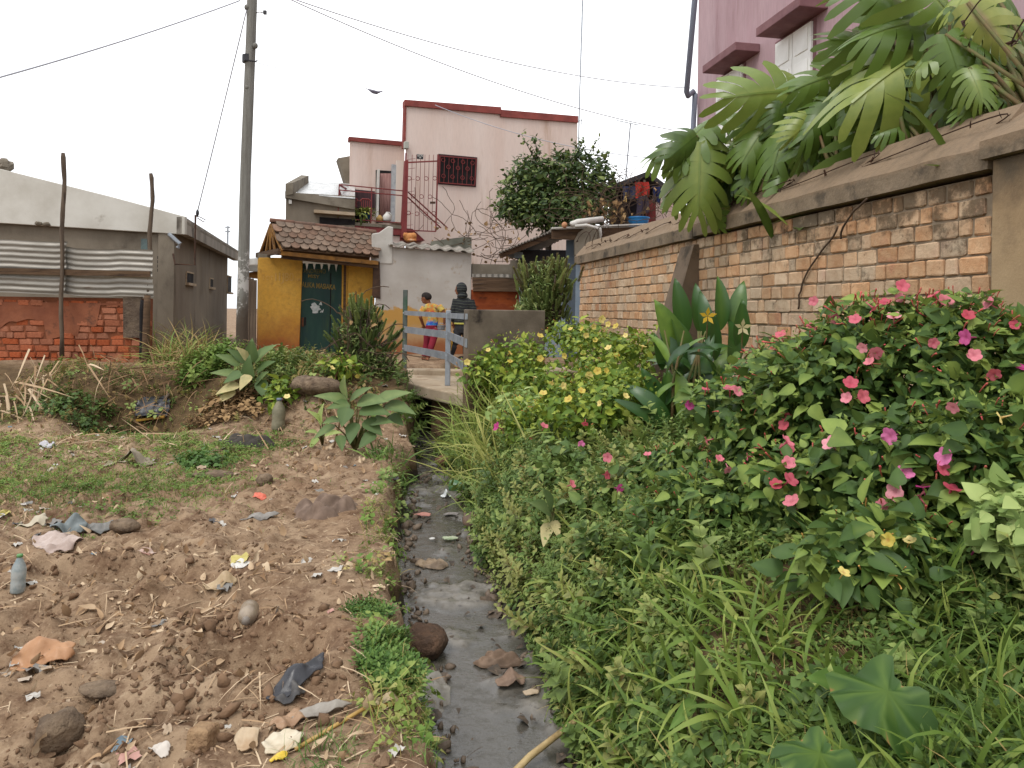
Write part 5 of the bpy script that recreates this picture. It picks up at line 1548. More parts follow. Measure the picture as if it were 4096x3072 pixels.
def bush_leaves(f, ells, n, size, tmpl, tint=(0.1, 0.9), droop=0.35, inner=.6, clump=True):
    vol = np.array([np.prod(r) ** (2 / 3) for c, r in ells]); vol /= vol.sum()
    for (c, r), v in zip(ells, vol):
        k = int(n * v)
        p, d = shell(c, r, k, inner)
        k = len(p)
        # leaves stand in clumps: pull points towards shoot tips
        if clump:
            nt = max(6, k // 14)
            tp, td = shell(c, r * 1.02, nt, .82)
            nt = len(tp)
            own = rng.integers(0, nt, k)
            p = p * .35 + (tp[own] + rng.normal(size=(k, 3)) * size * .75) * .65
        inside = np.zeros(k, bool)
        for (c2, r2) in ells:
            if c2 is c: continue
            inside |= ((((p - c2) / r2) ** 2).sum(1) < .45)
        p, d = p[~inside], d[~inside]; k = len(p)
        az = rng.random(k) * 2 * PI
        yd = d * .8 + np.stack([np.cos(az), np.sin(az), -droop + .5 * rng.normal(size=k)], 1) * .9
        up = d * .7 + A(0, -.25, .9) + rng.normal(size=(k, 3)) * .35
        dep = np.clip(1.15 - np.linalg.norm((p - c) / r, axis=1), 0, 1)
        tn = np.clip(tint[0] + (tint[1] - tint[0]) * rng.random(k) ** 1.6, 0, 1)
        f.add(tmpl, p, yd, up, size * np.clip(rng.lognormal(-.22, .38, k), .3, 1.6), tn)

def flower_mesh(name, mt, tube_mt=None):
    """five-lobed trumpet, face towards +Z, diameter 1"""
    V = [(0, 0, -.12)]; Fs = []
    n = 20
    for k in range(n):
        a = 2 * PI * k / n; lob = .40 + .10 * abs(math.cos(2.5 * a)) ** .6
        V.append((.12 * math.cos(a), .12 * math.sin(a), -.05)); V.append((lob * math.cos(a), lob * math.sin(a), .02 + .05 * math.cos(5 * a)))
    for k in range(n):
        a, b = 1 + 2 * k, 1 + 2 * ((k + 1) % n)
        Fs += [(0, a, b), (a, a + 1, b + 1), (a, b + 1, b)]
    m = MB().add(V, Fs); 
    m.lathe(A(0, 0, -.75), [(.045, 0), (.05, .35), (.09, .64)], 7)
    me = m.mesh(name, True); me.materials.append(mt)
    return me
def petal(name, c1, c2, grad=True):
    q = NT(name)
    ln = q.n('VectorMath', operation='LENGTH'); q.l(q.vec((1, 1, 0)), ln.inputs[0])
    pc = q.mix(q.noise(6, 3, .5, q.vec(), .3, .7), lin(*c1, .9), lin(*c2, .9))
    pc = q.mix(q.remap(ln.outputs['Value'], .04, .22, .45 if grad else 0.0, 0.0), pc, lin(c2[0] * .82, c2[1] * .5, c2[2] * .62, .8))
    oi_ = q.n('ObjectInfo'); hv = q.n('HueSaturation'); q.l(q.remap(oi_.outputs['Random'], 0, 1, .72, 1.1), hv.inputs['Value']); q.l(q.remap(oi_.outputs['Random'], 0, 1, 1.05, .8), hv.inputs['Saturation']); q.l(pc, hv.inputs['Color'])
    q.l(hv.outputs['Color'], q.b.inputs['Base Color'])
    q.b.inputs['Roughness'].default_value = .6
    tr = q.n('BsdfTranslucent', Color=lin(*c1, .9)); mx = q.n('MixShader', Fac=.25)
    q.l(q.b.outputs[0], mx.inputs[1]); q.l(tr.outputs[0], mx.inputs[2]); q.l(mx.outputs[0], q.out.inputs['Surface'])
    return q.m
FL_PINK = [flower_mesh('flower', petal('coral_pink_petal', (236, 112, 128), (226, 92, 116))), flower_mesh('flower', petal('rose_petal', (232, 96, 110), (214, 84, 104))), flower_mesh('flower', petal('pale_pink_petal', (238, 140, 150), (226, 110, 130)))]
FL_MAG = [flower_mesh('flower', petal('magenta_petal', (226, 84, 160), (206, 60, 140)))]
FL_YEL = [flower_mesh('flower', petal('butter_yellow_petal', (244, 222, 112), (236, 206, 90)))]
def bud_mesh(name, mt):
    m = MB().tube([A(0, 0, 0), A(.02, .05, .5), A(.0, .16, .9), A(0, .2, 1.0)], [.04, .045, .075, .03], 5); me = m.mesh(name, True); me.materials.append(mt); return me
BUD_R = bud_mesh('buds', mat('coral_bud', lin(222, 92, 96, .85), lin(186, 110, 84, .8), 5, .6, 0))
BUD_Y = bud_mesh('buds', mat('yellow_bud', lin(222, 170, 92, .8), lin(206, 140, 80, .8), 5, .6, 0))

def add_flower(parent, mesh, p, d, size, name='flower'):
    o = bpy.data.objects.new(name, mesh); COL.objects.link(o); o.parent = parent
    qd = Vector([float(v) for v in d]).to_track_quat('Z', 'Y')
    M4 = Matrix.LocRotScale(Vector([float(v) for v in p - worg(parent)]), qd @ Matrix.Rotation(random.random() * 6, 3, 'Z').to_quaternion(), Vector((size, size, size)))
    o.matrix_local = M4
    return o
_cam = A(0, 0, EYE)
def shrub(label, ells, n, size, mt, flowers=(), fsize=.05, buds=0, bud=BUD_R, tmpl=None, tint=(.1, .9), stems=10, name='flowering_shrub', stem_mt=None, rand_fl=None, cat='shrub', grp=None):
    c = np.mean([e[0] for e in ells], 0)
    base = gnd(c[0], c[1])
    t = thing(name, label, cat, base, grp)
    f = Fol(); bush_leaves(f, ells, n, size, tmpl or OV, tint); nt = n // 5
    for (e, r) in ells:                                   # pale young shoot tips
        p, d = shell(e, r * 1.03, nt // len(ells), .93)
        k = len(p); f.add([ovate(.3, .2, .4), smallleaf(.28, .1)], p, nrm(d + rng.normal(size=(k, 3)) * .5 + A(0, 0, .5)), A(0, -.3, 1) + rng.normal(size=(k, 3)) * .4, size * rng.uniform(.25, .5, k), .6 + .3 * rng.random(k))
    f.build('foliage', mt, t)
    m = MB()
    for k in range(stems):
        e, r = ells[k % len(ells)]
        p, d = shell(e, r * .85, 4, .5); p = p[0]
        b = gnd(e[0] + random.uniform(-.4, .4) * r[0], e[1] + random.uniform(-.3, .3) * r[1])
        midp = (b + p) / 2 + A(*rng.normal(size=3)) * .04
        m.tube([b - A(0, 0, .03), midp, p], [.010, .008, .004], 5)
    if stems: tag(m.build('stems', stem_mt or M_STEMR, t), kind='stuff')
    for (x, y, ms) in flowers:
        p = ray_ell(x, y, ells); v = nrm(_cam - p)
        p = p + v * .03
        d = nrm(v * .8 + A(0, 0, .45) + rng.normal(size=3) * .48)
        add_flower(t, random.choice(ms), p, d, fsize * random.uniform(.8, 1.2))
    if rand_fl:
        for k in range(rand_fl[0]):
            e, r = random.choice(ells); p, d = shell(e, r, 6, .98, -.1)
            i = int(np.argmin(p[:, 1])) if len(p) else 0
            add_flower(t, random.choice(rand_fl[1]), p[i] + d[i] * .03, nrm(d[i] + A(0, -.6, .3)), fsize * random.uniform(.7, 1.1))
    if buds:
        B = MB()
        bm_v = np.array([v.co[:] for v in bud.vertices]); bm_f = [tuple(pp.vertices) for pp in bud.polygons]
        for k in range(buds):
            e, r = random.choice(ells); p, d = shell(e, r, 3, .95, -.15); p, d = p[0], d[0]
            ax = nrm(d + A(0, -.3, .5) + rng.normal(size=3) * .5); x = nrm(np.cross(ax, A(.3, .8, .1))); y = np.cross(ax, x)
            s = fsize * random.uniform(.6, 1.15)
            B.add([p + (x * q_[0] + y * q_[1] + ax * q_[2]) * s for q_ in bm_v], bm_f)
        tag(B.build('buds', bud.materials[0], t, smooth=True), kind='stuff')
    return t

def zf(lst, ms):   # flower positions read from the enlarged right-hand view
    return [(x / 1.508 + 2700, y / 1.508 + 1100, ms) for x, y in lst]
# --- the big pink shrub, right
E_top = [EL(3420, 1520, 3.95, 420, 240, .42), EL(3800, 1500, 3.7, 380, 270, .40), EL(3520, 1330, 4.0, 260, 150, .3), EL(3850, 1330, 3.8, 240, 150, .3)]
shrub('large leafy shrub covered in pink trumpet flowers in front of the brick wall', E_top, 6500, .076, ML_MIRA,
      zf([(1200, 203), (1265, 160), (1357, 137), (1635, 152), (1890, 170), (1085, 265), (1320, 245), (1770, 240), (1560, 410), (1807, 482), (1925, 600), (1060, 648), (1033, 740), (1137, 732), (1373, 65), (1560, 118), (1130, 440), (1215, 470), (1170, 520), (2050, 300)], FL_PINK) + zf([(1750, 375), (2095, 557)], FL_MAG), .064, 220, stems=14)
E_left = [EL(2980, 1640, 4.4, 230, 170, .35), EL(3180, 1500, 4.5, 210, 150, .3), EL(3180, 1760, 4.1, 260, 200, .35)]
shrub('pink flowered shrub between the canna clump and the largest pink shrub', E_left, 3600, .078, ML_MIRA,
      zf([(835, 157), (960, 262), (825, 312), (635, 357), (730, 435), (733, 605), (185, 687), (330, 680), (380, 700), (500, 717), (670, 840), (655, 903), (830, 480)], FL_PINK) + zf([(90, 785)], FL_MAG), .064, 130, stems=8)
E_low = [EL(3640, 1880, 3.3, 380, 240, .35), EL(3960, 1860, 3.0, 260, 300, .32), EL(3260, 1950, 3.6, 260, 190, .32), EL(3780, 2130, 2.95, 300, 170, .26)]
shrub('low pink and magenta flowered shrub spreading at the foot of the large one', E_low, 5000, .082, ML_MIRA,
      zf([(930, 1012), (683, 1000), (676, 1050), (687, 1130), (700, 1232), (610, 1260), (700, 1360), (1620, 1168), (1670, 1280), (1325, 1310), (1467, 1333), (1255, 1400), (1675, 800)], FL_PINK) + zf([(1293, 972), (1620, 1095), (1390, 1190), (1360, 1215), (1500, 1275), (1825, 1630)], FL_MAG) + zf([(1960, 862), (1345, 1437)], FL_YEL), .064, 130, stems=10)
E_fy = [EL(3420, 2230, 2.72, 210, 140, .22), EL(3560, 2160, 2.8, 160, 110, .2)]
shrub('small shrub with four butter yellow flowers at the lower front of the bed', E_fy, 1000, .078, ML_MIRA, zf([(1175, 1575), (1283, 1597), (1415, 1597), (1020, 1790)], FL_YEL), .05, 26, BUD_Y, stems=6)
E_sl = [EL(2900, 2000, 3.9, 260, 130, .35), EL(2700, 1900, 4.6, 220, 110, .35)]
shrub('loose low shrub with scattered coral flowers on the slope above the ditch', E_sl, 1700, .072, ML_MIRA, zf([(190, 1000), (270, 1104), (437, 1095), (325, 1175), (520, 1120)], FL_PINK) + [(2290, 1935, FL_PINK), (2430, 1830, FL_PINK), (2590, 1815, FL_PINK)], .05, 50, stems=8)
E_s2 = [EL(2300, 1890, 5.3, 220, 110, .4), EL(2480, 1980, 4.6, 190, 110, .35), EL(2640, 2090, 4.1, 150, 90, .3), EL(2080, 1830, 6.6, 140, 90, .3)]
shrub('sparse shrub with a few small coral flowers beside the ditch, below the yellow mass', E_s2, 1300, .075, ML_COVER, [(2128, 1755, FL_PINK), (2178, 1702, FL_PINK), (2340, 1695, FL_PINK), (2325, 1777, FL_MAG), (1985, 1706, FL_MAG), (2430, 1900, FL_PINK), (2480, 1955, FL_MAG)], .05, 20, stems=6)
# --- yellow flowered mass beyond
ye = lambda L: [(x / 1.659 + 1700, y / 1.659 + 1200, FL_YEL) for x, y in L]
E_y1 = [EL(2080, 1440, 8.6, 170, 110, .5), EL(1960, 1500, 8.9, 130, 120, .4), EL(2160, 1560, 8.0, 200, 110, .5)]
shrub('yellow flowered shrub spilling over the right end of the footbridge', E_y1, 2000, .075, ML_YEL, ye([(420, 330), (280, 412), (565, 350), (565, 405), (765, 235), (765, 388), (925, 370), (1050, 355), (610, 245), (725, 510)]), .07, 30, BUD_Y, stems=6)
E_y2 = [EL(2380, 1400, 8.3, 160, 100, .5), EL(2500, 1420, 7.9, 150, 110, .45), EL(2300, 1340, 9.5, 140, 60, .5), EL(2440, 1520, 7.3, 200, 90, .45), EL(2600, 1390, 8.6, 130, 70, .4)]
shrub('yellow flowered shrub against the far stretch of brick wall', E_y2, 2600, .075, ML_YEL, ye([(965, 190), (1040, 190), (1120, 178), (1175, 128), (1215, 160), (1265, 172), (1070, 235), (1130, 265), (1330, 235), (1215, 315), (1270, 365), (1445, 305), (1030, 300), (1285, 360)]), .07, 40, BUD_Y, stems=6)
E_y3 = [EL(2330, 1650, 6.1, 200, 115, .4), EL(2480, 1590, 6.3, 160, 110, .4), EL(2140, 1690, 6.8, 150, 105, .4)]
shrub('dense dark leaved shrub with pale yellow flowers left of the canna', E_y3, 1900, .072, ML_YEL, ye([(1145, 470), (1205, 468), (1090, 497), (950, 657), (1040, 600), (1335, 635), (1157, 685), (840, 552), (920, 570), (785, 615)]), .06, 30, BUD_Y, stems=6)
E_ypl = [EL(2080, 1640, 7.3, 120, 70, .3)]
shrub('pale yellowing bush between the yellow flowers and the ditch', E_ypl, 500, .07, ML_PALE, (), stems=4, name='pale_bush')
# --- pale vine at the right edge
E_v = [EL(4060, 2090, 2.55, 110, 130, .18), EL(4150, 2180, 2.5, 120, 120, .15)]
shrub('pale dusty green vine leaves creeping in at the right edge', E_v, 700, .058, ML_PALE, (), tmpl=[ovate(.46, .15, .1), ovate(.5, .3, .15)], stems=4, name='creeping_vine', cat='vine')

# --- canna clump by the buttress
def canna(label, x, y, Y, leaves, grp=None, fl=()):
    b = P(x, y, Y); b[2] = float(zg(A(b[0]), A(b[1]))[0])
    t = thing('canna_plant', label, 'plant', b, grp)
    for (bx, by, tx, ty, dep, w, tn) in leaves:
        p0 = P(bx, by, Y + dep); p1 = P(tx, ty, Y + dep - .15)
        L = np.linalg.norm(p1 - p0) * random.uniform(.78, 1.0)
        f = Fol(); yd = nrm(p1 - p0) + A(0, .0, .12)
        f.add(lance(w * .66, random.uniform(.1, .75), 9, .4), [p0], [yd], [A(random.uniform(-.5, .5), -1, .45)], L, tn)
        f.build('leaf', ML_CANNA, t)
    for k in range(16):
        p0 = b + A(random.gauss(0, .13), random.uniform(-.1, .15), random.uniform(.15, .55)); a = random.uniform(0, 6.28)
        f = Fol(); f.add(lance(random.uniform(.11, .17), random.uniform(.3, 1.3), 9, .4), [p0], [nrm(A(math.cos(a) * .55, math.sin(a) * .45 - .1, 1))], [A(math.cos(a) * -.8, -.7 + math.sin(a) * -.5, .6)], random.uniform(.3, .52), random.random() ** 1.5 * .8)
        f.build('leaf', ML_CANNA, t)
    m = MB()
    for k in range(5):
        q0 = b + A(random.uniform(-.12, .12), random.uniform(-.08, .08), -.05); m.tube([q0, q0 + A(random.uniform(-.05, .05), 0, .45), q0 + A(random.uniform(-.1, .1), 0, .85)], [.016, .013, .006], 6)
    m.build('stalk', M_STEM, t, smooth=True)
    for (x_, y_, c_) in fl:
        p = P(x_, y_, Y - .2)
        m = MB()
        for k in range(5):
            a = 2 * PI * k / 5 + .3; d = A(math.cos(a), -.35, math.sin(a)); s_ = np.cross(d, A(0, 1, 0)) * .022
            m.add([p, p + d * .035 + s_ * .8, p + d * .075, p + d * .035 - s_ * .8], [(0, 1, 2, 3)])
        m.build('flower', c_, t)
        MB().tube([p, P(x_ - 8, y_ + 190, Y - .1)], .006, 5).build('flower_stem', M_STEM, t)
M_CY = petal('canna_yellow_petal', (240, 200, 60), (232, 180, 50), False); M_CW = petal('canna_cream_petal', (236, 226, 180), (226, 206, 140), False)
canna('tall canna clump with broad dark leaves and a yellow flower against the buttress', 2790, 1560, 6.4,
      [(2740, 1340, 2700, 1085, .2, .24, .35), (2800, 1330, 2790, 1085, .2, .22, .3), (2880, 1320, 2910, 1060, .1, .22, .45), (2940, 1330, 2965, 1070, .1, .26, .5), (2960, 1400, 2975, 1180, .0, .24, .4),
       (2830, 1370, 2815, 1130, .0, .2, .25), (2700, 1380, 2610, 1165, .0, .26, .55), (2720, 1440, 2620, 1190, -.1, .3, .7), (2760, 1460, 2690, 1230, -.1, .26, .5), (2860, 1440, 2860, 1200, -.1, .2, .2),
       (2920, 1480, 2990, 1250, .0, .24, .3), (2780, 1500, 2640, 1340, -.15, .26, .15), (2650, 1480, 2615, 1300, -.2, .2, .3), (2800, 1520, 2850, 1290, -.15, .2, .35)], None, ((2830, 1265, M_CY), (2970, 1310, M_CW)))
canna('lower canna clump with upright paddle leaves just left of the pink shrub', 2740, 1700, 6.0,
      [(2700, 1660, 2660, 1440, .1, .24, .5), (2680, 1690, 2480, 1490, .0, .2, .35), (2720, 1640, 2640, 1480, .2, .3, .5), (2740, 1690, 2740, 1450, -.1, .3, .85), (2690, 1700, 2560, 1460, .2, .22, .3), (2800, 1680, 2840, 1390, .1, .26, .4), (2830, 1660, 2790, 1400, .15, .26, .45), (2880, 1640, 2890, 1420, .2, .24, .55), (2780, 1700, 2920, 1500, 0, .2, .4), (2660, 1720, 2460, 1590, -.1, .16, .2)], None)

# --- slit-leaved climbers (monstera) over the wall
def slit_leaf(seed):
    """heart-shaped blade, joined near the midrib and split into fingers towards the margin"""
    r = random.Random(seed); V, T = [], []
    n = 6 + seed % 2
    Wd = lambda u: .50 * math.sin(PI * (.16 + .76 * u)) ** .75
    def pt(u, v, side, cz):
        a = math.radians(118 - 92 * u ** .9)
        w = Wd(u) * v
        x = side * w * math.sin(a); y = .90 * u + w * math.cos(a) * 1.05
        return (x, y, -.42 * (w / .5) ** 2 * (.6 + cz) - .30 * y * y * (1 + .3 * cz) + .16 * abs(x) * (1 - v))
    lv = (0, .2, .42, .58, .74, .88, 1.0)
    for side in (-1, 1):
        for i in range(n):
            cz = r.uniform(-.2, .9); split = r.uniform(.30, .5); ln = r.uniform(.86, 1.12)
            c = (i + .5) / n; h = .5 / n
            for k, v in enumerate(lv):
                g = max(0, (v - split) / (1 - split))
                hh = h * (1.0 - .42 * g ** .7 - (.42 if k == len(lv) - 1 else 0))
                cc = c + .04 * g
                for u in (cc - hh, cc, cc + hh):
                    V.append(pt(min(max(u, 0), 1.02), v * (ln if v > split else 1), side, cz * v))
                b = len(V) - 3
                if k:
                    for p in (0, 1):
                        f1 = (b - 3 + p, b - 2 + p, b + 1 + p); f2 = (b - 3 + p, b + 1 + p, b + p)
                        T += [f1[::-1], f2[::-1]] if side > 0 else [f1, f2]
    b = len(V)
    for k in range(8):
        y = .13 * k; z = .014 - .30 * y * y; V += [(-.012, y, z), (.012, y, z)]
        if k:
            c = b + 2 * k; T += [(c - 2, c - 1, c + 1), (c - 2, c + 1, c)]
    return np.array(V), np.array(T)
SLIT = [slit_leaf(k) for k in range(8)]
def monstera(label, base_s, base_d, leaves, grp='slit leaved climbers on the wall'):
    b = WB.pt(base_s, 2.15, base_d)
    t = thing('slit_leaf_climber', label, 'plant', b, grp)
    m = MB()
    for (x, y, Y, dx, dy, L, fwd, tn) in leaves:
        p = P(x, y, Y)
        yd = nrm(A(dx, 0, -dy)) + A(0, -fwd, 0)
        f = Fol(); f.add(random.choice(SLIT), [p], [yd], [A(-.25, -.85, .8) + rng.normal(size=3) * .4], L * .86, tn)
        f.build('leaf', ML_MON, t)
        mid = (b + p) / 2 + A(random.uniform(-.1, .1), random.uniform(-.1, .1), .15)
        m.tube([b + A(random.uniform(-.15, .15), random.uniform(-.2, .2), -.05), mid, p], [.02, .016, .010], 6)
    m.build('petioles', M_STEM, t, smooth=True)
    return t
def fill(x0, x1, y0, y1, Y0, Y1, n, L=(.4, .6), down=.8):
    out = []
    for k in range(n):
        x = random.uniform(x0, x1); y = random.uniform(y0, y1)
        a = random.gauss(PI / 2 + .35, .7)
        out.append((x, y, random.uniform(Y0, Y1), math.cos(a), math.sin(a) * down, random.uniform(*L), random.uniform(.1, .7), random.random() ** 1.1 * .9))
    return out
monstera('slit leaved climber at the left end, one huge leaf drooping over the coping', 5.15, -.3,
         [(2800, 570, 7.2, -.08, 1, .86, .3, .62), (2850, 480, 7.4, -.75, .5, .70, .4, .45), (2760, 560, 7.3, -.9, .3, .55, .4, .5), (2780, 640, 7.5, -.6, .8, .6, .4, .55), (2900, 640, 7.6, -.3, 1, .6, .4, .5), (2960, 700, 7.7, -.4, .8, .5, .4, .3), (3000, 560, 7.6, -.2, 1, .62, .3, .55), (2900, 500, 7.8, .5, -.3, .4, .3, .3), (3060, 760, 7.2, .2, .9, .42, .5, .4), (2840, 800, 7.4, .15, 1, .36, .2, .5)] + fill(2760, 3020, 500, 800, 7.2, 7.9, 18, (.3, .5)) + fill(2780, 3050, 600, 830, 7.4, 7.8, 18, (.2, .32)))
monstera('slit leaved climber with a fan of pale ribbed leaves left of the middle', 6.0, -.35,
         [(3190, 365, 6.9, -.9, .1, .86, .35, .6), (3130, 380, 7.1, -.7, .4, .55, .3, .3), (3160, 470, 6.8, -.5, .9, .7, .4, .45), (3220, 540, 6.8, -.3, 1, .6, .3, .35), (3080, 480, 7.0, -.6, .7, .6, .35, .5), (3150, 700, 6.7, -.1, .9, .42, .6, .35), (3190, 760, 6.5, .3, .8, .36, .5, .3), (3110, 560, 7.0, -.2, 1, .5, .5, .99)] + fill(3000, 3280, 400, 700, 6.8, 7.6, 24, (.34, .56)) + fill(3020, 3300, 480, 760, 7.0, 7.5, 22, (.22, .36)))
monstera('slit leaved climber with the broadest holed leaf, hanging in the middle', 7.0, -.35,
         [(3760, 178, 5.5, -.9, .42, 1.0, .3, .75), (3440, 330, 6.3, -.45, -.9, .42, .2, .4), (3560, 200, 6.2, -.3, -.9, .5, .2, .3), (3420, 380, 6.2, -.3, 1, .66, .4, .4), (3330, 420, 6.4, -.4, 1, .66, .3, .5), (3480, 430, 6.1, .0, 1, .62, .35, .35), (3560, 470, 6.0, .1, 1, .52, .3, .25), (3360, 300, 6.5, -.8, .2, .55, .4, .45)] + fill(3230, 3580, 320, 650, 6.1, 6.9, 26, (.34, .58)) + fill(3260, 3600, 420, 680, 6.2, 6.8, 26, (.2, .34)))
monstera('tall slit leaved climber reaching out of frame at the top', 7.7, -.4,
         [(3560, 60, 5.7, -.4, -.9, .62, .2, .35), (3640, 30, 5.6, -.7, -.3, .6, .2, .3), (3700, 90, 5.5, -.9, .1, .62, .3, .45), (3800, 60, 5.3, -.6, -.6, .6, .3, .55), (3660, 250, 5.8, -.2, 1, .6, .3, .2), (3850, 330, 5.2, .2, 1, .55, .4, .4), (3560, 200, 5.9, -.9, -.2, .6, .3, .3)] + fill(3480, 3830, 10, 430, 5.5, 6.2, 26, (.34, .58)) + fill(3540, 3880, 380, 570, 5.4, 5.9, 12, (.28, .42)))
monstera('crowded dark climber filling the top right corner above the end pillar', 8.7, -.45,
         fill(3780, 4120, -60, 420, 4.6, 5.2, 34, (.28, .46)) + fill(3850, 4120, 360, 480, 4.6, 4.9, 10, (.2, .3)))
# strap-leaved filler plants behind them
for k, (s_, lab) in enumerate(((6.4, 'strap leaved plant in the shade behind the middle climbers'), (7.6, 'strap leaved plant with reddish blades above the near coping'), (8.5, 'strap leaved plant crowding behind the end pillar'))):
    b = WB.pt(s_, 2.15, -.55); n = 150
    t = thing('strap_leaf_plant', lab, 'plant', b, 'strap leaved plants behind the wall')
    f = Fol(); d = nrm(rdir(n, 1.3) + A(.35, .2, .3)); f.add([lance(.07, .3), lance(.05, .5), lance(.10, .3)], b + rng.normal(size=(n, 3)) * A(.3, .3, .08) + A(.25, .1, .15), d, (0, 0, 1), rng.uniform(.4, .8, n), rng.random(n) ** 2 * .6)
    f.build('leaves', ML_MON, t)
# hanging aerial roots on the brick
for (pts, lab) in (([(3330, 905), (3250, 1000), (3195, 1100), (3165, 1180), (3155, 1250)], 'brown aerial root hanging down the near brickwork, longer one'), ([(3470, 795), (3400, 850), (3345, 920), (3325, 965)], 'brown aerial root looping over the near coping, shorter one')):
    q_ = []
    for i_ in range(len(pts) - 1):
        for k_ in range(5):
            t_ = k_ / 5; x_ = pts[i_][0] * (1 - t_) + pts[i_ + 1][0] * t_; y_ = pts[i_][1] * (1 - t_) + pts[i_ + 1][1] * t_
            a_, z_ = WB.px(x_, y_, .09); q_.append(WB.pt(a_ + .02 * math.sin(i_ * 2 + t_ * 3), z_, .02 + .075 * float(sstep(ZC - .25, ZC, z_))))
    o = MB().tube(q_, .008, 6).build('aerial_root', M_TWIG, smooth=True); tag(o, lab, 'root', 'aerial roots on the brick wall')

# --- leafy tree beyond the white wall
E_t = [EL(2130, 740, 17.4, 130, 130, .8), EL(2290, 720, 17.3, 140, 130, .8), EL(2220, 850, 17.0, 180, 90, .8), EL(2060, 830, 17.0, 90, 70, .6), EL(2390, 740, 17.0, 90, 110, .6), EL(2340, 850, 16.6, 110, 60, .5)]
tr = thing('leafy_tree', 'dark evergreen tree with small leaves standing before the pink house', 'tree', A(P(2200, 900, 17.2)[0], 17.2, .6))
f = Fol(); bush_leaves(f, E_t, 11000, .12, [ovate(.27, .1, .3), ovate(.3, .2, .2)], (.0, .95), .1, .45)
tw_ = MB()
for (x, y, x2, y2) in ((2140, 640, 2085, 535), (2150, 640, 2140, 545), (2300, 640, 2330, 570), (2340, 640, 2400, 545), (2380, 620, 2440, 625), (2260, 640, 2210, 600), (2040, 800, 1985, 740), (2030, 840, 1965, 815), (2120, 700, 2160, 580), (2320, 620, 2300, 560)):
    a, b = P(x, y, 17.2), P(x2, y2, 17.1)
    tw_.tube([a, (a + b) / 2, b], [.015, .01, .006], 4)
    n = 34; u = rng.random(n)[:, None]; f.add([ovate(.27, .1, .3)], a * (1 - u) + b * u + rng.normal(size=(n, 3)) * .05, rdir(n, .6), (0, -.3, 1), rng.uniform(.08, .13, n), rng.random(n) ** 1.5)
f.build('crown', ML_TREE, tr)
c0 = A(P(2200, 900, 17.2)[0], 17.2, .6); tw_.tube([c0, c0 + A(.05, 0, .9), P(2190, 900, 17.2), P(2230, 760, 17.2)], [.10, .09, .07, .03], 8)
for q_ in ((2120, 760), (2320, 740), (2080, 830), (2380, 760)): tw_.tube([P(2195, 900, 17.2), P((2195 + q_[0]) / 2, 840, 17.2), P(*q_, 17.2)], [.05, .035, .015], 6)
tw_.build('trunk', M_BARK, tr, smooth=True)

# --- dead vine tangles
def tangle(label, x0, x1, y0, y1, Y, n, rad, leaves=40, name='dead_vine', mt=None):
    t = thing(name, label, 'vine', P((x0 + x1) / 2, y1, Y)); m = MB()
    for k in range(n):
        p = P(random.uniform(x0, x1), random.uniform(y0, y1), Y + random.uniform(-.2, .2)); a = random.uniform(0, 6.28); path = [p]
        cur = random.uniform(-.5, .5)
        for j in range(9):
            a += cur * .7 + random.gauss(0, .3); p = p + A(math.cos(a), random.uniform(-.2, .2), math.sin(a) * .8) * (.12 * Y / 15); path.append(p)
        m.tube(path, rad, 4)
    tag(m.build('stems', mt or M_TWIG, t), kind='stuff')
    f = Fol(); pos = np.array([P(random.uniform(x0, x1), random.uniform(y0, y1), Y + random.uniform(-.2, .2)) for k in range(leaves)])
    f.add([ovate(.4, .5, .4)], pos, rdir(leaves, -.3), rdir(leaves, .4), rng.uniform(.05, .11, leaves), rng.random(leaves)); f.build('dry_leaves', ML_DRY, t)
    return t
tangle('curling dead vine tangle over the white wall before the pink house', 1720, 2070, 890, 1060, 15.9, 46, .0065, 80)
tangle('dense brown dead vine heap on the blue grey house roof', 2330, 2500, 800, 890, 15.4, 50, .007, 110)
tangle('thin wiry vines hanging under the laundry roof', 2480, 2640, 720, 860, 16.0, 26, .007, 10, 'wiry_vine')

# --- needle-leaved succulent bushes
def shoot_tpl(n=90, L=1.0, nl=.12):
    V, T = [], []
    for k in range(n):
        t = (k + .5) / n; a = k * 2.399; up = .35 + .9 * t
        d = nrm(A(math.cos(a), math.sin(a), up)); s_ = np.cross(d, A(0, 0, 1)); s_ = nrm(s_) * .019
        l = nl * (1 - .35 * t) ; b = A(0, 0, t * L * .92)
        i = len(V); V += [b - s_, b + s_, b + d * l * .55 + s_ * 1.4 + A(0, 0, .0), b + d * l * .55 - s_ * 1.4, b + d * l + A(0, 0, .03)]
        T += [(i, i + 1, i + 2), (i, i + 2, i + 3), (i + 3, i + 2, i + 4)]
    # template axis along +Y
    V = np.array(V); return np.stack([V[:, 0], V[:, 2], -V[:, 1]], 1), np.array(T)
SHO = [shoot_tpl(110, 1, .15), shoot_tpl(100, 1, .19)]
def succulent(label, base, spots, fillr=None):
    t = thing('succulent_bush', label, 'shrub', base)
    f = Fol(); m = MB()
    for (p, d, l, tn, nn) in spots:
        pos = np.asarray(p) + rng.normal(size=(nn, 3)) * l * A(.20, .26, .24)
        dd = nrm(np.asarray(d) + rng.normal(size=(nn, 3)) * .22)
        f.add(SHO, pos, dd, rdir(nn, .1), l * rng.uniform(.5, .95, nn), np.clip(tn + rng.normal(size=nn) * .15, 0, 1))
        m.tube([base + A(random.uniform(-.05, .05), random.uniform(-.05, .05), 0), (base + np.asarray(p)) / 2 + rng.normal(size=3) * .03, np.asarray(p) + nrm(d) * l * .5], [.03, .022, .010], 6)
    if fillr is not None:
        bush_leaves(f, fillr, 3600, .07, [lance(.13, .2, 3), lance(.10, .4, 3)], (.2, .95), -.5, .6)
    f.build('shoots', ML_SHOOT, t); m.build('branches', M_BARK, t, smooth=True)
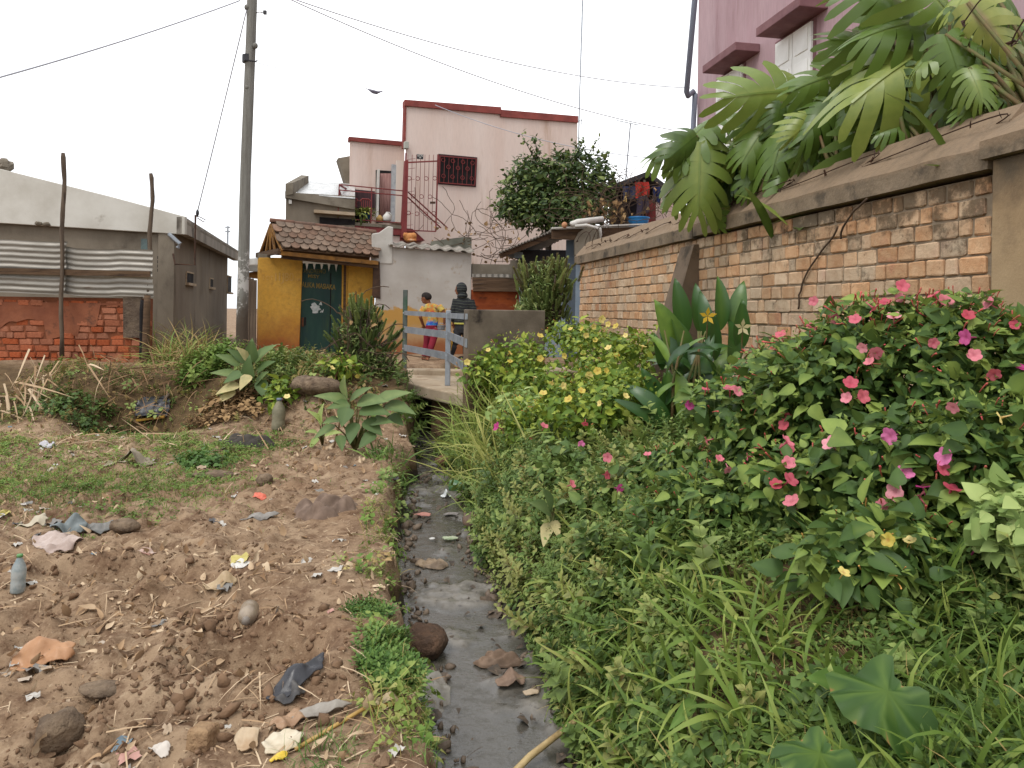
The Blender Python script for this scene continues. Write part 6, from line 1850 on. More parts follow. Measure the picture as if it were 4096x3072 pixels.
bR = P(2190, 1330, 11.2)
spots = []
for k in range(84):
    a = random.uniform(0, 2 * PI); rr = math.sqrt(random.random()); u = random.random()
    x = 2180 + 92 * rr * math.cos(a) * (.55 + .6 * u ** .5); y = 1310 - 200 * u
    spots.append((P(x, y, 11.2 + .25 * rr * math.sin(a)), A((x - 2180) / 200., -.1, 1), .24 + .10 * u, .42 + .5 * u, 6))
succulent('bright needle leaved succulent bush behind the bridge parapet', bR, spots, [EL(2180, 1130, 11.2, 96, 90, .32), EL(2140, 1240, 11.1, 80, 60, .28)])
bL = P(1430, 1560, 10.2); bL[2] = float(zg(A(bL[0]), A(bL[1]))[0])
spots = []
for k in range(90):
    a = random.uniform(0, 2 * PI); rr = math.sqrt(random.random()); u = random.random()
    x = 1455 + 105 * rr * math.cos(a); y = 1560 - 300 * u * (1 - .35 * max(0, (x - 1455) / 105.))
    spots.append((P(x, y, 10.2 + .3 * rr * math.sin(a)), A((x - 1455) / 160., -.1, 1), .20 + .09 * u, (.15 + .5 * u) * (.4 if random.random() < .35 else 1) + (.6 if random.random() < .12 else 0), 5))
succulent('dark scraggy succulent bush on the left bank before the yellow gate', bL, spots, [EL(1440, 1360, 10.2, 75, 95, .28), EL(1490, 1470, 10.1, 85, 90, .28)])
tangle('dry thorny twigs caught in the dark succulent bush', 1340, 1520, 1240, 1480, 9.95, 22, .006, 20, 'dry_twigs')
# ================================================================== GROUND COVER, WEEDS, GRASS
def sprig(n=6, ll=.42, tmpl=None, pairs=True, up=.25):
    """upright shoot along +Y (height 1) with leaves"""
    V, T, o = [], [], 0
    tm = tmpl or SM[0]
    pos, yd, ups, sc = [], [], [], []
    for k in range(n):
        t = .15 + .85 * k / (n - 1); a = k * 1.57 + .3 * (k % 3)
        for j in range(2 if pairs and k < n - 1 else 1):
            b = a + PI * j
            pos.append((0, t * .9, 0)); yd.append((math.cos(b), up + .7 * t, math.sin(b))); ups.append((0, 1, 0)); sc.append(ll * (1 - .45 * t) * (1 + .2 * math.sin(k * 7.)))
    V, T = place(tm, np.array(pos, float), np.array(yd, float), np.array(ups, float), np.array(sc, float))
    st, sf = strip([0, .5, .92], [.018, .014, .006], [0, 0.0, 0], 0, 1)
    return np.concatenate([V, st]), np.concatenate([T, sf + len(V)])
def rosette(n=9, ll=.9, w=.16, curl=.5, elev=.8):
    pos = np.zeros((n, 3)); a = np.arange(n) * 2.399
    e = elev * (1 - .6 * np.arange(n) / n) + .25
    yd = np.stack([np.cos(a), e, np.sin(a)], 1)
    return place(lance(w, curl, 5), pos, yd, np.broadcast_to(A(0, 1, 0), (n, 3)), ll * (1 - .3 * np.arange(n)[::-1] / n))
def matcl(n=9):
    r = np.random.default_rng(n); a = r.random(n) * 6.28; rad = r.random(n) * .5
    pos = np.stack([np.cos(a) * rad, .3 + .5 * r.random(n), np.sin(a) * rad], 1)
    yd = np.stack([np.cos(a), .25 + .4 * r.normal(size=n), np.sin(a)], 1)
    return place(ovate(.42, .2, .2) if n % 2 else SM[1], pos, yd, np.broadcast_to(A(0, 1, 0), (n, 3)), .26 + .16 * r.random(n))
def feather(n=7):
    V, T = [], []; o = 0
    for k in range(n):
        a = k * 2.399; d = nrm(A(math.cos(a), 1.1, math.sin(a)))
        pos = [d * (.2 + .12 * j) for j in range(6)]; s_ = nrm(np.cross(d, A(0.1, 1, .2)))
        yd = [d * .5 + s_ * (1 if j % 2 else -1) for j in range(5)] + [d]
        v, t = place(SM[0], np.array(pos), np.array(yd), np.broadcast_to(A(0, 1, .1), (6, 3)), np.full(6, .26))
        V.append(v); T.append(t + o); o += len(v)
    return np.concatenate(V), np.concatenate(T)
SPR = [sprig(8, .30, SM[0]), sprig(7, .34, ovate(.34, .3, .25)), sprig(9, .26, SM[2])]
ROS = [rosette(), rosette(7, 1, .12, .8), rosette(11, .8, .2, .4)]
MAT = [matcl(9), matcl(10), matcl(7)]
FEA = [feather(7), feather(9)]
BL = [blade(.6, .016), blade(1.2, .014), blade(1.8, .018, 5)]
BLW = [blade(.8, .030, 6), blade(1.4, .036, 6), blade(1.9, .028, 6)]

BARE = [(G(3080, 2430), .40), (G(2940, 2760), .20), (G(3330, 2560), .22), (G(3500, 2520), .15)]
def sample(n, x0, x1, y0, y1, fn, pw=1.2):
    """random ground points; fn(X, Y) is a keep-probability"""
    out = []
    tot = 0
    while tot < n:
        u = rng.random(n * 3)
        k = 1 - pw
        Y = (y0 ** k + u * (y1 ** k - y0 ** k)) ** (1 / k) if abs(k) > 1e-6 else y0 * (y1 / y0) ** u
        X = rng.uniform(x0, x1, n * 3)
        m = rng.random(n * 3) < fn(X, Y)
        out.append(np.stack([X[m], Y[m]], 1)); tot += int(m.sum())
        if len(out) > 60: break
    q_ = np.concatenate(out)[:n]
    return np.column_stack([q_, zg(q_[:, 0], q_[:, 1])])
def gup(p, e=.05):
    """ground normal"""
    dx = (zg(p[:, 0] + e, p[:, 1], False) - zg(p[:, 0] - e, p[:, 1], False)) / (2 * e)
    dy = (zg(p[:, 0], p[:, 1] + e, False) - zg(p[:, 0], p[:, 1] - e, False)) / (2 * e)
    return nrm(np.stack([-dx, -dy, np.ones(len(p))], 1))
def rightbank(X, Y, lo=.02):
    w = X - Rx(Y)
    p = ((w > lo) & (wallx(Y) - X > .05)).astype(float)
    p *= np.where(Y > 9.2, (X > .1) * 1.0, 1.0)
    for (c, r) in BARE:
        e = ((X - c[0]) / r) ** 2 + ((Y - c[1]) / (r * 1.4)) ** 2
        p *= 1 - .93 * np.exp(-e ** 2)
    return p
def grow(name, label, mt, tmpls, pts, h, tint, lean=.25, follow=.35, cat='weeds'):
    f = Fol(); n = len(pts)
    d = nrm(A(0, 0, 1) * (1 - follow) + gup(pts) * follow + rng.normal(size=(n, 3)) * A(lean, lean, .05))
    tint = np.where(np.asarray(tint) > .94, tint, np.clip(tint + .55 * fbm(pts[:, 0] * .9, pts[:, 1] * .7, 151, 3) + .12, 0, .92))
    f.add(tmpls, pts - A(0, 0, .01), d, rdir(n, 0.0), h, tint)
    return tag(f.build(name, mt), label, cat, kind='stuff')
# clover-like mats everywhere on the right bank
pts = sample(9500, -1.2, 2.9, 1.75, 9.5, lambda X, Y: rightbank(X, Y, .0) * np.where((Y < 3.3) & (X - Rx(Y) > .45), .42, 1) * (0.45 + .9 * (fbm(X * 1.5, Y * 1.5, 71, 3) > -.15)))
grow('ground_cover', 'dense low green weeds matting the slope right of the ditch', ML_COVER, MAT, pts, rng.uniform(.05, .13, len(pts)), rng.random(len(pts)) ** 1.3 * .9, .35, .6, 'ground cover')
# upright leafy weeds, lusher beside the ditch
pts = sample(3300, -1.2, 2.6, 2.3, 9.5, lambda X, Y: rightbank(X, Y, .02) * np.where(X - Rx(Y) < .7, .9, .35) * np.where(Y < 3.6, .45, 1) * (.3 + (fbm(X * 1.2, Y * 1.2, 77, 3) > -.05)))
grow('leafy_weeds', 'upright leafy weeds lining the right side of the ditch', ML_COVER, SPR, pts, rng.uniform(.09, .26, len(pts)) * (1 + .5 * (rng.random(len(pts)) > .93)), rng.random(len(pts)) ** 1.4 * .9, .35, .5)
pts = sample(700, -.1, 2.3, 1.8, 4.0, lambda X, Y: rightbank(X, Y, .3) * (.25 + (fbm(X * 1.9, Y * 1.9, 79, 3) > .05)))
grow('feathery_weeds', 'feathery cut leaved weeds low in the right foreground', ML_COVER, FEA, pts, rng.uniform(.08, .17, len(pts)), .15 + .5 * rng.random(len(pts)), .4, .5)
# grass
pts = sample(11000, -1.0, 2.8, 1.75, 9.0, lambda X, Y: rightbank(X, Y, .0) * np.where(Y < 3.4, 1, .5) * (.15 + .95 * (fbm(X * 1.1, Y * 1.1, 83, 3) > .0)))
grow('bank_grass', 'thin green grass growing through the weeds on the right slope', ML_GRASS, BL, pts, rng.uniform(.07, .24, len(pts)), np.where(rng.random(len(pts)) < .10, .98, rng.random(len(pts)) ** 1.2 * .8), .45, .4, 'grass')
pts = sample(1900, .1, 2.2, 1.75, 3.6, lambda X, Y: rightbank(X, Y, .10) * (.1 + (fbm(X * 1.6 + 3, Y * 1.6, 87, 3) > .08)))
grow('broad_grass', 'broad bladed glossy grass arching in the lower right foreground', ML_GRASS, BLW, pts, rng.uniform(.14, .34, len(pts)), rng.random(len(pts)) ** 1.1 * .75, .5, .4, 'grass')
pts = sample(1500, 1.2, 2.6, 3.6, 5.6, lambda X, Y: ((wallx(Y) - X) > .1) * 1.0)
grow('shade_grass', 'short shaded grass under the pink shrubs', ML_GRASS, BL, pts, rng.uniform(.06, .14, len(pts)), rng.random(len(pts)) * .5, .4, .3, 'grass')
pts = sample(650, -1.15, .5, 6.2, 9.6, lambda X, Y: ((X - Rx(Y) > .0) & (X - Rx(Y) < .55)) * (.2 + (Y > 7.2)))
grow('tall_ditch_grass', 'tall arching reed grass where the ditch leaves the footbridge', ML_GRASS, [blade(1.0, .010, 6), blade(1.5, .012, 6), blade(.6, .009, 6)], pts, rng.uniform(.35, .85, len(pts)), .35 + .5 * rng.random(len(pts)), .6, .3, 'grass')

clx = lambda X, Y: ((X - Rx(Y) > .04) & (X - Rx(Y) < .75)) * (.25 + (fbm(X * 2, Y * 2, 171, 2) > 0))
pts = sample(560, -.1, 1.1, 2.2, 4.4, clx)
grow('long_ditch_grass', 'long loose grass blades leaning over the near right edge of the ditch', ML_GRASS, BLW, pts, rng.uniform(.16, .38, len(pts)), .1 + .5 * rng.random(len(pts)), .6, .5, 'grass')
pts = sample(260, -1.75, -.6, 8.9, 10.6, lambda X, Y: ((X - Rx(Y) > -.1) & (X - Rx(Y) < .3)) | ((Lx(Y) - X > -.06) & (Lx(Y) - X < .25)))
grow('culvert_weeds', 'weeds hanging around the dark culvert mouth under the footbridge', ML_COVER, SPR + BLW, pts, rng.uniform(.14, .34, len(pts)), rng.random(len(pts)) * .8, .6, .5)
# left field: turf patch, tufts on the lip, dry litter
turf = lambda X, Y: ((X < Lx(Y) - .9) * sstep(5.3, 6.1, Y + .6 * fbm(X, Y, 91, 2) - .30 * (X + 4)) * sstep(8.9, 8.2, Y) * (.25 + .85 * (fbm(X * .9, Y * .9, 93, 4) > -.1)) * sstep(-1.9, -3.0, X))
pts = sample(34000, -6.6, -1.5, 5.0, 9.0, turf, .6)
grow('turf', 'thin patch of short green turf across the left field', ML_TURF, [blade(.8, .04, 3), blade(1.4, .035, 3)], pts, rng.uniform(.03, .08, len(pts)), np.where(rng.random(len(pts)) < .12, .97, rng.random(len(pts)) * .85), .6, .2, 'grass')
gc_ = G(230, 1950); pts = np.column_stack([gc_[0] + rng.normal(size=15000) * .75, gc_[1] + rng.normal(size=15000) * .42]); pts = pts[fbm(pts[:, 0] * 1.5, pts[:, 1] * 1.5, 95, 3) > -.28]; pts = np.column_stack([pts, zg(pts[:, 0], pts[:, 1])])
grow('turf', 'thicker green turf patch at the left edge of the field', ML_TURF, [blade(.8, .04, 3), blade(1.4, .035, 3)], pts, rng.uniform(.03, .08, len(pts)), np.where(rng.random(len(pts)) < .08, .97, rng.random(len(pts)) * .8), .6, .2, 'grass')
pts = sample(5200, -6.2, -1.2, 5.0, 9.2, lambda X, Y: np.maximum(turf(X, Y) * .6, .12 * (fbm(X * 1.4, Y * 1.4, 99, 3) > .25)), .6)
grow('field_weeds', 'tiny flat weeds dotted through the turf and rubbish', ML_TURF, MAT, pts, rng.uniform(.03, .07, len(pts)), rng.random(len(pts)) * .7, .3, .4)
lipf = lambda X, Y: ((Lx(Y) - X > -.03) & (Lx(Y) - X < .30)) * (.05 + (fbm(X * 1.3, Y * 1.3, 97, 3) > .12))
pts = sample(1100, -1.9, .1, 2.4, 9.5, lipf)
grow('lip_grass', 'straggling grass tufts along the left lip of the ditch', ML_GRASS, BL, pts, rng.uniform(.05, .16, len(pts)), np.where(rng.random(len(pts)) < .35, .97, rng.random(len(pts)) * .8), .6, .3, 'grass')
pts = sample(240, -1.9, .1, 2.4, 9.5, lipf)
grow('lip_weeds', 'small leafy weeds along the left lip of the ditch', ML_TURF, MAT + SPR, pts, rng.uniform(.05, .11, len(pts)), .2 + .6 * rng.random(len(pts)), .4, .3)
# weeds on the left bank
bankf = lambda X, Y: ((Y > 8.7) & (X < Lx(Y) - .15)) * sstep(8.6, 9.3, Y) * (.25 + .9 * (fbm(X * 1.1, Y * 1.1, 101, 3) > -.05))
pts = sample(1200, -6.6, -1.6, 8.7, 11.2, lambda X, Y: bankf(X, Y) * np.where(X < -3.6, .35, 1), .5)
grow('bank_weeds', 'tangled green and brown weeds covering the left bank', ML_COVER, SPR + MAT, pts, rng.uniform(.08, .26, len(pts)) * .7, np.where(rng.random(len(pts)) < .45, .97, rng.random(len(pts)) * .9), .45, .3)
pts = sample(3600, -6.6, -1.6, 8.7, 11.4, bankf, .5)
grow('bank_dry_grass', 'dry straw coloured grass on the left bank below the sheds', ML_TURF, BL, pts, rng.uniform(.06, .20, len(pts)), np.where(rng.random(len(pts)) < .5, .97, rng.random(len(pts)) * .7), .6, .2, 'grass')

def clump(name, label, x, y, n, rx, ry, tm, mt, h, tint=(0, .8), lean=.5, cat='plant', grp=None, dryp=0.0):
    c = G(x, y); t = None
    a = rng.random(n) * 2 * PI; r = np.sqrt(rng.random(n))
    X = c[0] + np.cos(a) * r * rx; Y = c[1] + np.sin(a) * r * ry
    pts = np.column_stack([X, Y, zg(X, Y)])
    f = Fol(); d = nrm(A(0, 0, 1) + np.stack([np.cos(a) * r * lean, np.sin(a) * r * lean, 0 * a], 1) + rng.normal(size=(n, 3)) * .2)
    f.add(tm, pts - A(0, 0, .01), d, rdir(n), rng.uniform(h[0], h[1], n), np.where(rng.random(n) < dryp, .97, tint[0] + (tint[1] - tint[0]) * rng.random(n)))
    return tag(f.build(name, mt), label, cat, grp, kind='stuff' if dryp or name == 'leafy_clump' else None)
ML_BRIGHT = M_leaf3('bright_weed_leaf', (62, 94, 42), (92, 124, 58), (142, 164, 88), rough=.5, trans=.22)
clump('parsley_weed', 'bright green parsley like clump overhanging the left lip of the ditch', 1575, 2640, 170, .12, .24, FEA, ML_BRIGHT, (.05, .10))
clump('parsley_weed', 'smaller bright green clump above the overhanging parsley like one', 1480, 2450, 40, .10, .10, FEA, ML_BRIGHT, (.04, .08))
clump('grass_tuft', 'grass tuft on the path near the bottom edge left of centre', 1300, 3040, 160, .13, .12, BL, ML_BRIGHT, (.05, .13))
clump('grass_tuft', 'grass tuft at the lip by the bottom of the ditch', 1720, 3010, 110, .07, .10, BL, ML_BRIGHT, (.05, .10))
clump('leafy_clump', 'weed clump on the ditch lip beside the brown rag', 1600, 2000, 46, .14, .3, SPR + MAT, ML_COVER, (.08, .17), (.3, .9))
clump('leafy_clump', 'weed clump on the ditch lip halfway down the path', 1520, 2260, 40, .22, .2, MAT + BL, ML_TURF, (.05, .13), (.2, .9), dryp=.3)
clump('leafy_clump', 'bright weed tuft at the edge of the left turf', 830, 1850, 60, .26, .2, SPR + MAT, ML_BRIGHT, (.08, .18), (.0, .6))
clump('grass_fan', 'fresh fan of grass blades by the ditch below the broad leaved plant', 1560, 1830, 110, .22, .2, BLW + BL, ML_BRIGHT, (.15, .36), (.2, .9), .9)
clump('dry_grass_mound', 'mound of pale dry grass in front of the grey building', 730, 1470, 520, .40, .3, [blade(.9, .010, 5), blade(1.5, .010, 5)], ML_TURF, (.35, .95), (.5, .9), .8, dryp=.55)
clump('dry_grass_mound', 'dry grass heap on the spoil mound below the green door', 1200, 1500, 420, .5, .25, [blade(.9, .010, 5), blade(1.6, .010, 5)], ML_TURF, (.15, .42), (.3, .9), .9, dryp=.6)
clump('green_weed_mound', 'green leafy weed mound at the foot of the yellow pier', 1120, 1500, 170, .45, .3, SPR, ML_COVER, (.14, .36), (.3, .95))
clump('green_weed_mound', 'green weed mound beside the dry grass near the grey wall', 830, 1480, 130, .35, .25, SPR, ML_TURF, (.2, .42), (.2, .8))
clump('brown_weed_mound', 'brownish weed mound under the large leaved plant on the bank', 930, 1640, 140, .5, .3, SPR + MAT, ML_DRY, (.12, .26))
clump('dark_weed_patch', 'dark green weed patch on the shaded left bank', 290, 1640, 170, .7, .3, MAT + SPR, ML_COVER, (.08, .2), (0, .45))

# big broad-leaved plants
def broad(label, x, y, leaves, mt=ML_DULL, w=.3):
    b = G(x, y); t = thing('broad_leaf_plant', label, 'plant', b)
    m = MB()
    for (bx, by, tx, ty, dep, ww, tn) in leaves:
        p0 = P(bx, by, b[1] + dep); p1 = P(tx, ty, b[1] + dep - .12)
        L = np.linalg.norm(p1 - p0) * 1.1
        f = Fol(); f.add(ovate(ww, random.uniform(.1, .35), .22), [p0], [nrm(p1 - p0) + A(0, -.1, .1)], [A(random.uniform(-.3, .3), -.75, .9)], L, tn); f.build('leaf', mt, t)
        m.tube([b, (b + p0) / 2 + A(0, 0, .03), p0], [.012, .010, .006], 5)
    m.build('stalks', M_STEM, t, smooth=True)
broad('clump of large pale green leaves on the left bank before the grey wall', 960, 1590,
      [(960, 1460, 870, 1420, 0, .26, .5), (980, 1450, 920, 1395, .1, .28, .35), (1000, 1450, 1010, 1370, .1, .3, .4), (1020, 1450, 1075, 1375, .1, .3, .5), (1030, 1490, 1080, 1440, 0, .3, .3), (950, 1500, 850, 1490, -.1, .24, .6), (970, 1490, 900, 1530, -.15, .3, .35), (1000, 1520, 980, 1440, -.15, .34, .25), (960, 1540, 870, 1570, -.2, .3, .97), (1000, 1500, 960, 1550, -.2, .36, .97), (1020, 1540, 1070, 1490, -.1, .3, .45), (940, 1560, 880, 1610, -.2, .26, .97), (1040, 1520, 1060, 1590, -.15, .3, .3), (990, 1440, 960, 1390, .0, .32, .97)])
broad('broad dusty leaved plant at the ditch edge below the dark succulent', 1420, 1800,
      [(1390, 1610, 1280, 1570, 0, .24, .6), (1385, 1590, 1370, 1510, 0, .34, .75), (1400, 1600, 1480, 1550, 0, .22, .5), (1400, 1620, 1320, 1620, -.05, .34, .45), (1390, 1630, 1370, 1700, -.15, .40, .35), (1430, 1610, 1540, 1600, -.05, .28, .55), (1440, 1640, 1540, 1640, -.1, .3, .4), (1500, 1610, 1620, 1560, 0, .22, .6), (1540, 1620, 1650, 1640, -.05, .26, .5), (1360, 1680, 1300, 1680, -.1, .34, .5), (1420, 1690, 1400, 1770, -.15, .34, .3), (1460, 1680, 1520, 1730, -.1, .32, .35), (1480, 1690, 1560, 1680, -.1, .26, .45), (1360, 1740, 1370, 1800, -.2, .28, .4), (1500, 1730, 1440, 1790, -.15, .3, .35), (1340, 1700, 1260, 1750, -.1, .24, .5), (1560, 1660, 1610, 1700, 0, .26, .25)])
broad('yellowish leafy stem plant left of the broad dusty leaves', 1290, 1780,
      [(1290, 1690, 1250, 1640, -.1, .2, .8), (1280, 1700, 1285, 1620, -.1, .22, .9), (1300, 1710, 1330, 1660, -.1, .2, .8), (1270, 1730, 1230, 1720, -.1, .22, .7), (1300, 1740, 1350, 1720, -.1, .2, .7), (1270, 1750, 1240, 1790, -.15, .24, .5)], ML_PALE)
for (x, y, lab, fl) in ((1360, 1520, 'small yellow flowered weed beside the dark succulent', [(1330, 1470), (1385, 1465), (1430, 1505), (1375, 1513), (1320, 1515)]), (1130, 1640, 'yellow flowered weed growing by the upright bottle', [(1148, 1585), (1050, 1642), (1088, 1666), (1068, 1664), (1140, 1687)])):
    b = G(x, y); E_ = [(b + A(0, 0, .18), A(.2, .2, .16))]
    shrub(lab, E_, 160, .10, ML_YEL, [(a_, b_, FL_YEL) for a_, b_ in fl], .08, 0, stems=4, name='flowering_weed', cat='weed')
# large round leaf plants at the lower right, lance plant, silvery thistle leaf
def bigleaf(label, x, y, Y, specs, mt):
    b = G(x, y); t = thing('round_leaf_plant', label, 'plant', b); m = MB()
    for (cx, cy, tx, ty, ww, tn) in specs:
        p0, p1 = P(cx, cy, Y), P(tx, ty, Y - .1); L = np.linalg.norm(p1 - p0)
        V, T = [], []; n = 36; rag_ = [random.uniform(-.07, .05) for _ in range(36)]
        V.append((0, .30, 0))
        for k in range(n):
            a = 2 * PI * k / n; r = 1 + .05 * math.cos(5 * a) + .5 * rag_[k]
            rr = (.62 - .22 * (abs(a - 1.5 * PI) < .3)) * r
            V.append((ww * rr * .8 * math.cos(a), .42 + rr * .62 * math.sin(a), -.16 * math.cos(a) ** 2 + .04 * math.cos(6 * a)))
            rr *= 1 + rag_[k]
            V.append((ww * rr * 1.35 * math.cos(a), .42 + rr * .98 * math.sin(a), -.34 * math.cos(a) ** 2 - .12 * math.sin(a) + .08 * math.cos(6 * a) + .5 * rag_[k]))
        for k in range(n):
            a_, b_ = 1 + 2 * k, 1 + 2 * ((k + 1) % n); T += [(0, a_, b_), (a_, a_ + 1, b_ + 1), (a_, b_ + 1, b_)]
        f = Fol(); f.add((np.array(V), np.array(T)), [p0], [nrm(p1 - p0)], [A(-.1, -.5, 1.0)], L, tn)
        tt_ = f.T[0]; tt_[0] = .8
        for k in range(n):
            vein = k % 6 == 0
            tt_[1 + 2 * k] = tn + (.3 if vein else random.uniform(-.15, .05)); tt_[2 + 2 * k] = 1.0 if rag_[k] < -.055 else tn + (.18 if vein else random.uniform(-.25, .1))
        f.build('leaf', mt, t)
        m.tube([b, (b + p0) / 2 + A(.02, 0, .03), p0], [.009, .008, .006], 5)
    m.build('stalks', M_STEM, t, smooth=True)
ML_TARO = M_leaf3('ragged_round_leaf', (38, 60, 26), (60, 88, 38), (96, 120, 52), rough=.45, trans=.2, dry=lin(168, 120, 70))
bigleaf('plant with one large ragged round leaf in the lower right foreground', 3520, 2900, 2.05, [(3600, 2730, 3430, 2850, .85, .45)], ML_TARO)
bigleaf('pale round leaved plant at the bottom edge right of centre', 3210, 3060, 1.85, [(3320, 2990, 3180, 3070, .7, .5)], ML_TARO)
broad('pointed bright leaved seedling touching the ragged round leaf', 3440, 2850, [(3430, 2770, 3270, 2700, 0, .22, .4), (3430, 2760, 3440, 2650, 0, .24, .7), (3440, 2770, 3540, 2720, 0, .22, .5), (3420, 2790, 3310, 2880, 0, .26, .6), (3420, 2790, 3370, 2890, -.05, .2, .5)], ML_BRIGHT)
broad('upright lance leaf standing in the lower foreground grass', 2800, 2860, [(2790, 2790, 2820, 2630, 0, .2, .7), (2780, 2800, 2690, 2900, 0, .14, .5), (2800, 2800, 2900, 2960, 0, .12, .5)], ML_BRIGHT)
broad('wilted pale weed with hanging leaves on the weedy slope', 2210, 2200, [(2205, 2050, 2190, 1960, 0, .3, .4), (2215, 2030, 2260, 2000, 0, .28, .5), (2200, 2090, 2170, 2170, 0, .26, .97), (2215, 2080, 2235, 2150, 0, .2, .97), (2200, 2050, 2130, 2010, 0, .3, .5)], ML_DULL)

# thin dry grass and crumbs on the bare patches of the right bank
pp = np.concatenate([np.column_stack([c[0] + rng.normal(size=420) * r * .6, c[1] + rng.normal(size=420) * r * .8]) for c, r in BARE])
pp = pp[(pp[:, 0] - Rx(pp[:, 1]) > .1)]; pp = np.column_stack([pp, zg(pp[:, 0], pp[:, 1])])
grow('sparse_dry_grass', 'sparse half dry grass on the bare patch above the lower foreground', ML_TURF, BL, pp, rng.uniform(.03, .11, len(pp)), np.where(rng.random(len(pp)) < .55, .97, rng.random(len(pp)) * .8), .7, .4, 'grass')
pp2 = pp[rng.random(len(pp)) < .22]
grow('patch_weeds', 'tiny flat weeds starting on the bare patch of the right bank', ML_COVER, MAT, pp2, rng.uniform(.03, .07, len(pp2)), rng.random(len(pp2)) * .8, .4, .5)
# ================================================================== PEOPLE
def solid(name, m, mt, parent, voxel=.008, it=4):
    o = m.build(name, None, None, smooth=True)
    md = o.modifiers.new('remesh', 'REMESH'); md.mode = 'VOXEL'; md.voxel_size = voxel; md.use_smooth_shade = True
    md = o.modifiers.new('smooth', 'SMOOTH'); md.iterations = it; md.factor = .5
    bpy.context.view_layer.update()
    dg = bpy.context.evaluated_depsgraph_get()
    me = bpy.data.meshes.new_from_object(o.evaluated_get(dg))
    co = np.empty(len(me.vertices) * 3); me.vertices.foreach_get('co', co); co = co.reshape(-1, 3) + A(*o.location)
    me.vertices.foreach_set('co', co.ravel()); me.update()
    bpy.data.objects.remove(o)
    me.materials.clear()
    me.polygons.foreach_set('use_smooth', np.ones(len(me.polygons), bool))
    return link(name, me, mt, parent)
def oval(m, secs, n=16, ax=A(1, 0, 0)):
    """torso loft: (centre, half width, half depth)"""
    ay = A(-ax[1], ax[0], 0)
    m.loft([[c + ax * rx * math.cos(2 * PI * k / n) + ay * ry * math.sin(2 * PI * k / n) for k in range(n)] for c, rx, ry in secs])
def limb(m, pts, rad, n=10):
    P_, R_ = [], []
    for i in range(len(pts) - 1):
        for k in range(4):
            t = k / 4; P_.append(pts[i] * (1 - t) + pts[i + 1] * t); R_.append(rad[i] * (1 - t) + rad[i + 1] * t)
    P_.append(pts[-1]); R_.append(rad[-1]); m.tube(P_, R_, n)
def hand(m, wrist, d, side, curl=.5, s=1.0):
    d = nrm(d); x = nrm(np.cross(d, A(0, 1, 0)) * side); y = np.cross(d, x)
    palm = wrist + d * .045 * s
    m.ell(palm, (.034 * s, .018 * s, .05 * s), 10, 7, (x, y, d))
    for k, (o, l) in enumerate(((-.026, .052), (-.009, .062), (.009, .058), (.026, .045))):
        b = palm + d * .035 * s + x * o * s; c1 = b + d * l * .5 * s + y * curl * .012; c2 = c1 + (d * (1 - curl) + y * curl) * l * .5 * s
        m.tube([b, c1, c2], [.0095 * s, .009 * s, .0075 * s], 6)
    b = palm - d * .01 * s - x * .03 * s; m.tube([b, b - x * .018 * s + d * .02 * s, b - x * .02 * s + d * .045 * s], [.011 * s, .010 * s, .008 * s], 6)
def foot(m, ankle, d, s=1.0, flat=0.0):
    d = nrm(A(d[0], d[1], 0)); x = A(d[1], -d[0], 0); z0 = ankle[2] - .055 * s
    m.ell(A(ankle[0], ankle[1], z0 + .03 * s) + d * .05 * s, (.038 * s, .105 * s, .032 * s), 12, 7, (x, d, A(0, 0, 1)))
M_SKIN = mat('brown_skin', lin(150, 98, 70, .8), lin(132, 84, 60, .8), 6, .55, .1, 60, rvar=.05)
M_HAIR = mat('short_black_hair', lin(34, 28, 26, .8), lin(50, 42, 38, .8), 30, .9, .6, 80)

# ---- child in the tie-dye shirt
YC = 13.75
K = lambda x, y, dy=0.0: P(x, y, YC + dy)
gz0 = SLZ + 0.10
ch = thing('person', 'child in tie dyed shirt and red trousers holding a metal pot, seen from behind', 'person', A(K(1708, 1440)[0], YC, gz0))
hd = K(1704, 1192)
fdir = nrm(A(-.86, .42, -.30))                       # face looks left, away and down
fx = nrm(np.cross(fdir, A(0, 0, 1))); fz = np.cross(fx, fdir)
m = MB()
m.ell(hd + A(0, 0, .012), (.072, .088, .092), 16, 12, (fx, fdir, fz))
m.ell(hd + fdir * .030 - fz * .045, (.055, .062, .055), 14, 10, (fx, fdir, fz))       # jaw
m.tube([hd + fdir * .080 + fz * .01, hd + fdir * .104 - fz * .018, hd + fdir * .088 - fz * .026], [.010, .013, .010], 6)   # nose
m.ell(hd + fdir * .083 - fz * .052, (.022, .012, .010), 8, 6, (fx, fdir, fz))         # lips
for s_ in (-1, 1):
    m.ell(hd + fx * s_ * .072 - fdir * .006 - fz * .008, (.010, .020, .028), 8, 7, (fx, fdir, fz))
neck = K(1718, 1216)
limb(m, [neck + A(0, 0, -.03), hd - fz * .05 - fdir * .02], [.042, .044])
shL, shR = K(1692, 1229, -.02), K(1762, 1224, -.03)
elL, wrL = K(1681, 1268, -.03), K(1693, 1300, .10)
elR, wrR = K(1779, 1260, -.06), K(1777, 1292, -.02)
limb(m, [shL, elL, wrL], [.038, .032, .026]); hand(m, wrL, wrL - elL, 1, .5, .85)
limb(m, [shR, elR, wrR], [.038, .033, .027]); hand(m, wrR, A(-.1, -.1, -1), -1, .75, .85)
limb(m, [shL + A(0.02, 0, -.025), (shL + shR) / 2 + A(0, 0, -.04), shR + A(-.02, 0, -.025)], [.030, .040, .030])
anL = A(K(1697, 1430)[0], YC - .02, gz0 + .075); anR = A(K(1716, 1436)[0], YC - .22, gz0 + .075)
limb(m, [K(1712, 1312), K(1707, 1372), anL], [.055, .042, .032]); limb(m, [K(1742, 1312, -.02), K(1729, 1374, -.12), anR], [.055, .042, .032])
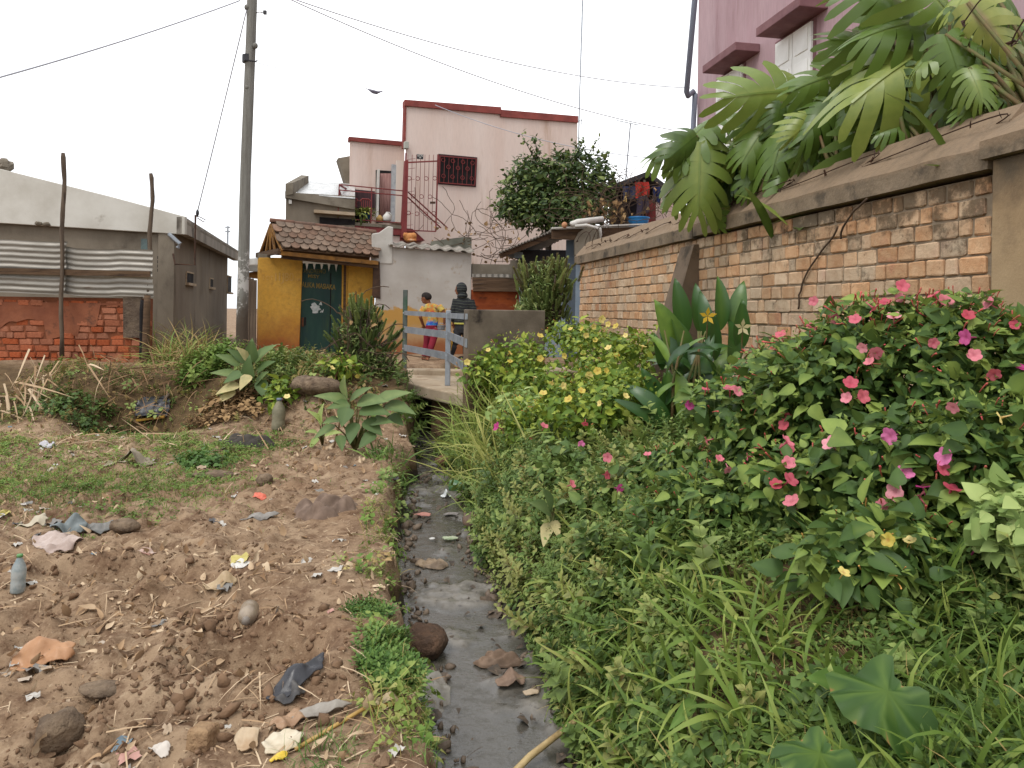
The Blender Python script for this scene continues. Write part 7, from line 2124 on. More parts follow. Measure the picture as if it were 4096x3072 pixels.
foot(m, anL, (-.4, .9), .85); foot(m, anR, (-.3, .9), .85)
limb(m, [(shL + shR) / 2 + A(0, 0, -.02), K(1727, 1310)], [.05, .06])
limb(m, [K(1712, 1312), K(1742, 1312, -.02)], [.055, .055])
body = solid('body', m, M_SKIN, ch, .0075, 3)
for s_ in (-1, 1):
    MB().ell(hd + fdir * .079 + fx * s_ * .030 + fz * .008, (.012, .005, .007), 8, 6, (fx, fdir, fz)).build('eye', M_BLACK, ch)
m = MB(); m.ell(hd + A(0, 0, .022) - fdir * .014, (.080, .092, .088), 16, 12, (fx, fdir, nrm(fz + fdir * .25)))
# keep the scalp only: cut away what lies before the hairline
keep = []
V = np.array(m.v); rel = V - hd; face = (rel @ fdir > .036) & (rel @ fz < .070) | (rel @ fz < -.045)
m.f = [f for f in m.f if not all(face[list(f)])]
hr = m.build('hair', M_HAIR, ch, smooth=True)
m = MB(); ax = nrm(shR - shL) * A(1, 1, 0)
oval(m, [(K(1727, 1306), .112, .085), (K(1729, 1290), .108, .082), (K(1731, 1262), .108, .080), (K(1729, 1240), .125, .080), (K(1728, 1227), .135, .074), (K(1726, 1219), .115, .066), (K(1722, 1213), .062, .055)], ax=nrm(A(1, .25, 0)))
limb(m, [shL + A(.03, 0, .0), shL * .45 + elL * .55], [.060, .058]); limb(m, [shR - A(.03, 0, 0), shR * .45 + elR * .55], [.060, .058])
q = NT('tie_dye_cotton')
wv = q.vec((1, 1, 1), 'World')
c = q.mix(q.noise(14, 4, .6, wv, .4, .6), lin(214, 130, 52, .8), lin(206, 186, 92, .8))
c = q.mix(q.noise(19, 3, .6, wv, .52, .64), c, lin(150, 150, 110, .8))
c = q.mix(q.noise(11, 3, .6, wv, .60, .68), c, lin(196, 84, 60, .8))
sep = q.n('SeparateXYZ'); q.l(wv, sep.inputs[0])
zz = q.math('ADD', sep.outputs['Z'], q.math('MULTIPLY', q.noise(9, 4, .6, wv), .16))
c = q.mix(q.remap(zz, 1.335, 1.40, 1, 0), c, q.mix(q.noise(20, 3, .6, wv, .45, .6), lin(44, 82, 186, .8), lin(60, 140, 200, .8)))
c = q.mix(q.remap(zz, 1.265, 1.275, 1, 0), c, lin(196, 150, 90, .8))
q.l(c, q.b.inputs['Base Color']); q.b.inputs['Roughness'].default_value = .9; q.bump(q.noise(12, 4, .6, wv), .5, .03)
solid('shirt', m, q.m, ch, .010, 3)
m = MB()
oval(m, [(K(1726, 1330), .112, .095), (K(1726, 1318), .118, .098), (K(1727, 1300), .110, .088)], ax=nrm(A(1, .25, 0)))
limb(m, [K(1711, 1318), K(1707, 1372), anL + A(0, 0, .02)], [.078, .062, .050]); limb(m, [K(1743, 1318, -.02), K(1729, 1374, -.12), anR + A(0, 0, .02)], [.078, .062, .050])
solid('trousers', m, mat('wine_red_cotton', lin(140, 34, 52, .8), lin(116, 26, 44, .8), 7, .9, .4, 25, bdist=.02, coord='World'), ch, .010, 3)
for an, dd in ((anL, A(-.4, .9, 0)), (anR, A(-.3, .9, 0))):
    d = nrm(dd); x = A(d[1], -d[0], 0)
    MB().ell(A(an[0], an[1], gz0 + .008) + d * .045, (.042, .10, .012), 12, 6, (x, d, A(0, 0, 1))).build('sandal', M_BLACK, ch, smooth=True)
pt_ = wrR + A(-.055, -.01, -.13)
po = thing('metal_pot', 'dented metal cooking pot hanging from the child\'s right hand', 'pot', pt_)
MB().lathe(pt_, [(.062, 0), (.072, .02), (.072, .085), (.078, .09), (.072, .092), (.064, .085), (.062, .02), (.002, .012)], 18).build('bowl', M_STEEL, po, smooth=True)
MB().tube([pt_ + A(-.07, 0, .085), pt_ + A(-.02, 0, .125), pt_ + A(.04, 0, .125), pt_ + A(.07, 0, .085)], .006, 6).build('handle', M_STEEL, po, smooth=True)

# ---- hooded person
YH = 14.15
H = lambda x, y, dy=0.0: P(x, y, YH + dy)
hp = thing('person', 'person in a dark striped hooded top walking behind the bridge parapet', 'person', A(H(1830, 1440)[0], YH, gz0))
hd = H(1841, 1158)
fdir = nrm(A(-.93, .30, -.12)); fx = nrm(np.cross(fdir, A(0, 0, 1))); fz = np.cross(fx, fdir)
m = MB()
m.ell(hd + A(0, 0, .01), (.074, .09, .10), 16, 12, (fx, fdir, fz)); m.ell(hd + fdir * .035 - fz * .05, (.055, .06, .055), 12, 8, (fx, fdir, fz))
m.tube([hd + fdir * .085 + fz * .01, hd + fdir * .108 - fz * .018, hd + fdir * .09 - fz * .028], [.010, .013, .010], 6); m.ell(hd + fdir * .088 - fz * .055, (.022, .012, .010), 8, 6, (fx, fdir, fz))
shL, shR = H(1822, 1198, 0), H(1886, 1202, 0)
elL, wrL = H(1812, 1248, -.02), H(1815, 1290, .06); elR, wrR = H(1898, 1250, -.02), H(1886, 1292, .02)
limb(m, [H(1848, 1205), hd - fz * .06 - fdir * .015], [.045, .048])
limb(m, [shL, elL, wrL], [.04, .035, .03]); hand(m, wrL, wrL - elL, 1, .5, .95); limb(m, [shR, elR, wrR], [.04, .035, .03]); hand(m, wrR, wrR - elR, -1, .5, .95)
limb(m, [shL + A(.02, 0, -.03), (shL + shR) / 2 - A(0, 0, .04), shR + A(-.02, 0, -.03)], [.036, .05, .036]); limb(m, [H(1853, 1205), H(1848, 1315)], [.06, .07]); limb(m, [H(1832, 1315), H(1866, 1315)], [.06, .06])
anL = A(H(1806, 1430)[0], YH - .12, gz0 + .08); anR = A(H(1862, 1432)[0], YH + .05, gz0 + .08)
limb(m, [H(1832, 1315), H(1818, 1375, -.1), anL], [.06, .048, .036]); limb(m, [H(1866, 1315), H(1864, 1375, .02), anR], [.06, .048, .036])
foot(m, anL, (-.8, .5)); foot(m, anR, (-.8, .5))
solid('body', m, M_SKIN, hp, .008, 3)
for s_ in (-1, 1): MB().ell(hd + fdir * .082 + fx * s_ * .030 + fz * .010, (.012, .005, .007), 8, 6, (fx, fdir, fz)).build('eye', M_BLACK, hp)
m = MB()
oval(m, [(H(1849, 1296), .152, .11), (H(1850, 1280), .150, .11), (H(1853, 1245), .155, .105), (H(1854, 1215), .168, .10), (H(1854, 1202), .165, .085), (H(1852, 1190), .10, .07)], ax=nrm(A(1, .2, 0)))
limb(m, [shL + A(.02, 0, .0), elL, wrL + A(0, 0, .02)], [.075, .06, .05]); limb(m, [shR - A(.02, 0, 0), elR, wrR + A(0, 0, .02)], [.075, .06, .05])
q = NT('striped_hoodie')
wv = q.vec((1, 1, 1), 'World'); sep = q.n('SeparateXYZ'); q.l(wv, sep.inputs[0])
zz = q.math('ADD', sep.outputs['Z'], q.math('MULTIPLY', q.noise(5, 3, .5, wv), .07))
zz = q.math('ADD', zz, q.math('MULTIPLY', sep.outputs['X'], .06))
fr_ = q.math('FRACT', q.math('DIVIDE', zz, .052))
c = q.mix(q.remap(fr_, .84, .90), lin(34, 36, 40, .85), lin(92, 98, 84, .8))
q.l(c, q.b.inputs['Base Color']); q.b.inputs['Roughness'].default_value = .95; q.bump(q.noise(14, 4, .6, wv), .5, .03)
M_HOOD = q.m
solid('hooded_top', m, M_HOOD, hp, .010, 3)
m = MB()
oval(m, [(H(1850, 1298) , .156, .114), (H(1850, 1291), .156, .114)], ax=nrm(A(1, .2, 0))); m.build('hem', mat('lime_hem', lin(196, 190, 96, .8), None, 1), hp, smooth=True)
m = MB(); m.ell(hd + A(0.008, .0, .012) - fdir * .016, (.098, .108, .122), 18, 14, (fx, fdir, fz)); m.tube([hd - fz * .06 - fdir * .03, hd - fz * .11 - fdir * .035], [.075, .09], 14)
m.ell(hd - fz * .125 - fdir * .03, (.11, .10, .06), 14, 8, (fx, fdir, fz))
V = np.array(m.v); rel = V - hd; cut = (rel @ fdir > .060) & (rel @ fz < .075) & (rel @ fz > -.105)
m.f = [f for f in m.f if not any(cut[list(f)])]
m.build('hood', M_HOOD, hp, smooth=True)
m = MB()
oval(m, [(H(1850, 1332), .145, .11), (H(1850, 1315), .150, .115), (H(1850, 1292), .14, .10)], ax=nrm(A(1, .2, 0)))
limb(m, [H(1833, 1320), H(1818, 1375, -.1), anL + A(0, 0, .03)], [.09, .072, .055]); limb(m, [H(1867, 1320), H(1865, 1375, .02), anR + A(0, 0, .03)], [.09, .072, .055])
solid('trousers', m, mat('charcoal_tracksuit', lin(52, 52, 54, .8), lin(40, 40, 44, .8), 6, .85, .4, 20, bdist=.02), hp, .010, 3)
for dx in (-.052, -.03):
    MB().tube([H(1833, 1330, -.02) + A(-.075 + (dx + .04), -.06, 0), H(1818, 1375, -.1) + A(dx - .01, -.06, 0), anL + A(dx + .015, -.05, .05)], .006, 5).build('side_stripe', mat('yellow_stripe%d' % int(dx * 1000), lin(220, 170, 60, .8), None, 1), hp)
for an in (anL, anR):
    d = nrm(A(-.8, .5, 0)); x = A(d[1], -d[0], 0)
    m = MB(); m.ell(A(an[0], an[1], gz0 + .04) + d * .05, (.048, .125, .045), 14, 8, (x, d, A(0, 0, 1))); m.build('shoe', M_BLACK, hp, smooth=True)
# ================================================================== STONES, LITTER, DRY STALKS
ICO = None
def ico():
    bm = bmesh.new(); bmesh.ops.create_icosphere(bm, subdivisions=1, radius=1.0)
    bm.verts.ensure_lookup_table()
    V = np.array([v.co[:] for v in bm.verts]); T = np.array([[v.index for v in f.verts] for f in bm.faces]); bm.free(); return V, T
def rock_tpl(seed):
    V, T = ico(); r = np.random.default_rng(seed)
    return (V + r.normal(size=V.shape) * .22) * A(1, .8, .5), T
ROCK = [rock_tpl(k) for k in range(7)]
M_CLOD = mat('soil_clod', lin(152, 124, 98, .76), lin(120, 95, 73, .78), 3.2, .95, .6, 60, coord='World', c3=lin(186, 156, 128, .75), c3s=7, c3t=(.58, .7), bdist=.015)
fieldf = lambda X, Y: (Lx(Y) - X > .12) * np.clip(.25 + 1.2 * sstep(.4, 1.1, Lx(Y) - X), 0, 1) * (.15 + (fbm(X * 1.3, Y * 1.3, 121, 3) > -.02)) * sstep(10.5, 7, Y)
pts = sample(6500, -5.5, 0, 1.9, 9.5, fieldf)
f = Fol(); s_ = np.clip(rng.lognormal(-4.95, .6, len(pts)), .003, .035)
f.add(ROCK, pts + A(0, 0, .1) * s_[:, None], rdir(len(pts)), rdir(len(pts), 1), s_, 0.)
o = f.build('soil_clods', M_CLOD); o.data.polygons.foreach_set('use_smooth', np.zeros(len(o.data.polygons), bool)); tag(o, 'loose brown soil clods strewn over the dug field', 'soil', kind='stuff')
pts = np.concatenate([np.column_stack([px_ + rng.normal(size=160) * rx_ * 1.3, py_ + rng.normal(size=160) * ry_ * 1.5]) for (px_, py_, rx_, ry_, dp) in PITS] + [np.column_stack([G(930, 2760)[0] + rng.normal(size=260) * .28, G(930, 2760)[1] + rng.normal(size=260) * .22])])
pts = np.column_stack([pts, zg(pts[:, 0], pts[:, 1])]); pts = pts[Lx(pts[:, 1]) - pts[:, 0] > .25]
f = Fol(); s_ = np.clip(rng.lognormal(-4.4, .5, len(pts)), .006, .04); f.add(ROCK, pts + A(0, 0, .2) * s_[:, None], rdir(len(pts)), rdir(len(pts), 1), s_, 0.)
tag(f.build('dug_clods', mat('dug_soil', lin(144, 114, 88, .78), lin(116, 90, 68, .78), 5, .95, .6, 60, coord='World')), 'darker fresh clods heaped around the dug holes', 'soil', kind='stuff')
# dry leaf scraps and straw
ML_SCRAP = M_leaf3('dry_leaf_scrap', (120, 92, 66), (172, 142, 110), (210, 188, 158), rough=.85, trans=.1, spec=.15)
lf = lambda X, Y: (Lx(Y) - X > .1) * (.12 + 1.0 * (fbm(X * .9, Y * .9, 131, 3) > .05)) * np.where(Y < 6.5, 1.0, .8)
pts = sample(3600, -5.8, 0, 2.0, 9.6, lf)
f = Fol(); n = len(pts); f.add([ovate(.24, .9, .7), ovate(.3, -.6, .8), ovate(.2, 1.3, .4)], pts + A(0, 0, .008), rdir(n, .1), rdir(n, 1.2, .5), np.clip(rng.lognormal(-3.35, .45, n), .012, .075), rng.random(n))
tag(f.build('leaf_litter', ML_SCRAP), 'pale dry leaf scraps littering the field', 'leaf litter', kind='stuff')
pts = sample(4200, -5.8, 0, 2.0, 9.6, lambda X, Y: (Lx(Y) - X > .05) * (.1 + (fbm(X * 1.1 + 5, Y * 1.1, 141, 3) > .0)))
f = Fol(); n = len(pts); f.add([blade(.3, .018, 3), blade(.9, .014, 3)], pts + A(0, 0, .012), rdir(n, .05) * A(1, 1, .12), rdir(n, 1.5, .4), rng.uniform(.05, .20, n), .4 + .6 * rng.random(n))
tag(f.build('straw', ML_SCRAP), 'broken straw and stalks scattered on the soil', 'straw', kind='stuff')
# tiny torn plastic and paper scraps of mixed colours
q = NT('mixed_scrap'); at = q.n('Attribute', attribute_name='tint'); rp = q.n('ValToRGB'); rp.color_ramp.interpolation = 'CONSTANT'
e = rp.color_ramp.elements; e[0].position, e[0].color = 0, lin(206, 200, 190, .75); e[1].position, e[1].color = .3, lin(184, 160, 132, .75)
for p_, c_ in ((.5, (140, 136, 130)), (.62, (196, 178, 158)), (.75, (122, 140, 150)), (.82, (200, 150, 136)), (.9, (90, 86, 84)), (.96, (206, 190, 110))):
    n_ = rp.color_ramp.elements.new(p_); n_.color = lin(*c_, .75)
q.l(at.outputs['Fac'], rp.inputs['Fac']); q.l(rp.outputs['Color'], q.b.inputs['Base Color']); q.b.inputs['Roughness'].default_value = .6
r_ = np.random.default_rng(5)
def crumb(seed):
    r = np.random.default_rng(seed); n = 5; g = np.linspace(-.5, .5, n); X, Y = np.meshgrid(g, g * r.uniform(.4, .9))
    V = np.stack([X + r.normal(size=X.shape) * .06, Y + r.normal(size=X.shape) * .05, .12 + r.normal(size=X.shape) * .10], -1).reshape(-1, 3)
    a = (np.arange(n - 1)[:, None] * n + np.arange(n - 1)[None]).ravel(); return V, np.concatenate([np.stack([a, a + 1, a + n + 1], 1), np.stack([a, a + n + 1, a + n], 1)])
CR = [crumb(k) for k in range(6)]
pts = sample(620, -6.0, 0, 2.0, 9.8, lambda X, Y: (Lx(Y) - X > .1) * (.2 + 1.0 * (fbm(X * .8, Y * .8, 161, 3) > .02)) * np.where(Lx(Y) - X < .9, .3, 1))
n = len(pts); f = Fol(); f.add(CR, pts, rdir(n, 0) * A(1, 1, .15), rdir(n, 2, .3), np.clip(rng.lognormal(-3.05, .45, n), .02, .10), 0.0)
f.T = [np.repeat(r_.random(len(v) // 25), 25) for v in f.V]
tag(f.build('plastic_scraps', q.m), 'torn scraps of plastic and paper trodden all over the field', 'litter', kind='stuff')
# muddy stones and lumps along both waterlines
n = 700; yy = 2.4 + 8 * rng.random(n) ** 1.5; sd = rng.random(n) < .5; xx = np.where(sd, Lx(yy) + np.abs(rng.normal(size=n)) * .06 - .02, Rx(yy) - np.abs(rng.normal(size=n)) * .09 + .03)
f = Fol(); s_ = np.clip(rng.lognormal(-4.0, .6, n), .006, .06); f.add(ROCK, np.column_stack([xx, yy, np.full(n, WATER + .008)]), rdir(n), rdir(n, 1), s_, 0.)
tag(f.build('waterline_lumps', mat('wet_mud_lump', lin(138, 120, 102, .74), lin(104, 88, 74, .74), 12, .6, .6, 40, coord='World')), 'wet mud lumps and pebbles along the ditch waterline', 'mud', kind='stuff')
# floating scraps on the ditch
yy = rng.uniform(2.6, 10, 260); tt = rng.random(260); xx = Lx(yy) * (1 - tt) + Rx(yy) * tt
f = Fol(); f.add([ovate(.4, .6, .3), smallleaf(.5, .3), blade(.3, .02, 3)], np.column_stack([xx, yy, np.full(260, WATER + .022)]), rdir(260, 0) * A(1, 1, .1), rdir(260, 1.6, .3), np.clip(rng.lognormal(-3.6, .6, 260), .01, .11), rng.random(260) * .7)
tag(f.build('ditch_scraps', mat('muddy_scrap', lin(112, 96, 80, .7), lin(74, 66, 58, .7), 20, .7, .3, coord='World')), 'muddy scraps and stalks stuck in the ditch sludge', 'litter', kind='stuff')
# heaps of dry stalks on the bank
def stalks(label, x, y, n, spread, L, tint=(.5, 1), Y=None, name='dry_stalk_heap', lift=.1, aim=None):
    c = G(x, y); f = Fol(); a = rng.random(n) * 2 * PI
    X = c[0] + rng.normal(size=n) * spread[0]; Yy = c[1] + rng.normal(size=n) * spread[1]
    d = rdir(n, .1) * A(1, 1, .35) if aim is None else nrm(np.asarray(aim) + rng.normal(size=(n, 3)) * .3)
    f.add([blade(.25, .014, 4), blade(.7, .012, 4), blade(.1, .018, 4)], np.column_stack([X, Yy, zg(X, Yy) + rng.random(n) * lift]), d, rdir(n, 1, .4), rng.uniform(L[0], L[1], n), tint[0] + (tint[1] - tint[0]) * rng.random(n))
    return tag(f.build(name, ML_SCRAP), label, 'stalks', kind='stuff')
stalks('heap of long pale dry maize stalks at the left edge', 60, 1620, 90, (.35, .35), (.4, 1.0), (.3, .9), lift=.35, aim=(.5, -.5, -.3))
stalks('dry stalk and leaf heap along the foot of the left bank', 500, 1770, 240, (.8, .25), (.1, .4), (.2, .9))
stalks('dry leaf and twig heap by the upright bottle', 1180, 1680, 200, (.5, .25), (.1, .35), (.1, .8))
stalks('dark twig pile on the bank below the red bricks', 620, 1560, 260, (.5, .3), (.2, .6), (0, .12), lift=.3)
stalks('dry straw strewn beside the left plastic bottle', 760, 2400, 150, (.4, .3), (.06, .22), (.4, 1), lift=.02)

def put(o, label, cat, group=None): return tag(o, label, cat, group)
CATS = {'plastic_bag': 'plastic bag', 'plastic_strip': 'plastic', 'paper_scrap': 'paper', 'plastic_sheet': 'plastic sheet'}
def spot(x, y, z):
    return G(x, y) if z is None else P(x, y, (EYE - z) / (EYE - P(x, y, 1.0)[2]))
def sheet(name, label, x, y, w, h, mt, rot=0.0, crump=.035, lift=.02, fold=0.0, seed=0, z=None, tilt=0.0):
    """crumpled sheet of paper, plastic or cloth lying on the ground"""
    c = spot(x, y, z); w, h = w * .78, h * .78
    n = 22; ca, sa = math.cos(rot), math.sin(rot)
    u, v = np.meshgrid(np.linspace(-1, 1, n + 1), np.linspace(-1, 1, n + 1)); u, v = u.ravel(), v.ravel()
    an = np.arctan2(v, u)
    R_ = 1 - .30 * fbm(np.cos(an) * 1.6 + seed, np.sin(an) * 1.6 + seed * .7, seed, 3) - .22 * np.abs(u * v)
    lx, ly = u * w / 2 * R_, v * h / 2 * R_
    X = c[0] + lx * ca - ly * sa; Y = c[1] + lx * sa + ly * ca
    base = np.maximum(zg(X, Y, z is None), c[2] - .03) if z is None else np.full(len(X), z)
    k = 1.0 / max(w, .1)
    nz = .5 + .8 * fbm(lx * 2.2 * k + seed, ly * 3.0 * k, seed + 3, 3) + .25 * np.sin(7 * (lx * .6 + ly) * k + 3 * fbm(lx * 2 * k, ly * 2 * k + seed, 8, 2))
    zz = base + lift * .6 + crump * .62 * np.maximum(nz, 0) * (1 - .35 * (u * u + v * v)) + fold * np.maximum(0, 1 - np.abs(u - .2) * 2.2) + tilt * v
    a = (np.arange(n)[:, None] * (n + 1) + np.arange(n)[None]).ravel()
    me = mesh_np(name, np.stack([X, Y, zz], 1), np.stack([a, a + 1, a + n + 2, a + n + 1], 1))
    o = link(name, me, mt)
    md = o.modifiers.new('thickness', 'SOLIDIFY'); md.thickness = .004; md.offset = -1
    return put(o, label, CATS.get(name, name))
def rag(name, label, x, y, w, h, hh, mt, rot=0., seed=0, z=None, cat='rag'):
    c = spot(x, y, z)
    n, mr = 72, 30; ca, sa = math.cos(rot), math.sin(rot)
    t, a = np.meshgrid(np.linspace(0, 1, mr + 1), np.linspace(0, 2 * PI, n, endpoint=False), indexing='ij'); t, a = t.ravel(), a.ravel()
    R_ = 1 + .45 * fbm(np.cos(a) * 1.4 + seed, np.sin(a) * 1.4, seed, 3)
    lx, ly = np.cos(a) * t * w / 2 * R_, np.sin(a) * t * h / 2 * R_
    X = c[0] + lx * ca - ly * sa; Y = c[1] + lx * sa + ly * ca
    b = (zg(X, Y, False) if z is None else np.full(len(X), z)) - .008
    wp = fbm(lx * 4 / w + seed, ly * 4 / w, seed + 5, 2)
    fo = .55 + .22 * np.sin(22 * (ly * .9 + lx * .35) / w + 5 * wp) + .16 * np.sin(37 * (ly - lx * .3) / w + 7 * wp) + .35 * fbm(lx * 3 / w, ly * 3 / w + seed, seed + 9, 2)
    V = np.stack([X, Y, b + hh * .85 * np.sqrt(np.maximum(0, 1 - t ** 2.6)) * np.maximum(fo, .1)], 1)
    i_ = np.arange(mr)[:, None] * n; j_ = np.arange(n)[None]
    A0 = (i_ + j_).ravel(); B0 = (i_ + (j_ + 1) % n).ravel()
    me = mesh_np(name, V, np.stack([A0, A0 + n, B0 + n, B0], 1))
    return put(link(name, me, mt), label, cat)
def stone(name, label, x, y, s, mt, seed=0, z=None, cat='stone', sink=.3):
    c = spot(x, y, z)
    m = MB().ell(c + A(0, 0, s[2] * (1 - sink)), s, 14, 10); m.jitter(min(s) * .5, 1.2 / max(s), seed); m.jitter(min(s) * .15, 5 / max(s), seed + 3)
    return put(m.build(name, mt, smooth=True), label, cat)
def pl(name, c, c2=None, rough=.45, trans=0.0, sc=9):
    if not trans: return mat(name, lin(*c, .8), lin(*(c2 or c), .8), sc, rough, .25, 25)
    q = NT(name); q.l(q.mix(q.noise(sc, 4, .6, q.vec(), .35, .65), lin(*c, .8), lin(*(c2 or c), .8)), q.b.inputs['Base Color']); q.b.inputs['Roughness'].default_value = rough
    tr = q.n('BsdfTransparent'); mx = q.n('MixShader', Fac=trans); q.l(q.b.outputs[0], mx.inputs[1]); q.l(tr.outputs[0], mx.inputs[2]); q.l(mx.outputs[0], q.out.inputs['Surface']); return q.m
def bottle(label, p, axis, L, r, body_mt, cap_mt, name='bottle'):
    t = thing(name, label, 'bottle', p); ax = nrm(axis)
    MB().lathe(p, [(r * .5, 0), (r * .95, .02 * L), (r, .06 * L), (r, .28 * L), (r * .93, .34 * L), (r, .40 * L), (r, .62 * L), (r * .9, .70 * L), (r * .42, .90 * L), (r * .36, .93 * L), (r * .36, .97 * L), (.001, .97 * L)], 18, ax).build('body', body_mt, t, smooth=True)
    MB().lathe(p + ax * L * .95, [(r * .42, 0), (r * .42, .07 * L), (.001, .072 * L)], 12, ax).build('cap', cap_mt, t, smooth=True)
    return t
W = WATER + .015
rag('cloth_rag', 'muddy brown rag lying folded on the soil beside the ditch', 1310, 2050, .50, .34, .22, pl('mud_brown_cloth', (142, 120, 104), (110, 92, 80), .95), .1, 3)
bottle('crushed clear plastic bottle lying on the soil left of the path', G(1000, 2470) + A(0, 0, .045), (.25, -1, .12), .22, .042, pl('dusty_clear_plastic', (186, 168, 146), (150, 132, 112), .35, .25), pl('grey_cap', (140, 130, 120)))
put(MB().box(G(815, 2985) + A(0, 0, .03), (.082, .085, .075), Matrix.Rotation(.15, 3, 'Z') @ Matrix.Rotation(.1, 3, 'X')).jitter(.012, 14, 3).build('loose_brick', mat('pale_brick', lin(192, 158, 120, .75), lin(158, 122, 90, .75), 16, .95, 1.0, 40, bdist=.03, c3=lin(130, 98, 72, .75), c3s=12, grime=.2), bevel=.012), 'pale loose brick lying in the soil near the bottom edge', 'brick')
M_STN = mat('dusty_stone', lin(154, 132, 108, .74), lin(116, 96, 78, .72), 14, .95, 1.0, 34, c3=lin(96, 78, 62, .7), c3s=9, bdist=.03, grime=.3)
stone('stone', 'big brown stone in the bottom left corner', 240, 2985, (.075, .07, .075), M_STN, 3)
stone('stone', 'flat tan stone at the edge of the left turf', 855, 1910, (.19, .10, .035), M_STN, 5)
stone('stone', 'smooth tan boulder half buried in the spoil heap', 1260, 1570, (.32, .22, .12), M_STN, 8)
stone('stone', 'small rounded stone beside the coral wrapper on the soil', 1060, 1935, (.07, .06, .05), M_STN, 11)
stone('stone', 'brown lump stone behind the white plastic bag', 500, 2125, (.10, .07, .05), M_STN, 13)
stone('stone', 'grey stone buried in the field left of the loose brick', 420, 2770, (.10, .06, .02), M_STN, 17)
stone('stone', 'rounded brown boulder at the right waterline of the ditch', 1885, 2110, (.085, .075, .07), mat('wet_brown_stone', lin(134, 110, 92, .7), lin(104, 86, 72, .7), 8, .6, .3, 30), 19, W)
stone('earth_clod', 'dark fallen earth clod jutting from the left bank into the ditch', 1705, 2600, (.12, .16, .07), mat('dark_wet_clod', lin(118, 90, 70, .7), lin(84, 64, 50, .7), 14, .9, 1.0, 28, bdist=.05), 23, W, 'soil')
stone('stone', 'broken orange brick lump at the far waterline', 1785, 1865, (.12, .09, .08), mat('wet_brick', lin(140, 100, 78, .7), lin(110, 80, 64, .7), 8), 29, W)
sheet('plastic_bag', 'crumpled orange tan plastic bag in the lower left', 175, 2650, .30, .17, pl('tan_plastic', (196, 150, 112), (176, 128, 90)), .2, .08, .01, seed=2)
sheet('plastic_bag', 'dirty white pink plastic bag trailing ribbons at the left', 220, 2190, .46, .26, pl('dirty_white_plastic', (204, 186, 176), (168, 146, 134)), -.4, .10, .01, seed=4)
sheet('plastic_bag', 'grey blue plastic bag behind the dirty white one', 275, 2115, .30, .2, pl('grey_blue_plastic', (132, 140, 140), (104, 112, 112)), .3, .12, .01, seed=6)
sheet('plastic_bag', 'torn grey plastic strip right of the grey blue bag', 390, 2130, .28, .12, pl('grey_plastic', (140, 136, 130), (98, 100, 98)), .1, .07, .01, seed=8)
bottle('small water bottle with a pale label standing at the left edge', G(70, 2370), (.05, 0, 1), .19, .034, pl('pale_blue_bottle', (200, 206, 204), (150, 168, 172), .3, .3, 14), pl('green_cap', (100, 150, 90)))
sheet('plastic_strip', 'black plastic strip pulled out of the dug hole', 1190, 2720, .34, .12, pl('black_film', (72, 72, 76), (44, 44, 48), .35), .9, .07, .01, seed=9)
sheet('plastic_strip', 'second black plastic scrap below the strip in the hole', 1150, 2790, .16, .12, pl('dark_film', (96, 92, 88), (60, 58, 58), .4), -.5, .06, .01, seed=10)
sheet('paper_scrap', 'bright white paper scrap in the middle of the field', 965, 2265, .13, .08, pl('white_paper', (226, 222, 214)), .5, .02, .012, seed=12)
sheet('wrapper', 'white and yellow food wrapper near the bottom edge', 1130, 2990, .17, .13, pl('white_wrapper', (220, 208, 184), (198, 180, 150)), .2, .05, .01, seed=14)
sheet('wrapper', 'yellow corner of wrapper on the soil at the bottom edge', 1115, 3040, .07, .07, pl('yellow_wrapper', (226, 192, 70)), .8, .03, .012, seed=15)
sheet('cardboard', 'torn ridged card scrap on the path above the ditch', 1545, 2815, .19, .08, pl('cream_card', (206, 184, 150), (150, 132, 90)), .1, .03, .015, fold=.02, seed=16)
sheet('plastic_sheet', 'translucent plastic sheet sliding into the ditch', 1735, 2790, .20, .30, pl('film_sheet', (170, 164, 152), (140, 132, 120), .3, .3), .5, .05, .03, seed=18, z=W, tilt=.05)
sheet('plastic_sheet', 'tan plastic sheet hanging over the lip at the bottom of the ditch', 1800, 2990, .16, .20, pl('tan_sheet', (196, 162, 124), (168, 134, 100), .4), -.2, .05, .02, seed=20)
bottle('green plastic bottle half sunk at the right edge of the ditch', P(1800, 1962, 7.7) * A(1, 1, 0) + A(0, 0, W + .03), (1, -.25, .05), .26, .07, pl('green_pet', (70, 120, 80), (110, 140, 100), .25), pl('dark_green_cap', (36, 110, 60)))
sheet('carton', 'white folded carton beside the sunk green bottle', 1782, 1988, .14, .10, pl('white_carton', (222, 224, 224)), .3, .03, .01, fold=.06, seed=22, z=W)
rag('cloth_rag', 'sodden tan rag stranded mid ditch', 1720, 2255, .24, .15, .06, pl('sodden_tan', (166, 144, 118), (112, 96, 80), .7), -.3, 24, W)
sheet('wrapper', 'faded coral wrapper floating near the far part of the ditch', 1690, 2062, .20, .11, pl('coral_plastic', (196, 136, 120), (170, 116, 104)), 0, .03, .01, seed=26, z=W)
sheet('wrapper', 'grey wrapper floating right of the coral one', 1805, 2060, .19, .10, pl('grey_wrap', (146, 138, 132), (110, 104, 100)), .1, .03, .01, seed=27, z=W)
sheet('wrapper', 'white and green snack wrapper mid ditch', 1800, 2155, .16, .10, pl('snack_wrap', (196, 200, 170), (130, 150, 110)), .4, .03, .01, seed=28, z=W)
sheet('paper_scrap', 'small white paper floating beside the snack wrapper', 1728, 2158, .06, .05, pl('white_paper_b', (214, 212, 206)), .4, .015, .01, seed=30, z=W)
rag('cardboard_lump', 'brown sodden cardboard lump at the right waterline', 1990, 2640, .26, .14, .07, pl('sodden_card', (140, 116, 96), (96, 78, 64), .8), .2, 31, W, 'cardboard')
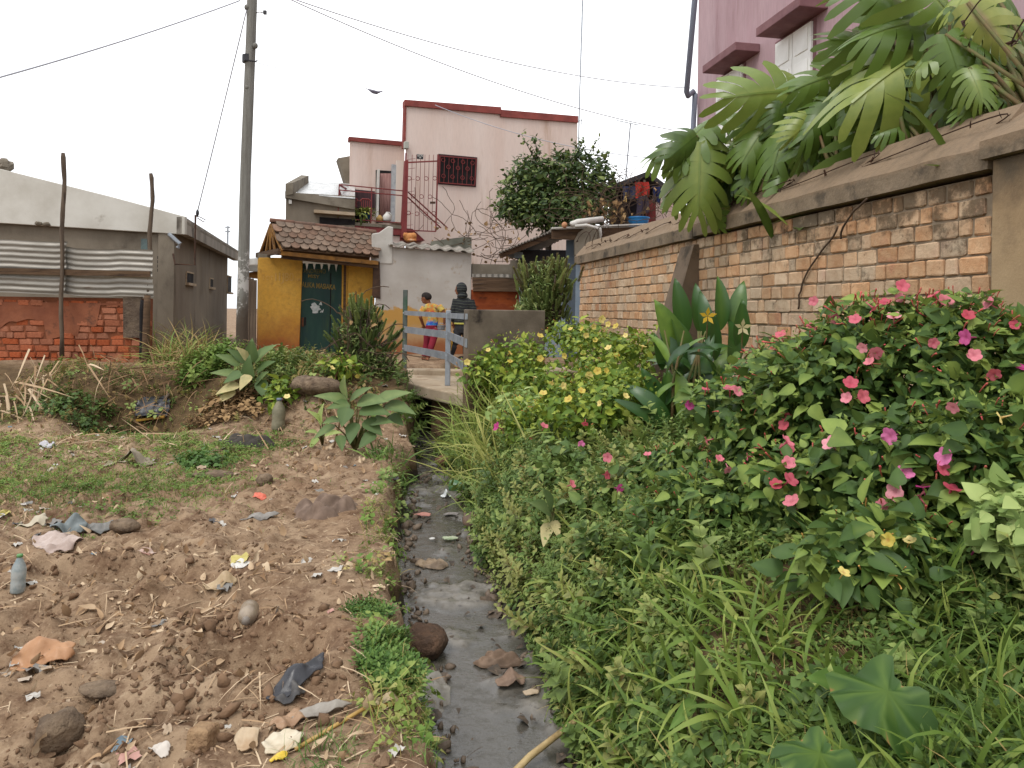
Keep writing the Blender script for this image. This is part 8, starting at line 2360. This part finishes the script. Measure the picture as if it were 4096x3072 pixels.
sheet('cardboard', 'peeling cardboard piece below the sodden lump', 2040, 2735, .20, .14, pl('brown_card', (150, 124, 104), (112, 92, 78), .8), .2, .04, .02, fold=.03, seed=32, z=W)
sheet('cardboard', 'cream card scrap beside the peeling cardboard', 2125, 2780, .10, .06, pl('cream_scrap', (190, 168, 140)), .3, .02, .02, seed=33, z=W)
o = MB().tube([P(2040, 3085, 2.95) * A(1, 1, 0) + A(0, 0, W + .01), P(2120, 3020, 3.05) * A(1, 1, 0) + A(0, 0, W + .03), P(2300, 2950, 3.15) * A(1, 1, 0) + A(0, 0, W + .12)], [.013, .015, .012], 8).build('cane', pl('pale_cane', (206, 182, 130), (150, 120, 80)), smooth=True); put(o, 'pale jointed cane lying in the ditch at the bottom edge', 'stick')
rag('cloth_heap', 'dark grey cloth heap on the left bank by dry leaves', 985, 1775, .62, .34, .18, pl('dark_grey_cloth', (86, 80, 74), (60, 56, 52), .95), .1, 35)
sheet('plastic_sheet', 'black plastic sheet draped on the bank left of the big leaves', 610, 1660, .55, .42, pl('black_sheet', (70, 72, 76), (38, 38, 42), .35), .5, .14, .03, seed=36)
o = MB().bar(G(545, 1697) + A(0, 0, .05), G(660, 1685) + A(0, 0, .06), .07, .03).build('painted_plank', pl('yellow_paint_plank', (196, 152, 58), (140, 100, 50)), bevel=.004); put(o, 'short yellow painted plank below the black plastic sheet', 'plank')
sheet('cardboard', 'bent grey cardboard sheet lying on the turf', 510, 1850, .55, .30, pl('grey_card', (168, 156, 136), (140, 128, 110), .9), .3, .03, .02, fold=.12, seed=38)
sheet('plastic_bag', 'white plastic bag knot far left on the turf', 190, 1785, .2, .14, pl('white_bag', (214, 210, 212), (180, 178, 186)), 0, .09, .01, seed=40)
sheet('wrapper', 'coral pink wrapper on the soil above the brown rag', 1040, 1992, .13, .08, pl('coral_wrap', (222, 116, 92)), .2, .03, .01, seed=41)
sheet('plastic_bag', 'long grey plastic strip left of the brown rag', 1040, 2065, .34, .10, pl('grey_strip', (156, 150, 142), (112, 106, 100)), .1, .05, .01, seed=42)
sheet('paper_scrap', 'cream card scrap at the left beside turf', 130, 2090, .26, .12, pl('cream_paper', (196, 184, 160)), .2, .03, .01, seed=43)
sheet('paper_scrap', 'red and white carton scrap in the left field', 590, 2215, .12, .07, pl('red_white_card', (206, 190, 176), (176, 110, 90)), .6, .03, .01, seed=44)
sheet('paper_scrap', 'pale dry husk scrap in the straw left of the bottle', 880, 2330, .20, .09, pl('husk', (196, 172, 136), (166, 140, 106)), .3, .04, .01, seed=45)
sheet('paper_scrap', 'white scrap at the bottom edge left of the wrapper', 640, 3005, .10, .06, pl('white_scrap', (214, 204, 192)), -.4, .02, .012, seed=46)
sheet('paper_scrap', 'cream husk right of the loose brick', 990, 2960, .10, .16, pl('cream_husk', (206, 186, 156), (180, 150, 116)), .3, .05, .01, seed=47)
sheet('plastic_bag', 'tan plastic flap by the hole above the wrapper', 1170, 2890, .12, .22, pl('tan_flap', (184, 150, 118), (150, 116, 88)), -.5, .05, .012, seed=48)
sheet('plastic_bag', 'twisted grey plastic on the path below the hole', 1290, 2860, .26, .08, pl('twist_grey', (166, 158, 146), (124, 114, 104)), .3, .05, .01, seed=49)
bottle('dusty bottle standing upright among the yellow flowered weed', G(1112, 1720), (0.03, 0, 1), .36, .075, pl('dusty_bottle', (150, 142, 118), (116, 112, 90), .6), pl('blue_cap', (120, 130, 150)))
o = MB().tube([G(1335, 1790), G(1335, 1790) + A(.05, 0, .22), P(1365, 1650, 8.0)], [.012, .010, .007], 6).build('stick', pl('peeled_stick', (176, 146, 112), (130, 104, 80)), smooth=True); put(o, 'thin peeled stick leaning in the broad dusty leaved plant', 'stick')
for (x0, y0, x1, y1, lab) in ((640, 1640, 700, 1590, 'grey split plank stuck in the black plastic sheet'), (1150, 1560, 1180, 1510, 'short light plank stub among dry leaves on the bank'), (1100, 2500, 1120, 2400, 'bent straw stalk lying on the path beside the hole')):
    a = G(x0, y0); b = G(x1, y1); b = a + (b - a) * .6 + A(0, 0, .12 if y0 < 2000 else .01); o = MB().tube([a, (a + b) / 2 + A(0, 0, .02), b], .02 if y0 < 2000 else .005, 6).build('stick', M_WOOD, smooth=True); put(o, lab, 'stick')
r = random.Random(8); k = 0
for (x, y, c_) in ((1790, 2170, (220, 220, 214)),): pass
o = MB().tube([G(1180, 3010) + A(0, 0, .01), G(1450, 2860) + A(0, 0, .02), G(1640, 2840) + A(0, 0, .03)], .007, 6).build('reed_stem', pl('yellow_reed', (196, 160, 90), (160, 124, 66)), smooth=True); put(o, 'long yellow reed stem lying across the path to the ditch', 'stick')
